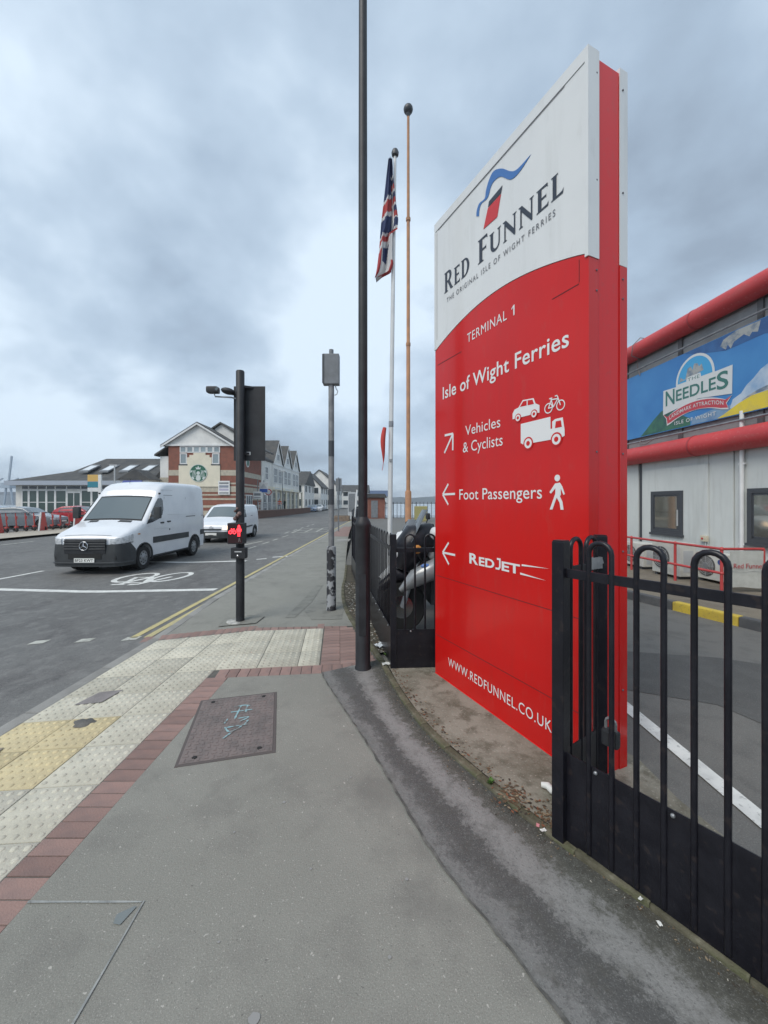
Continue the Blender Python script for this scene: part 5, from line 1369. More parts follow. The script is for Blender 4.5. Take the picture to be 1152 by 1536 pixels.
# ---- motorcycles behind the railing
M_silver = mat('silver_fairing', (.30, .31, .31), .3, metal=.3, coat=.4)
def motorbike(name, label, loc, rz, dark):
    t = thing(name, label, 'motorcycle', loc, rz, 'motorcycles behind the railing')
    fair = M_silver if not dark else mat('blue_fairing', (.10, .16, .36), .3, coat=.5)
    for y, nm in ((-.74, 'front_wheel'), (.72, 'rear_wheel')):
        w_ = obj(nm, None, t, (0, y, .30))
        MB().lathe([(.20, -.06), (.27, -.06), (.30, 0), (.27, .06), (.20, .06)], axis='x', n=24).build('tyre', M_rubber, w_, 40)
        MB().lathe([(.05, -.05), (.20, -.045), (.20, .045), (.05, .05)], axis='x', n=20).build('rim', M_rim, w_, 40)
        MB().lathe([(.07, .055), (.13, .056), (.13, .062), (.07, .062)], axis='x', n=18).build('brake_disc', M_chrome, w_)
    for s_ in (-.09, .09): MB().tube([(s_, -.74, .30), (s_, -.52, .92)], [.026, .022], 8).build('fork', M_steel, t)
    MB().tube([(0, -.50, .90), (0, -.15, .80), (0, .25, .72), (0, .62, .80)], .035, 8).build('frame', M_blackm, t)
    MB().bbox(-.19, .19, -.28, .24, .22, .62, .06).build('engine', mat('engine_metal', (.09, .09, .095), .45, metal=.6, var=(.2, .2, .2), vscale=8), t, 50)
    b = MB(); ps = [(-.40, .84, .10), (-.30, .92, .17), (-.05, .93, .19), (.12, .86, .15), (.20, .80, .10)]
    b.tube([(0, y, z) for y, z, _ in ps], [r for _, _, r in ps], 14); b.build('tank', fair, t, 60)
    b = MB(); b.tube([(0, .12, .80), (0, .35, .80), (0, .62, .87), (0, .86, .92)], [.11, .15, .14, .09], 12); b.build('seat', M_rubber, t, 60)
    b = MB(); b.tube([(0, .30, .66), (0, .60, .74), (0, .95, .88)], [.14, .13, .06], 10); b.build('tail_fairing', fair, t, 60)
    for s_ in (-1, 1): MB().bbox(s_ * .30 - .10, s_ * .30 + .10, .42, .92, .42, .78, .06).build('pannier', M_blackm if dark else M_silver, t, 50)
    MB().bbox(-.19, .19, .72, 1.05, .96, 1.24, .07).build('top_box', M_blackm, t, 50)
    b = MB(); ps = [(-.72, .72, .10), (-.66, .92, .20), (-.55, 1.06, .21), (-.42, 1.10, .16), (-.30, 1.02, .10)]
    b.tube([(0, y, z) for y, z, _ in ps], [r for _, _, r in ps], 14); b.build('front_fairing', M_black if not dark else M_white, t, 60)
    sc_ = MB()
    for i in range(9):
        a = R(-60 + 15 * i)
        for k in range(5): sc_.v.append((.24 * math.sin(a) * (1 - .08 * k), -.62 - .06 * math.cos(a) + .05 * k, 1.05 + .09 * k))
    for i in range(8):
        for k in range(4): sc_.f.append((i * 5 + k, i * 5 + k + 1, i * 5 + 6 + k, i * 5 + 5 + k)); sc_.mi.append(0)
    for s_ in (-1, 1):
        MB().tube([(s_ * .19, -.78, .52), (s_ * .24, -.62, .66), (s_ * .25, -.35, .78), (s_ * .20, -.08, .84)], [.03, .10, .115, .05], 12).build('side_fairing', M_silver, t, 60)
        MB().tube([(s_ * .21, -.15, .46), (s_ * .25, .1, .58), (s_ * .25, .4, .66), (s_ * .2, .7, .74)], [.03, .07, .08, .03], 10).build('side_panel', M_silver if not dark else M_blackm, t, 60)
        MB().sphere((s_ * .30, -.50, .80), .045, 10, 6, sc=(.5, 1.5, .6)).build('fairing_decal', mat('decal_blue', (.10, .20, .48), .4), t, 60)
        MB().tube([(s_ * .16, -.30, .30), (s_ * .36, -.30, .40), (s_ * .38, -.22, .62), (s_ * .22, -.18, .74)], .016, 8).build('crash_bar', M_chrome, t, 60)
        MB().tube([(s_ * .12, -.02, .50), (s_ * .33, -.02, .48)], [.10, .085], 10).build('cylinder_head', mat('engine_metal', (.09, .09, .095), .45), t, 50)
        for q in range(4): MB().lathe([(.098, 0), (.098, .012)], (s_ * (.16 + .035 * q), -.02, .495), axis='x', n=12).build('cooling_fin', M_steel, t)
        MB().bar((s_ * .14, .18, .34), (s_ * .32, .18, .34), .03, .03).build('foot_peg', M_rubber, t)
        MB().tube([(s_ * .05, -.45, 1.06), (s_ * .20, -.58, .92), (s_ * .16, -.45, .70), (s_ * .1, -.3, .6)], .008, 5).build('cable', M_rubber, t)
        MB().lathe([(.03, 0), (.05, .02), (.03, .05)], (s_ * .26, -.60, .98), axis='x', n=10).build('indicator', mat('amber_lens', (.5, .2, .03), .3), t)
    MB().bbox(-.17, .17, -.42, -.38, .34, .66, .01).build('radiator', M_blackm, t)
    MB().tube([(0, -.98, .52), (0, -.80, .66), (0, -.55, .60)], [.06, .085, .05], 10).build('mudguard', M_black if not dark else M_white, t, 60)
    MB().sphere((0, -.80, .92), .09, 12, 8, sc=(1.2, .5, .9)).build('headlight', M_lamp_clear, t, 60)
    sc_.build('windshield', mat('smoked_screen', (.10, .11, .12), .1, spec=.8), t, 60)
    MB().tube([(-.40, -.30, 1.12), (-.30, -.40, 1.14), (0, -.46, 1.08), (.30, -.40, 1.14), (.40, -.30, 1.12)], .015, 8).build('handlebar', M_blackm, t, 60)
    for s_ in (-1, 1):
        MB().sphere((s_ * .36, -.42, 1.16), .085, 12, 8, sc=(1.2, .6, .8)).build('hand_guard', M_white, t, 60)
        m_ = MB().bbox(s_ * .36 - .07, s_ * .36 + .07, -.36, -.32, 1.28, 1.36, .02).build('mirror', M_blackm, t, 50)
        MB().tube([(s_ * .30, -.40, 1.14), (s_ * .36, -.34, 1.30)], .008, 5).build('mirror_stem', M_blackm, m_)
    MB().tube([(.17, -.05, .26), (.20, .35, .28), (.22, .85, .40)], [.03, .05, .055], 10).build('exhaust', M_chrome, t, 60)
    MB().tube([(-.12, .0, .30), (-.25, .05, .02)], .014, 6).build('stand', M_steel, t)
    MB().bbox(-.06, .06, .98, 1.02, .74, .82, .01).build('tail_lamp', mat('tail_lamp', (.35, .02, .02), .25), t)
    return t
mb1 = motorbike('motorcycle', 'silver and black touring motorcycle behind the railing beside the red sign', (1.02, 5.25, -.018), R(-84), False); mb1.scale = (1.08, 1.08, 1.12)
motorbike('motorcycle', 'blue and white motorcycle parked behind the silver one', (.85, 6.35, -.018), R(-66), True)
# ---- people outside the terrace
def person(label, loc, rz, top, legs, hair):
    t = thing('person', label, 'person', loc, rz, 'people outside the terrace')
    J = {'pelvis': (0, 0, .95, .15), 'chest': (0, 0, 1.30, .17), 'neck': (0, 0, 1.50, .06), 'head': (0, -.02, 1.66, .10), 'crown': (0, -.01, 1.76, .07)}
    E2 = [('pelvis', 'chest'), ('chest', 'neck'), ('neck', 'head'), ('head', 'crown')]
    for s_, nm in ((-1, 'l'), (1, 'r')):
        J[nm + 'hip'] = (s_ * .10, 0, .90, .10); J[nm + 'knee'] = (s_ * .11, -.05 * s_, .50, .068); J[nm + 'ank'] = (s_ * .11, .06 * s_, .08, .045); J[nm + 'toe'] = (s_ * .12, .06 * s_ - .14, .035, .035)
        J[nm + 'sh'] = (s_ * .20, 0, 1.42, .07); J[nm + 'el'] = (s_ * .27, .03, 1.14, .05); J[nm + 'wr'] = (s_ * .25, -.10, .92, .035); J[nm + 'hand'] = (s_ * .24, -.14, .83, .03)
        E2 += [('pelvis', nm + 'hip'), (nm + 'hip', nm + 'knee'), (nm + 'knee', nm + 'ank'), (nm + 'ank', nm + 'toe'), ('chest', nm + 'sh'), (nm + 'sh', nm + 'el'), (nm + 'el', nm + 'wr'), (nm + 'wr', nm + 'hand')]
    keys = list(J); me = bpy.data.meshes.new('body'); me.from_pydata([J[k][:3] for k in keys], [(keys.index(a), keys.index(b)) for a, b in E2], [])
    o = obj('body', me)
    md = o.modifiers.new('s', 'SKIN'); md.use_smooth_shade = True
    for k, v in zip(keys, me.skin_vertices[0].data): v.radius = (J[k][3] * (1.15 if k in ('chest', 'pelvis') else 1), J[k][3] * (.75 if k in ('chest', 'pelvis') else 1)); v.use_root = (k == 'pelvis')
    o.modifiers.new('ss', 'SUBSURF').levels = 1
    dg = bpy.context.evaluated_depsgraph_get(); dg.update(); m2 = bpy.data.meshes.new_from_object(o.evaluated_get(dg))
    o.modifiers.clear(); o.data = m2; o.parent = t
    skin = mat('skin', (.45, .28, .21), .6)
    for m_ in (top, legs, skin, hair): m2.materials.append(m_)
    for p in m2.polygons:
        z = p.center.z; p.material_index = 3 if (z > 1.70 or (z > 1.6 and p.center.y > .03)) else 2 if z > 1.50 else (2 if (z < .87 and abs(p.center.x) > .19) else (0 if z > .93 else 1))
    return t
person('person in an orange top and dark trousers standing by the terrace railing', (-15.2, 58.2, .45), .4, mat('orange_cloth', (.62, .10, .03), .8), mat('dark_cloth', (.02, .02, .025), .9), mat('dark_hair', (.03, .02, .015), .8))
person('person in dark green clothes standing to the right of the orange top', (-15.2, 61.2, .45), -.8, mat('green_cloth', (.04, .06, .045), .9), mat('dark_cloth', (.02, .02, .025), .9), mat('dark_hair', (.03, .02, .015), .8))
# ============================================================ FERRY TERMINAL (right)
WROT = math.atan2(-1, .068)
W0 = Vector((6.978 - .068 * 12.5, 12.5)); WS = 1.1      # wall stands 10 % further off and larger than first laid out
term = thing('terminal_building', 'pale grey two-storey terminal building with fat red tubes along its wall', 'building', (W0.x * WS, W0.y * WS, 1.65 * (1 - WS)), WROT)
term.scale = (WS, WS, WS)
def U(Y): return (12.5 - Y) * 1.0023
M_pan = layered('wall_panel', (.60, .625, .605), [(.8, .42, .62, (.54, .565, .55), .9, ONE), (2.5, .52, .72, (.36, .37, .34), .35, (4, 4, .35)), (9, .58, .72, (.40, .40, .37), .3, (3, 3, .25))], rough=.55, bump=.05, bscale=3)
M_pan2 = mat('wall_panel_up', (.33, .34, .345), .6, var=(.26, .27, .275), vscale=1.5)
UL = U(3.0)
MB().box(0, UL, .06, 6, -.02, 5.3).build('wall', M_pan2, term)
edges_u = [0, U(9.91), U(9.79), U(7.93), U(7.41), U(7.25), U(5.6), U(4.2), UL]
kinds = ['p', 'd', 'p', 'p', 'n', 'p', 'p', 'p']
for (a, b), k in zip(zip(edges_u, edges_u[1:]), kinds):
    if k == 'd': MB().box(a + .01, b - .01, .02, .058, .09, 2.62).build('dark_joint', M_dgrey, term)
    else: MB().bbox(a + .006, b - .006, (-.0 if k != 'n' else .02), .06, .09, 2.66, .008).build('wall_panel', M_pan, term)
MB().bbox(U(9.68), U(7.92), -.035, -.001, .09, 2.42, .006).build('raised_panel', M_pan, term)
MB().box(0, UL, .02, .058, 2.68, 5.15).build('upper_panel', M_pan2, term)
u = .4
while u < UL:
    MB().box(u, u + .10, -.02, .018, 3.0, 5.2).build('upper_post', mat('post_dark', (.13, .13, .135), .6), term); u += 1.72
for z, r_, ext in ((5.36, .195, .0), (2.80, .205, .0)):
    tb = MB().lathe([(r_, 0), (r_, UL)], (0, -.10, z), axis='x', n=28).build('red_tube', layered('tube_red', (.55, .060, .062), [(1.5, .42, .62, (.48, .055, .06), .9, ONE), (5, .52, .70, (.36, .09, .085), .5, (.4, 2, 2)), (22, .6, .7, (.55, .20, .19), .35, ONE)], rough=.5, bump=.12, bscale=14) if 'tube_red' not in MATS else MATS['tube_red'], term, 40)
    for uu in (1.9, 4.4, 7.2): MB().lathe([(r_ + .008, uu - .02), (r_ + .008, uu + .02)], (0, -.10, z), axis='x', n=28).build('tube_joint', mat('tube_red_joint', (.36, .045, .05), .55), tb, 40)
for z in (4.915, 3.135):
    MB().cyl((0, -.085, z), (UL, -.085, z), .022, n=8).build('steel_rail', M_steel, term, 40)
MB().cyl((U(7.2), -.05, .1), (U(7.2), -.05, 3.3), .035, n=12).build('downpipe', M_white, term, 40)
for z in (.9, 2.35): MB().bar((U(7.2) - .06, -.045, z), (U(7.2) + .06, -.045, z), .03, .03).build('pipe_clip', M_white, term)
for p in ([(U(9.75), -.08, 5.15), (U(9.70), -.33, 5.2), (U(9.62), -.36, 5.42), (U(9.55), -.22, 5.58), (U(9.5), -.1, 5.54)], [(U(9.75), -.08, 4.75), (U(9.82), -.10, 5.0), (U(9.77), -.10, 5.2)], [(U(9.7), -.1, 3.16), (U(9.6), -.2, 3.03), (U(9.35), -.22, 3.02), (U(9.2), -.15, 3.12)]):
    MB().tube(p, .011, 6).build('cable', mat('cable_grey', (.20, .17, .17), .6), term, 60)
def wall_window(u0, u1, z0, z1, nm):
    f = MB(); t_ = .085
    f.box(u0, u1, -.06, .02, z0, z0 + t_); f.box(u0, u1, -.06, .02, z1 - t_, z1); f.box(u0, u0 + t_, -.06, .02, z0 + t_, z1 - t_); f.box(u1 - t_, u1, -.06, .02, z0 + t_, z1 - t_)
    w_ = f.build('window', M_dgrey, term)
    g_ = MB(); g_.box(u0 + t_ + .02, u1 - t_ - .06, -.048, -.03, z0 + t_ + .03, z1 - t_ - .03); g_.build('pane', mat('terminal_pane', (.36, .36, .32), .05, metal=.75, spec=1.0), w_)
    s_ = MB(); a, b, c, d = u0 + t_ + .002, u1 - t_ - .002, z0 + t_ + .002, z1 - t_ - .002
    s_.box(a, b, -.05, -.02, c, c + .035); s_.box(a, b, -.05, -.02, d - .035, d); s_.box(a, a + .03, -.05, -.02, c, d); s_.box(b - .065, b, -.052, -.02, c, d); s_.build('sash', M_dgrey, w_)
    MB().bbox(b - .045, b - .03, -.075, -.05, c + .1, c + .45, .004).build('handle', M_lightgrey, w_)
    MB().box(u0 - .02, u1 + .02, -.085, .02, z0 - .05, z0).build('sill', M_dgrey, w_)
wall_window(U(9.42), U(8.51), .96, 1.91, 0); wall_window(U(7.10), U(6.2), .94, 1.90, 1); wall_window(U(5.3), U(4.4), .94, 1.90, 2)
# long printed banner
ban = thing('banner', 'long blue printed attraction banner fixed along the upper terminal wall', 'banner', (W0.x * WS, W0.y * WS, 1.65 * (1 - WS)), WROT)
ban.scale = (WS, WS, WS)
mB = bpy.data.materials.new('banner_print'); mB.use_nodes = True
N, L = mB.node_tree.nodes, mB.node_tree.links; p = N['Principled BSDF']; p.inputs['Roughness'].default_value = .45
tcn = N.new('ShaderNodeTexCoord'); n1 = N.new('ShaderNodeTexNoise'); n1.inputs['Scale'].default_value = .9; n1.inputs['Detail'].default_value = 5
L.new(tcn.outputs['Object'], n1.inputs['Vector']); r1 = N.new('ShaderNodeValToRGB'); L.new(n1.outputs['Fac'], r1.inputs[0])
r1.color_ramp.elements[0].position = .35; r1.color_ramp.elements[0].color = (.035, .17, .44, 1); r1.color_ramp.elements[1].position = .65; r1.color_ramp.elements[1].color = (.06, .24, .52, 1)
L.new(r1.outputs[0], p.inputs['Base Color'])
BY = .06
MB().box(.6, UL - .2, -BY, -BY + .012, 3.245, 4.80).build('banner_sheet', mB, ban)
M_bgreen = mat('print_green', (.05, .16, .10), .5, var=(.03, .10, .09), vscale=5); M_bcloud = mat('print_cloud', (.50, .58, .66), .5, var=(.22, .36, .55), vscale=3, ramp=(.4, .7)); M_byel = mat('print_yellow', (.72, .56, .05), .5, var=(.58, .47, .10), vscale=4)
M_bnavy = mat('print_navy', (.03, .09, .24), .5, var=(.04, .13, .32), vscale=4); M_bsea = mat('print_pale_sea', (.20, .32, .46), .5, var=(.12, .22, .38), vscale=3)
M_brock = mat('print_rock', (.36, .37, .36), .5, var=(.12, .17, .24), vscale=6); M_blogo = mat('print_white', (.62, .64, .64), .5); M_bletter = mat('print_dark_green', (.05, .17, .15), .5); M_bred = mat('print_red', (.50, .06, .08), .5); M_bsky = mat('print_sky', (.06, .34, .62), .5)
def bd(name, pts, k, m): return decal(ban, name, [(U(y), z) for y, z in pts], BY + .0012 * k + .001, m, .0011)
bd('print_green', [(9.75, 3.26), (9.55, 3.40), (9.35, 3.56), (9.1, 3.72), (8.9, 3.76), (8.6, 3.55), (8.3, 3.40), (8.3, 3.26)], 1, M_bgreen)
bd('print_navy', [(8.45, 4.79), (3.3, 4.79), (3.3, 4.2), (6.0, 4.35), (6.8, 4.52), (7.5, 4.50), (8.1, 4.66)], 1, M_bnavy)
bd('print_sea', [(8.28, 3.26), (8.25, 3.38), (7.8, 3.46), (7.4, 3.46), (7.2, 3.26)], 1, M_bsea)
bd('print_cloud', [(7.42, 3.40), (7.36, 3.55), (7.2, 3.62), (7.1, 3.74), (6.98, 3.82), (6.85, 3.94), (6.5, 4.1), (6.0, 4.05), (5.4, 4.2), (5.0, 3.9), (5.0, 3.55), (6.6, 3.55), (7.0, 3.50), (7.3, 3.36)], 2, M_bcloud)
bd('print_rock', [(7.62, 4.62), (7.50, 4.52), (7.46, 4.60), (7.40, 4.50), (7.34, 4.60), (7.15, 4.66), (7.05, 4.58), (7.0, 4.64), (6.9, 4.60), (6.85, 4.78), (7.3, 4.79), (7.55, 4.72)], 2, M_brock)
bd('print_beach', [(7.68, 3.26), (7.55, 3.31), (7.25, 3.45), (7.0, 3.53), (6.7, 3.55), (6.0, 3.50), (5.2, 3.60), (4.8, 3.4), (4.8, 3.26)], 3, M_byel)
bd('print_wood', [(7.20, 3.48), (7.08, 3.54), (6.9, 3.60), (6.6, 3.66), (6.6, 3.57), (6.95, 3.545)], 4, M_brock)
# attraction badge
arch_o = [(8.66, 4.10)] + [(8.20 + .47 * math.cos(t), 4.19 + .50 * math.sin(t)) for t in [math.pi * k / 20 for k in range(21)]] + [(7.72, 4.10)]
bd('badge_arch_border', arch_o, 3, M_blogo)
bd('badge_arch', [(8.20 + .42 * math.cos(t), 4.19 + .45 * math.sin(t)) for t in [math.pi * k / 20 for k in range(21)]], 4, M_bsky)
bd('badge_rocks', [(8.58, 4.22), (8.54, 4.32), (8.48, 4.26), (8.42, 4.24), (8.36, 4.45), (8.28, 4.47), (8.24, 4.38), (8.20, 4.50), (8.12, 4.48), (8.08, 4.40), (8.02, 4.44), (7.98, 4.30), (8.3, 4.24)], 5, M_brock)
bd('badge_board', [(9.03, 3.62), (9.02, 4.165), (8.66, 4.15), (8.4, 4.16), (8.38, 4.27), (8.05, 4.27), (8.03, 4.16), (7.74, 4.18), (7.36, 4.19), (7.37, 3.66), (8.1, 3.76)], 6, M_blogo)
def rib(y): 
    t = (y - 8.17) / .8; return 3.72 - .20 * t * t
top_r = [(9.0 - 1.6 * k / 16, rib(9.0 - 1.6 * k / 16)) for k in range(17)]
ribbon = [(9.02, 3.63)] + top_r[1:-1] + [(7.38, 3.63), (7.49, 3.52), (7.45, 3.42)] + [(y, z - .17) for y, z in top_r[::-1][2:-2]] + [(8.90, 3.40), (8.92, 3.53)]
bd('badge_ribbon_border', [(8.17 + (y - 8.17) * 1.02, 3.58 + (z - 3.58) * 1.22) for y, z in ribbon], 7, M_blogo)
bd('badge_ribbon', ribbon, 8, M_bred)
def blet(body, y0, y1, v, cap, k, m, bold=0, sp=1.0, warp=None): return lettering(ban, body, U(y0), U(y1), v, cap, BY + .0012 * k + .0008, m, sp, bold, warp=warp)
blet('THE', 8.36, 8.07, 4.175, .07, 7, M_bletter, 0, 1.15)
blet('N', 8.95, 8.70, 3.80, .33, 9, M_bletter, .015)
blet('EEDLE', 8.66, 7.70, 3.84, .24, 9, M_bletter, .015, 1.0)
blet('S', 7.68, 7.44, 3.80, .33, 9, M_bletter, .015)
blet('LANDMARK ATTRACTION', 8.84, 7.54, 3.60, .075, 11, M_blogo, .01, 1.1, warp=lambda u, z: (u, z - .0 - .17 * ((12.5 - u / 1.0023 - 8.17) / .8) ** 2 + .0))
blet('ISLE OF WIGHT', 8.70, 7.70, 3.335, .075, 9, M_blogo, .01, 1.2)
for u_ in (.6, 2.9, 5.0, 7.2): MB().tube([(u_ + .05, -BY + .005, 4.79), (u_ + .05, -.085, 4.91)], .005, 5).build('tie', M_steel, ban)

# air-conditioning units
def condenser(label, Y, XF, w_, d_, h_, z, badge=False, rz=0.0):
    t = thing('air_conditioner', label, 'air conditioner', (XF + d_, Y, z), WROT + rz, 'air conditioners on the walkway')
    MB().bbox(-w_ / 2, w_ / 2, -d_, 0, .06, h_, .015).build('casing', mat('cream_casing', (.60, .60, .56), .5, var=(.52, .52, .48), vscale=3), t)
    for x in (-w_ / 2 + .1, w_ / 2 - .1): MB().box(x - .03, x + .03, -d_ + .02, -.02, 0, .06).build('foot', M_dgrey, t)
    cx, cz, r_ = -w_ * .16, h_ / 2 + .03, min(h_ * .40, w_ * .30)
    g_ = MB().lathe([(r_, -d_ - .001), (r_, -d_ - .012), (r_ * .93, -d_ - .014)], (cx, 0, cz), axis='y', n=24).build('fan_guard', mat('fan_dark', (.09, .09, .09), .6), t)
    rg = MB()
    for k in range(1, 6): rg.tube([(cx + r_ * k / 6 * math.cos(q), -d_ - .018, cz + r_ * k / 6 * math.sin(q)) for q in [2 * math.pi * j / 20 for j in range(20)]], .0035, 4, closed=True)
    for k in range(8): rg.bar((cx, -d_ - .018, cz), (cx + r_ * math.cos(math.pi * k / 4), -d_ - .018, cz + r_ * math.sin(math.pi * k / 4)), .005, .005)
    rg.build('fan_grille', M_lightgrey, g_)
    MB().lathe([(.06, -d_ - .016), (.06, -d_ - .024)], (cx, 0, cz), axis='y', n=14).build('fan_hub', M_grey, g_)
    if badge: MB().lathe([(.055, -d_ - .002), (.055, -d_ - .007)], (w_ * .30, 0, h_ - .16), axis='y', n=16).build('badge', mat('badge_blue', (.03, .08, .25), .4), t).scale = (1, 1, 1)
    MB().box(w_ / 2 - .001, w_ / 2 + .004, -d_ * .8, -d_ * .2, h_ * .2, h_ * .8).build('side_louvre', M_lightgrey, t)
    return t
condenser('cream air conditioner with tall casing under the opening window', 8.82, 6.19, .80, .36, .76, .03)
condenser('low cream air conditioner with round fan and blue badge', 8.12, 6.62, .70, .30, .60, .03, True)
condenser('cream air conditioner partly hidden behind the edge of the red sign', 10.05, 6.25, .7, .4, .62, .03)
# red tubular railing with mesh banner
rr = thing('red_railing', 'red tubular handrail guarding the air conditioners on the walkway', 'railing', (0, 0, .03))
M_rrail = mat('red_rail_paint', (.48, .06, .06), .5, var=(.42, .05, .05), vscale=5)
pA, pB, pC = Vector((5.92, 10.6)), Vector((6.12, 7.25)), Vector((7.13, 7.25))
posts = [Vector((5.976, 9.66)), Vector((6.056, 8.32)), pB]
for p_ in posts: MB().cyl((p_.x, p_.y, 0), (p_.x, p_.y, .78), .026, n=10).build('post', M_rrail, rr, 40)
MB().cyl((pC.x - .25, pC.y, 0), (pC.x - .25, pC.y, .78), .026, n=10).build('post', M_rrail, rr, 40)
for z in (.78, .34): MB().cyl((pA.x, pA.y, z), (pB.x, pB.y, z), .024, n=10).build('rail', M_rrail, rr, 40)
MB().cyl((pB.x, pB.y, .78), (pC.x - .25, pC.y, .78), .024, n=10).build('rail', M_rrail, rr, 40)
for p_ in posts:
    for z in (.78, .34): MB().sphere((p_.x, p_.y, z), .038, 10, 8).build('clamp', M_rrail, rr, 60)
bn = thing('mesh_banner', 'white mesh banner with red script lettering tied to the red railing', 'banner', (pB.x + .10, pB.y - .03, .12), math.atan2(pC.y - pB.y, pC.x - .25 - pB.x))
b = MB(); wB = .62
for i in range(13):
    for j in range(9):
        u_, v_ = i / 12, j / 8
        b.v.append((wB * u_, -.02 - .012 * math.sin(u_ * 9 + v_ * 3), .66 * v_ + .012 * math.sin(u_ * 6) * (1 - v_)))
for i in range(12):
    for j in range(8): o = i * 9 + j; b.f.append((o, o + 9, o + 10, o + 1)); b.mi.append(0)
b.build('mesh_cloth', mat('mesh_cloth', (.50, .51, .48), .85, var=(.44, .45, .42), vscale=8, bump=.4, bscale=200), bn, 60)
MB().box(0, wB, -.040, -.036, .30, .305).build('seam', M_lightgrey, bn)
lettering(bn, 'Red Funnel', .06, wB - .03, .35, .085, .038, mat('banner_red', (.40, .04, .05), .6), 1.0, .006)
def small(name, label, cat, parts, loc, rz=0):
    t = thing(name, label, cat, loc, rz); [mb_.build(n_, m_, t, 50) for n_, mb_, m_ in parts]; return t
small('junction_box', 'small cream switch box with red dot above the tall air conditioner', 'switch box', [('box', MB().bbox(-.08, .08, -.06, 0, 0, .13, .012), mat('box_cream', (.55, .50, .38), .6)), ('red_button', MB().lathe([(.022, -.062), (.022, -.072)], (-.02, 0, .065), axis='y', n=10), M_red), ('conduit', MB().cyl((.03, -.03, 0), (.03, -.03, -.75), .012, n=8), M_lightgrey)], (7.676 - .068 * 8.75 - .045, 8.75, .80), WROT)

# ============================================================ YARD BACKGROUND (between railing and sea)
qr = thing('quay_railing', 'long dark railing along the quay edge in front of the sea', 'railing', (0, 0, -.02))
for k in range(46):
    x = -1.5 + k * .42; MB().cyl((x, 44, 0), (x, 44, 1.75), .028 if k % 6 else .05, n=6).build('upright' if k % 6 else 'post', M_dgrey, qr)
for z in (.2, 1.6): MB().box(-1.6, 18, 43.97, 44.03, z - .03, z + .03).build('rail', M_dgrey, qr)
bxk = thing('kiosk_box', 'dull yellow utility cabinet on the quay near the orange mast', 'cabinet', (3.3, 36, -.02))
MB().bbox(-.55, .55, -.4, .4, 0, 1.35, .03).build('cabinet', mat('cabinet_yellow', (.38, .34, .13), .7, var=(.30, .27, .12), vscale=3), bxk)
for x in (-.27, .27): MB().box(x - .25, x + .25, -.412, -.402, .1, 1.25).build('door', mat('cabinet_door', (.34, .31, .13), .7), bxk)
MB().box(-.02, .02, -.43, -.412, .6, .75).build('handle', M_dgrey, bxk)
wb = thing('brick_kiosk', 'small brown brick hut far behind the lamp column on the quay', 'hut', (-1.0, 43, -.02))
MB().box(-1.1, 1.1, -1, 1, 0, 2.2).build('wall', M_brickwall, wb); MB().prism([(-1.3, 2.2), (1.3, 2.2), (1.1, 2.6), (-1.1, 2.6)], -1.2, 1.2).build('roof', M_slate, wb); MB().box(-.35, .35, -1.04, -1.0, .1, 1.9).build('door', M_grey, wb)

# ============================================================ BUILDINGS ACROSS THE ROAD
def facade_window(parent, origin, du, nrm, u0, u1, z0, z1, frame=M_white, pane=M_pane, bars=(0, 0), t_=.09, sill=False, dep=.06):
    """window on a facade: origin, unit direction du, outward normal nrm (all horizontal)"""
    o, d, n_ = Vector(origin), Vector(du), Vector(nrm)
    def bx(b, a0, a1, q0, q1, c0, c1):
        vs = []
        for z in (c0, c1):
            for (u_, w_) in ((a0, q0), (a1, q0), (a1, q1), (a0, q1)): p_ = o + d * u_ + n_ * w_; vs.append((p_.x, p_.y, z))
        fs = [(0, 3, 2, 1), (4, 5, 6, 7), (0, 1, 5, 4), (1, 2, 6, 5), (2, 3, 7, 6), (3, 0, 4, 7)]
        if d.cross(n_).z < 0: fs = [f[::-1] for f in fs]
        b.add(vs, fs)
    b = MB(); bx(b, u0, u1, .0, dep, z0, z0 + t_); bx(b, u0, u1, .0, dep, z1 - t_, z1); bx(b, u0, u0 + t_, .0, dep, z0 + t_, z1 - t_); bx(b, u1 - t_, u1, .0, dep, z0 + t_, z1 - t_)
    for k in range(bars[0]): c = u0 + (u1 - u0) * (k + 1) / (bars[0] + 1); bx(b, c - t_ * .35, c + t_ * .35, .0, dep - .005, z0 + t_, z1 - t_)
    for k in range(bars[1]): c = z0 + (z1 - z0) * (k + 1) / (bars[1] + 1); bx(b, u0 + t_, u1 - t_, .0, dep - .01, c - t_ * .35, c + t_ * .35)
    w_ = b.build('window', frame, parent)
    b = MB(); bx(b, u0 + t_ * .5, u1 - t_ * .5, .002, .02, z0 + t_ * .5, z1 - t_ * .5); b.build('pane', pane, w_)
    if sill: b = MB(); bx(b, u0 - .1, u1 + .1, 0, dep + .06, z0 - .14, z0 - .003); b.build('sill', M_dgrey, w_)
    return w_
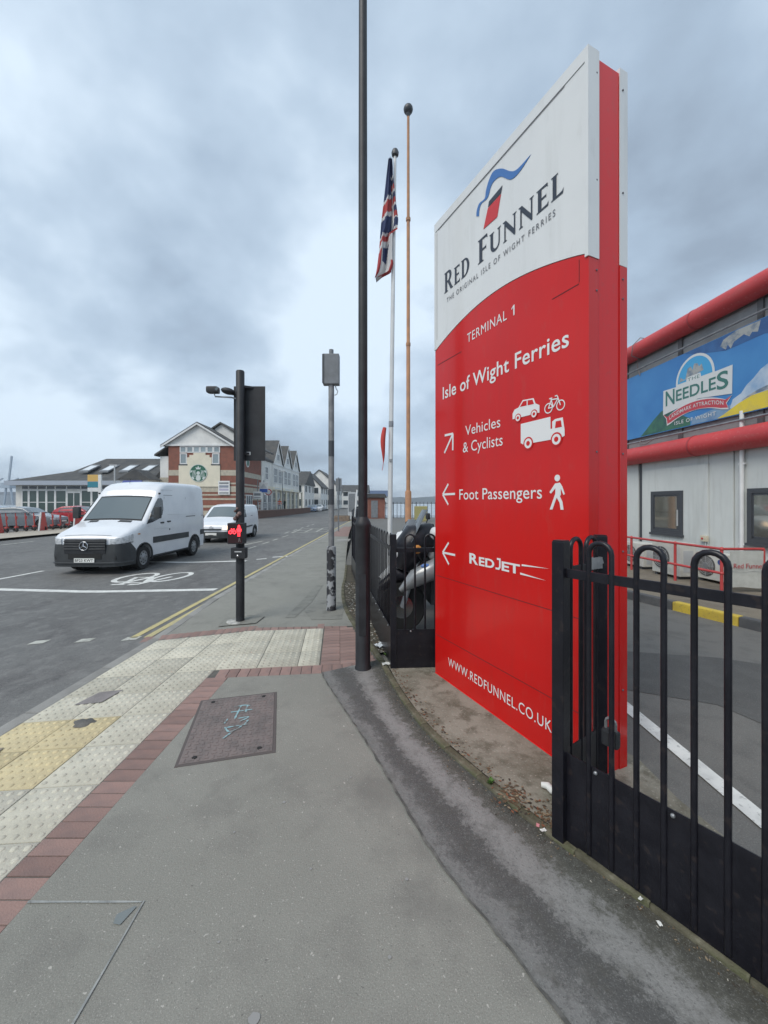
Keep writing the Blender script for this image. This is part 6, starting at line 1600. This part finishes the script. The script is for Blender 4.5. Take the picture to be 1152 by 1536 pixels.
# ---- coffee shop
cx0, cx1, cy0 = -24.25, -16.6, 45.0
cafe = thing('coffee_shop', 'gabled coffee shop of brick and cream stone with round green emblem', 'building', (-20.4, cy0, -.1))
def cw(x): return x + 20.4
zc_ = .1
MB().box(cw(cx0), cw(cx1), 0, 9.0, 0, 8.15 + zc_).build('wall', M_brickwall, cafe)
for z0, z1 in ((.0, .75), (1.1, 1.35), (1.95, 2.15), (2.45, 2.62), (2.85, 3.5), (3.72, 3.9), (4.7, 5.32)):
    MB().box(cw(cx0) - .02, cw(cx1) + .02, -.02, 9.0, z0 + .1, z1 + .1).build('stone_band', M_stone, cafe)
gy = -.03
MB().prism([(cw(-24.55), 8.16 + zc_), (cw(-17.0), 8.10 + zc_), (cw(-20.9), 10.45 + zc_)], gy, .6).build('gable', M_clad, cafe)
rf = MB()
for (xa, za), (xb, zb) in (((-20.9, 10.62), (-25.0, 8.02)), ((-20.9, 10.62), (-16.5, 7.95))):
    rf.prism([(cw(xa), za + .1), (cw(xb), zb + .1), (cw(xb), zb + .18), (cw(xa), za + .18)], -.35, 9.2)
roof = rf.build('roof', M_slate, cafe)
bg = MB()
for (xa, za), (xb, zb) in (((-20.9, 10.60), (-25.0, 8.0)), ((-20.9, 10.60), (-16.5, 7.93))):
    bg.prism([(cw(xa), za - .12), (cw(xb), zb - .12), (cw(xb), zb + .09), (cw(xa), za + .09)], -.37, -.30)
bg.build('barge_board', M_white, cafe)
MB().box(cw(-24.6), cw(-16.55), -.16, .0, 8.02 + zc_, 8.2 + zc_).build('fascia', M_white, cafe)
# second gable behind
MB().prism([(cw(-23.3), 8.3), (cw(-15.2), 8.3), (cw(-19.7), 11.25)], 3.4, 9.1).build('rear_gable', M_clad, cafe)
rf = MB()
for (xa, za), (xb, zb) in (((-19.7, 11.28), (-23.6, 8.7)), ((-19.7, 11.28), (-15.0, 8.2))): rf.prism([(cw(xa), za), (cw(xb), zb), (cw(xb), zb + .2), (cw(xa), za + .2)], 3.1, 9.4)
rf.build('rear_roof', M_slate, cafe)
# lean-to
MB().box(cw(-25.35), cw(cx0) - .03, .3, 8, 0, 7.0).build('side_wing', M_clad, cafe); MB().box(cw(-25.38), cw(cx0) - .025, .27, 8, 0, 4.6).build('side_wing_base', M_stone, cafe)
MB().prism([(cw(-25.8), 7.0), (cw(-24.28), 8.0), (cw(-24.28), 8.2), (cw(-25.8), 7.2)], -.1, 8.2).build('side_roof', M_slate, cafe)
# stepped cream panel
st = [(-23.05, 3.45), (-18.42, 3.45), (-18.42, 5.87), (-19.35, 5.87), (-19.35, 6.74), (-19.6, 6.74), (-19.6, 7.0), (-20.05, 7.0), (-20.05, 7.24), (-21.4, 7.24), (-21.4, 7.0), (-21.85, 7.0), (-21.85, 6.74), (-22.12, 6.74), (-22.12, 5.87), (-23.05, 5.87)]
MB().prism([(cw(x), z + .1) for x, z in st], -.10, -.021).build('cream_panel', M_cream, cafe)
O = (cw(cx0), -.001, 0)
fw = lambda x0, x1, z0, z1, **k: facade_window(cafe, (0, -.001, 0), (1, 0, 0), (0, -1, 0), cw(x0), cw(x1), z0 + .1, z1 + .1, **k)
for k in range(6):
    a = -22.95 + k * .755; fw(a, a + .74, 7.27, 7.98, t_=.10, pane=M_pane_l)
fw(-22.95, -22.15, 5.98, 7.2, t_=.11, sill=True, pane=M_pane_l); fw(-19.32, -18.50, 5.98, 7.2, t_=.11, sill=True, pane=M_pane_l)
# round emblem
lg = MB(); lx, lz = cw(-20.83), 5.07
logo = MB().prism(disc(lx, lz, .98, 40), -.15, -.101).build('emblem', mat('emblem_green', (.022, .12, .075), .5), cafe)
M_ew = mat('emblem_white', (.56, .62, .60), .5)
b = MB()
b.prism(disc(lx, lz, .20, 18), -.156, -.1505); b.prism([(lx - .16, lz - .22), (lx + .16, lz - .22), (lx + .30, lz - .62), (lx + .14, lz - .86), (lx - .14, lz - .86), (lx - .30, lz - .62)], -.156, -.1505)
b.prism([(lx - .22, lz + .42), (lx - .30, lz + .68), (lx - .12, lz + .58), (lx, lz + .84), (lx + .12, lz + .58), (lx + .30, lz + .68), (lx + .22, lz + .42)], -.156, -.1505)
for sd in (-1, 1):
    for k in range(5):
        r0 = .30 + .085 * k; pts = [(lx + sd * (r0 + .05 * math.sin(j * 1.2 + k)), lz + .36 - .16 * j - .03 * k) for j in range(6)]
        for a, c in zip(pts, pts[1:]): b.prism([(a[0] - .018, a[1]), (a[0] + .018, a[1]), (c[0] + .018, c[1]), (c[0] - .018, c[1])], -.156 - .0004 * k, -.1505)
    b.prism([(lx + sd * .62, lz + .30), (lx + sd * .86, lz + .28), (lx + sd * .90, lz + .02), (lx + sd * .72, lz + .10)], -.156, -.1505); b.prism([(lx + sd * .55, lz - .42), (lx + sd * .80, lz - .42), (lx + sd * .60, lz - .72), (lx + sd * .42, lz - .66)], -.156, -.1505)
b.build('emblem_figure', M_ew, logo)
rg = MB(); ring_mb(rg, lx, lz, .985, .93, .152, 40); rg.build('emblem_rim', M_ew, logo)
# board on the front wall and door things
sb = thing('notice_board', 'white notice board on the striped wall of the coffee shop', 'sign', (-17.95, cy0 - .16, 2.55)); MB().bbox(-.65, .65, 0, .08, 0, 1.55, .02).build('board', M_white, sb)
for k, (z0, z1, m_) in enumerate(((1.2, 1.38, M_grey), (.78, 1.05, mat('board_print', (.24, .27, .33), .6)), (.45, .68, mat('board_lilac', (.42, .40, .52), .6)), (.12, .26, M_grey))): MB().box(-.52, .52, -.006, -.002, z0, z1).build('print', m_, sb)
# side wall along the road
fwE = lambda par, y0, y1, z0, z1, x, **k: facade_window(par, (x, 0, 0), (0, 1, 0), (1, 0, 0), y0, y1, z0, z1, **k)
XE = cw(cx1)
fwE(cafe, .8, 1.9, .3, 2.9, XE + .022, frame=M_dgrey, t_=.12, bars=(1, 0)); fwE(cafe, 3.0, 5.2, .9, 2.7, XE + .022, frame=M_white, t_=.12, bars=(2, 0))
ov = MB(); ov.lathe([(.55, 0), (.55, .07)], (XE + .001, 3.6, 6.6), axis='x', n=24); ov.build('oval_sign', M_white, cafe); MB().lathe([(.42, .07), (.42, .075)], (XE + .002, 3.6, 6.6), axis='x', n=24).build('oval_sign_print', mat('emblem_green', (.022, .12, .075), .5), cafe)
# ---- gabled terrace
GX = -16.5
def terrace_house(y0, y1, label, wallm, first=False):
    t = thing('gabled_house', label, 'building', (GX, y0, -.1), 0, 'gabled terrace houses along the road')
    w_ = y1 - y0; D = -8
    MB().box(D, 0, 0, w_, 0, 7.7).build('wall', wallm, t)
    MB().box(-.02, .06, -.01, w_ + .01, 3.55, 4.1).build('shop_fascia', M_cream, t); MB().box(-.02, .10, -.02, w_ + .02, 7.5, 7.75).build('eave', M_white, t)
    g0, g1 = (.3, w_ - .3)
    ap = 11.2
    MB().prism([(g0, 7.75), (g1, 7.75), ((g0 + g1) / 2, ap - .15)], -.2, .05, plane='yz').build('gable', wallm, t)
    r_ = MB(); c = (g0 + g1) / 2
    for (ya, yb) in ((c, g0 - .3), (c, g1 + .3)): r_.prism([(ya, ap), (yb, 7.62), (yb, 7.82), (ya, ap + .22)], D, .25, plane='yz')
    r_.build('roof', M_slate, t)
    bb = MB()
    for (ya, yb) in ((c, g0 - .3), (c, g1 + .3)): bb.prism([(ya, ap - .15), (yb, 7.5), (yb, 7.70), (ya, ap + .1)], .251, .31, plane='yz')
    bb.build('barge_board', M_white, t)
    for k in range(2):
        a = w_ * (.12 + .42 * k); fwE(t, a, a + w_ * .34, 4.7, 7.0, .003, bars=(2, 1), t_=.10)
    fwE(t, c - .7, c + .7, 8.2, 9.3, .055, bars=(1, 0), t_=.1)
    for k in range(3):
        a = w_ * (.04 + .32 * k); fwE(t, a, a + w_ * .27, .35, 3.3, .003, bars=(1, 2), t_=.10, pane=M_pane_l if k == 1 else M_pane)
    for k in range(3): MB().cyl((.55, w_ * k / 2 if k else .12, 0), (.55, w_ * k / 2 if k else .12, 3.6), .16, n=10).build('column', M_cream, t)
    MB().box(.0, .75, .0, w_, 3.6, 3.72).build('canopy', M_cream, t)
    MB().box(.062, .10, w_ * .2, w_ * .8, 3.65, 4.0).build('shop_sign', M_lightgrey, t)
    return t
lk = thing('link_house', 'white rendered link building between the coffee shop and the gabled terrace', 'building', (GX, 54.05, -.1))
MB().box(-8, -.05, 0, 5.0, 0, 7.6).build('wall', M_render, lk); MB().prism([(0, 7.6), (5.0, 7.6), (5.0, 7.9), (0, 7.9)], -8, .1, plane='yz').build('parapet', M_slate, lk)
MB().prism([(-8.2, 7.9), (.1, 7.9), (-4, 10.6)], .02, 4.98).build('roof', M_slate, lk)
fwE(lk, 1.6, 2.9, 5.0, 6.8, -.047, bars=(1, 1)); fwE(lk, .8, 2.2, .6, 2.9, -.047, bars=(1, 1)); fwE(lk, 3.0, 4.4, .3, 2.9, -.047, bars=(1, 0)); MB().box(-.045, .05, 0, 5, 3.5, 4.1).build('fascia', M_cream, lk)
terrace_house(59.1, 65.1, 'nearest gabled white house of the terrace next to the link building', M_render); terrace_house(65.2, 71.2, 'middle gabled white house of the terrace along the road', M_clad); terrace_house(71.3, 77.6, 'furthest gabled white house of the terrace along the road', M_render)
# brick planter wall and terrace railing in front of them
pw = thing('planter_wall', 'low brown brick wall around the raised terrace beside the road', 'wall', (0, 0, -.23))
PWP = [Vector((-15.8, 46.5)), Vector((-14.9, 47.4)), Vector((-14.6, 56)), Vector((-14.3, 70)), Vector((-14.3, 77))]
for a, b_ in zip(PWP, PWP[1:]):
    d = (b_ - a).normalized(); a = a - d * .1
    MB().bar((a.x, a.y, .40), (b_.x, b_.y, .40), .35, .9).build('brick_run', mat('dark_brick', (.14, .075, .055), .85, var=(.11, .065, .05), vscale=3), pw); MB().bar((a.x, a.y, .9), (b_.x, b_.y, .9), .45, .10).build('coping', M_stone if False else mat('coping', (.22, .15, .12), .85), pw)
tr = thing('terrace_railing', 'white and grey railing standing on the brick terrace wall', 'railing', (0, 0, .72))
for k in range(14):
    y = 47.6 + k * .75; x = -14.92 + (y - 47.4) * .03; MB().cyl((x, y, 0), (x, y, .95), .035, n=6).build('post', M_lightgrey, tr)
for z in (.35, .65, .95): MB().bar((-14.92, 47.5, z), (-14.62, 57.4, z), .04, .04).build('rail', M_lightgrey, tr)
for k, (y, lab) in enumerate(((49.2, 'dark picnic bench on the terrace nearest the coffee shop'), (52.0, 'dark picnic bench on the terrace further from the coffee shop'))):
    tb_ = thing('picnic_bench', lab, 'bench', (-15.7, y, -.1), 1.5); MB().bbox(-.9, .9, -.35, .35, .72, .78, .01).build('table_top', M_dgrey, tb_)
    for s_ in (-.7, .7): MB().bbox(-.9, .9, s_ - .13, s_ + .13, .42, .47, .01).build('seat', M_dgrey, tb_)
    for s_ in (-.6, .6): MB().bar((s_, -.7, .42), (s_, .7, .42), .06, .08).build('crossbar', M_dgrey, tb_); MB().bar((s_, -.5, 0), (s_, -.2, .72), .06, .08).build('leg', M_dgrey, tb_); MB().bar((s_, .5, 0), (s_, .2, .72), .06, .08).build('leg', M_dgrey, tb_)
# signs by the terrace
def roadsign(label, x, y, z, kind):
    t = thing('road_sign', label, 'road sign', (x, y, z)); MB().cyl((0, 0, 0), (0, 0, 4.6 if kind != 'round' else 2.6), .05, n=8).build('post', M_grey, t)
    if kind == 'blue': MB().bbox(-.55, .55, -.09, -.05, 3.0, 4.3, .02).build('plate', M_white, t); MB().box(-.5, .5, -.097, -.092, 3.05, 3.5).build('blue_panel', mat('sign_blue', (.03, .10, .40), .4), t); MB().prism([(-.4, 3.6), (.4, 3.6), (.0, 4.2)], -.097, -.092).build('triangle', M_lightgrey, t)
    elif kind == 'plate': MB().bbox(-.5, .5, -.09, -.05, 2.2, 3.1, .02).build('plate', M_white, t); MB().box(-.4, .4, -.097, -.092, 2.6, 2.9).build('print', M_grey, t); MB().box(-.4, .4, -.097, -.092, 2.3, 2.4).build('print', M_grey, t)
    else:
        MB().lathe([(.42, -.06), (.42, -.09)], (0, 0, 2.3), axis='y', n=24).build('plate', M_red, t); MB().lathe([(.31, -.091), (.31, -.097)], (0, 0, 2.3), axis='y', n=24).build('face', M_white, t)
roadsign('tall white and blue direction sign on a post by the terrace railing', -15.2, 50.6, -.1, 'blue'); roadsign('white parking notice on a post at the corner of the coffee shop', -15.35, 48.6, -.1, 'plate'); roadsign('round red-rimmed speed sign on a post before the terrace', -14.98, 51.9, .72, 'round')
lmp = thing('street_lamp', 'grey street lamp standing in front of the gabled terrace', 'lamp post', (-14.95, 58.9, -.1)); MB().cyl((0, 0, 0), (0, 0, 6.4), .07, .05, n=8).build('post', M_grey, lmp); MB().bbox(-.5, .5, -.15, .15, 6.3, 6.45, .04).build('lantern', M_lightgrey, lmp)
# ---- further buildings up the road
def simple_house(name, label, x, y, w_, d_, h, ridge, wallm, roofm, rows=2, gable_front=True, cols=3):
    t = thing(name, label, 'building', (x, y, -.1), 0, 'buildings further up the road')
    MB().box(-w_ / 2, w_ / 2, 0, d_, 0, h).build('wall', wallm, t)
    if gable_front:
        MB().prism([(-w_ / 2, h), (w_ / 2, h), (0, ridge)], .0, d_).build('gable', wallm, t); r_ = MB()
        for s_ in (-1, 1): r_.prism([(0, ridge), (s_ * (w_ / 2 + .4), h - .25), (s_ * (w_ / 2 + .4), h - .02), (0, ridge + .25)], -.3, d_ + .3)
        r_.build('roof', roofm, t)
    else:
        MB().prism([(-.3, h), (d_ + .3, h), (d_ / 2, ridge)], -w_ / 2 - .3, w_ / 2 + .3, plane='yz').build('roof', roofm, t)
    for r_ in range(rows):
        for k in range(cols):
            a = -w_ / 2 + w_ * (k + .22) / cols; facade_window(t, (0, -.002, 0), (1, 0, 0), (0, -1, 0), a, a + w_ / cols * .56, 1.0 + r_ * 2.9, 2.6 + r_ * 2.9, t_=.09)
        for k in range(3): facade_window(t, (w_ / 2 + .002, 0, 0), (0, 1, 0), (1, 0, 0), d_ * (k + .2) / 3, d_ * (k + .75) / 3, 1.0 + r_ * 2.9, 2.6 + r_ * 2.9, t_=.09, bars=(1, 0))
    return t
simple_house('house', 'low white house with dark roof just past the gabled terrace', -20.0, 84, 6.5, 12, 5.6, 8.8, M_render, M_slate, gable_front=False)
simple_house('house', 'white gabled house with blue shopfront further along the road', -19.0, 98, 7.0, 12, 5.6, 9.2, M_clad, M_slate)
simple_house('house', 'tall white gabled building at the bend of the road', -18.5, 114, 10, 14, 6.5, 11.0, M_render, M_slate)
simple_house('house', 'long pale building with grey roof closing the end of the street', -12.5, 135, 14, 14, 5.2, 8.0, M_clad, M_slate, gable_front=False)
simple_house('house', 'distant dark blue-roofed shed at the far end of the street', -4.5, 150, 12, 14, 4.2, 6.5, M_lightgrey, mat('blue_roof', (.06, .09, .16), .6), 1, False)
# things on the near side far up
plt = thing('stone_planter', 'low brown stone planter at the roadside beyond the railing', 'planter', (-4.1, 39, -.23)); MB().bbox(-.75, .75, -.5, .5, 0, .62, .05).build('trough', mat('planter_stone', (.25, .19, .14), .9, var=(.17, .13, .10), vscale=4), plt); MB().box(-.65, .65, -.4, .4, .56, .63).build('soil', M_soil, plt)
gbx = thing('advert_panel', 'grey roadside advertising panel standing beyond the stone planter', 'advert panel', (-3.45, 43, -.23)); MB().bbox(-.42, .42, -.12, .12, 0, 3.0, .04).build('casing', M_lightgrey, gbx); MB().box(-.34, .34, -.126, -.121, .9, 2.85).build('poster', M_grey, gbx)
rsb = thing('road_sign', 'back of a grey rectangular road sign on a post up the pavement', 'road sign', (-2.62, 23, 0)); MB().cyl((0, 0, 0), (0, 0, 3.1), .04, n=8).build('post', M_grey, rsb); MB().bbox(-.16, .18, .04, .07, 2.30, 3.05, .01).build('plate', M_grey, rsb)
wp = thing('white_post', 'thin white leaning post beside the far end of the railing', 'post', (-1.98, 26.2, 0)); MB().tube([(0, 0, -.02), (.22, 0, 2.5)], .05, 8).build('pole', M_white, wp)
# ---- glazed pavilion
PX0, PX1, PY = -42.3, -26.2, 45.0
pav = thing('glazed_pavilion', 'low glazed pavilion with long slate roof and four skylights', 'building', (-34, PY, -.1))
pw_ = lambda x: x + 34
MB().box(pw_(PX0) + .6, pw_(PX1), .3, 12, 0, 4.0).build('wall', M_render, pav)
MB().box(pw_(PX0), pw_(PX1) + .3, -.5, 12.3, 3.72, 4.2).build('fascia', mat('fascia_blue_grey', (.36, .40, .46), .5), pav)
rv = [(pw_(PX0) + .3, -.45, 4.2), (pw_(PX1) + .3, -.45, 4.2), (pw_(PX1) + .3, 12.2, 4.2), (pw_(PX0) + .3, 12.2, 4.2), (pw_(-37.6), 3.4, 5.55), (pw_(-35.4), 6, 7.35), (pw_(-27.2), 6, 7.35), (pw_(-37.6), 8.6, 5.55), (pw_(-27.2) + .0, 6, 7.35)]
MB().add(rv, [(0, 1, 6, 5, 4), (2, 3, 7, 5, 6), (3, 0, 4, 7), (4, 5, 7), (1, 2, 6)]).build('roof', M_slate, pav)
MB().prism([(pw_(-28.3), 5.7), (pw_(-25.2), 5.4), (pw_(-27.0), 7.4)], 5.6, 5.9).build('end_gablet', M_clad, pav)
for k in range(4):
    x = -36.0 + k * 2.35; t0, t1 = .36, .66
    P_ = lambda xx, t_, l: (pw_(xx) + .55 * t_, -.45 + 6.45 * t_, 4.2 + 3.15 * t_ + l)
    sk = MB(); sk.add([P_(x, t0, .10), P_(x + 1.1, t0, .10), P_(x + 1.1, t1, .10), P_(x, t1, .10), P_(x, t0, -.05), P_(x + 1.1, t0, -.05), P_(x + 1.1, t1, -.05), P_(x, t1, -.05)], [(0, 1, 2, 3), (4, 5, 1, 0), (5, 6, 2, 1), (6, 7, 3, 2), (7, 4, 0, 3)])
    so = sk.build('skylight', M_grey, pav)
    MB().add([P_(x + .14, t0 + .05, .112), P_(x + .96, t0 + .05, .112), P_(x + .96, t1 - .05, .112), P_(x + .14, t1 - .05, .112)], [(0, 1, 2, 3)]).build('skylight_pane', mat('skylight_glass', (.62, .66, .68), .08, spec=.8), so)
us = [-41.0, -40.2, -39.2, -38.2, -37.2, -35.9, -34.3, -33.1, -32.1, -31.0, -30.0, -29.0, -28.0, -27.0]
for a, b_ in zip(us, us[1:]):
    door = abs(a + 35.9) < .1
    facade_window(pav, (0, .299, 0), (1, 0, 0), (0, -1, 0), pw_(a), pw_(b_), .4 if not door else .05, 3.2 if not door else 2.95, frame=M_white, pane=mat('pavilion_glass', (.045, .075, .07), .1, spec=.7), bars=(1, 0) if door else (0, 1), t_=.11)
    facade_window(pav, (0, .299, 0), (1, 0, 0), (0, -1, 0), pw_(a), pw_(b_), 3.25, 3.70, frame=M_white, pane=mat('pavilion_glass2', (.05, .06, .08), .1), t_=.06)
# little shed roof with blue awning between pavilion and coffee shop
sh = thing('side_kiosk', 'small grey kiosk with blue awning between the pavilion and coffee shop', 'kiosk', (-26.6, 42.6, -.1))
MB().box(-1.5, 1.5, 0, 2, 0, 4.2).build('wall', M_clad, sh); MB().prism([(-1.8, 4.2), (1.8, 4.2), (.2, 5.3)], -.2, 2.2).build('roof', M_slate, sh); MB().prism([(-.2, 3.8), (-1.1, 3.2), (-1.1, 3.4), (-.2, 4.1)], -1.0, 1.0, plane='yz').build('awning', mat('awning_blue', (.06, .08, .28), .7), sh); MB().box(-.6, .6, -.03, -.001, .2, 2.6).build('door', M_grey, sh)
ps_ = thing('car_park_sign', 'tall car park sign with yellow, teal and white panels on a white post', 'sign', (-22.9, 31.5, -.1))
MB().bbox(.42, .66, -.06, .06, 0, 3.95, .02).build('post', M_white, ps_)
for z0, z1, m_ in ((3.42, 3.95, mat('sign_amber', (.62, .40, .12), .5)), (2.95, 3.40, mat('sign_teal', (.04, .22, .28), .5)), (2.62, 2.93, M_white)): MB().bbox(-.42, .415, -.04, .04, z0, z1, .01).build('panel', m_, ps_)
cl = thing('street_lamp', 'slim grey lamp post in front of the pavilion roof', 'lamp post', (-26.6, 39.5, -.1)); MB().cyl((0, 0, 0), (0, 0, 5.4), .06, n=8).build('post', M_lightgrey, cl); MB().box(-.45, .3, -.1, .1, 5.4, 5.5).build('lantern', M_lightgrey, cl)
# distant cranes on the left
for k, (x, lab) in enumerate(((-352, 'faint dockside crane with upright jib on the far left horizon'), (-338, 'faint dockside crane with leaning jib beside the pavilion eave'))):
    c = thing('dock_crane', lab, 'crane', (x, 360, -.4)); m_ = mat('crane_grey', (.30, .36, .42), .8)
    for s_ in (-4, 4): MB().bar((s_, 0, 0), (s_ * .5, 0, 16), 1.2, 1.2).build('leg', m_, c)
    MB().bbox(-4, 4, -3, 3, 15, 20, .3).build('cab', m_, c); MB().bar((0, 0, 19), (-8 if k == 0 else 3, 0, 44), 1.2, 1.2).build('jib', m_, c)
    MB().bar((0, 0, 19), (9, 0, 24), 1.0, 1.0).build('counter_jib', m_, c)
quay = thing('warehouse', 'long low grey warehouse on the distant dock at the left edge', 'warehouse', (-346, 372, -.4)); MB().box(-30, 14, 0, 12, 0, 9).build('wall', mat('warehouse_grey', (.30, .34, .38), .8), quay); MB().prism([(-31, 9), (15, 9), (13, 12), (-29, 12)], 0, 12).build('roof', mat('warehouse_roof', (.22, .25, .29), .8), quay)

# ============================================================ SMALL LITTER AND PLANTS
M_leafd = mat('dead_leaf', (.14, .09, .05), .9, rnd=.3); M_lit = mat('litter_white', (.66, .66, .63), .7)
def scatter(name, n, fn, mats, size, parent=None, seed=1):
    rnd = random.Random(seed); b = MB()
    for k in range(n):
        x, y, z = fn(rnd); a = rnd.uniform(0, 6.28); s_ = size * rnd.uniform(.5, 1.3); tl = rnd.uniform(-.4, .4)
        ca, sa = math.cos(a), math.sin(a); mi = rnd.choices(range(len(mats)), [3] + [1] * (len(mats) - 1))[0]
        P_ = [(-1, 0, 0), (0, -.5, .15), (1, 0, .1 + tl), (0, .5, .2)]
        b.add([(x + s_ * (p[0] * ca - p[1] * sa), y + s_ * (p[0] * sa + p[1] * ca), z + s_ * max(p[2], 0)) for p in P_], [(0, 1, 2), (0, 2, 3)], mi)
    return stuff(b.build(name, mats, parent))
mats_d = [M_leafd, mat('dead_leaf_pale', (.26, .20, .13), .9), mat('twig_dark', (.05, .04, .03), .9), mat('leaf_rust', (.20, .08, .04), .9)]
def near_edge(rnd):
    y = rnd.uniform(1.2, 4.1); ex = edge_x(y); return (ex + .06 + abs(rnd.gauss(0, .05)), y, .024)
def clump(cx, cy, s_, z=.024): return lambda r_: (r_.gauss(cx, s_), r_.gauss(cy, s_), z)
tag(scatter('leaf_litter', 260, near_edge, mats_d, .012, seed=2), 'brown leaf litter gathered along the mossy edging under the sign', 'leaf litter')
tag(scatter('leaf_litter', 120, clump(.72, 2.22, .05), mats_d, .013, seed=3), 'clump of dead leaves on the concrete beside the green weed', 'leaf litter')
tag(scatter('leaf_litter', 90, clump(.86, 2.07, .05), mats_d, .012, seed=5), 'dead leaves against the foot of the near railing post', 'leaf litter')
tag(scatter('grit', 420, lambda r_: (lambda y: (edge_x(y) - abs(r_.gauss(0, .05)), y, .006))(r_.uniform(.9, 4.0)), [mats_d[2], mats_d[1], M_leafd, mat('grit_pale', (.34, .32, .28), .9)], .006, seed=9), 'fine dirt and grit washed against the pavement side of the mossy edging', 'grit')
def grav(rnd):
    y = rnd.uniform(4.3, 8.2); ex = edge_x(y); return (ex + rnd.uniform(.07, .30), y, .016)
tag(scatter('gravel_litter', 420, grav, [mat('pebble', (.40, .38, .33), .9), mat('pebble_d', (.22, .2, .17), .9), M_leafd], .022, seed=6), 'pale pebbles and rubbish in the strip between edging and far railing', 'gravel')
def weed(label, x, y, n, h, seed):
    r_ = random.Random(seed); t = thing('weed', label, 'weed', (x, y, .02)); b = MB()
    for k in range(n):
        a = r_.uniform(0, 6.28); l = h * r_.uniform(.5, 1.1); o_ = r_.uniform(.1, .8); ca, sa = math.cos(a), math.sin(a); w_ = .18 * l
        P_ = [(0, 0, 0), (l * .5 * o_, w_, l * .5), (l * o_, 0, l * (.8 - .4 * o_)), (l * .5 * o_, -w_, l * .45)]
        b.add([(p[0] * ca - p[1] * sa, p[0] * sa + p[1] * ca, p[2]) for p in P_], [(0, 1, 2), (0, 2, 3)])
    b.build('leaves', mat('weed_green', (.10, .20, .04), .8, rnd=.2), t); return t
weed('small bright green weed growing on the concrete by the edging', .615, 2.315, 26, .045, 1); weed('tiny weed at the foot of the lamp column beside the railing plate', .02, 4.25, 16, .05, 2)
def paper(name, label, x, y, s_, rz, m_, z=.024, roll=False):
    t = thing(name, label, 'litter', (x, y, z), rz)
    if roll: MB().tube([(-s_, 0, .018), (-s_ * .3, .01, .022), (s_ * .4, -.008, .02), (s_, 0, .016)], [.014, .02, .019, .012], 9).build('wrapper', m_, t, 60)
    else:
        b = MB(); n_ = 7; r_ = random.Random(int(s_ * 1000))
        for i in range(n_):
            for j in range(n_): b.v.append((s_ * (i / 6 - .5) * 1.5, s_ * (j / 6 - .5), r_.uniform(0, s_ * .25)))
        for i in range(n_ - 1):
            for j in range(n_ - 1): o = i * n_ + j; b.f.append((o, o + n_, o + n_ + 1, o + 1)); b.mi.append(0)
        b.build('sheet', m_, t)
paper('crumpled_wrapper', 'crumpled white wrapper on the concrete under the web address', .93, 2.25, .045, -.8, M_lit, roll=True)
paper('paper_scrap', 'white paper scrap at the foot of the near railing post', .79, 1.985, .02, .3, M_lit)
paper('paper_scrap', 'pink scrap of paper beside the foot of the near railing post', .775, 2.015, .016, 1.1, mat('litter_pink', (.55, .22, .24), .7))
paper('paper_scrap', 'tiny white scrap on the mossy edging below the railing plate', 1.045, 1.63, .012, .5, M_lit, .036)
paper('paper_scrap', 'second tiny white scrap on the mossy edging, nearer the camera', 1.075, 1.56, .014, 1.5, M_lit, .008)
paper('plastic_bag', 'crumpled pale plastic bag between the lamp column and railing', -.02, 4.55, .11, .4, mat('bag_pale', (.55, .58, .6), .4))
paper('paper_scrap', 'white paper at the base of the railing corner post', .02, 4.03, .055, .2, M_lit)

# ============================================================ THE AIR (sea haze over the harbour)
HZ = MB().box(-2600, 2600, -420, 2700, -2.2, 60.0)
hz_m = bpy.data.materials.new('haze'); hz_m.use_nodes = True
N, L = hz_m.node_tree.nodes, hz_m.node_tree.links
N.remove(N['Principled BSDF'])
pv = N.new('ShaderNodeVolumePrincipled')
pv.inputs['Color'].default_value = (.80, .86, .92, 1); pv.inputs['Density'].default_value = .00045; pv.inputs['Anisotropy'].default_value = 0.2
L.new(pv.outputs[0], N['Material Output'].inputs['Volume'])
stuff(HZ.build('haze', hz_m))
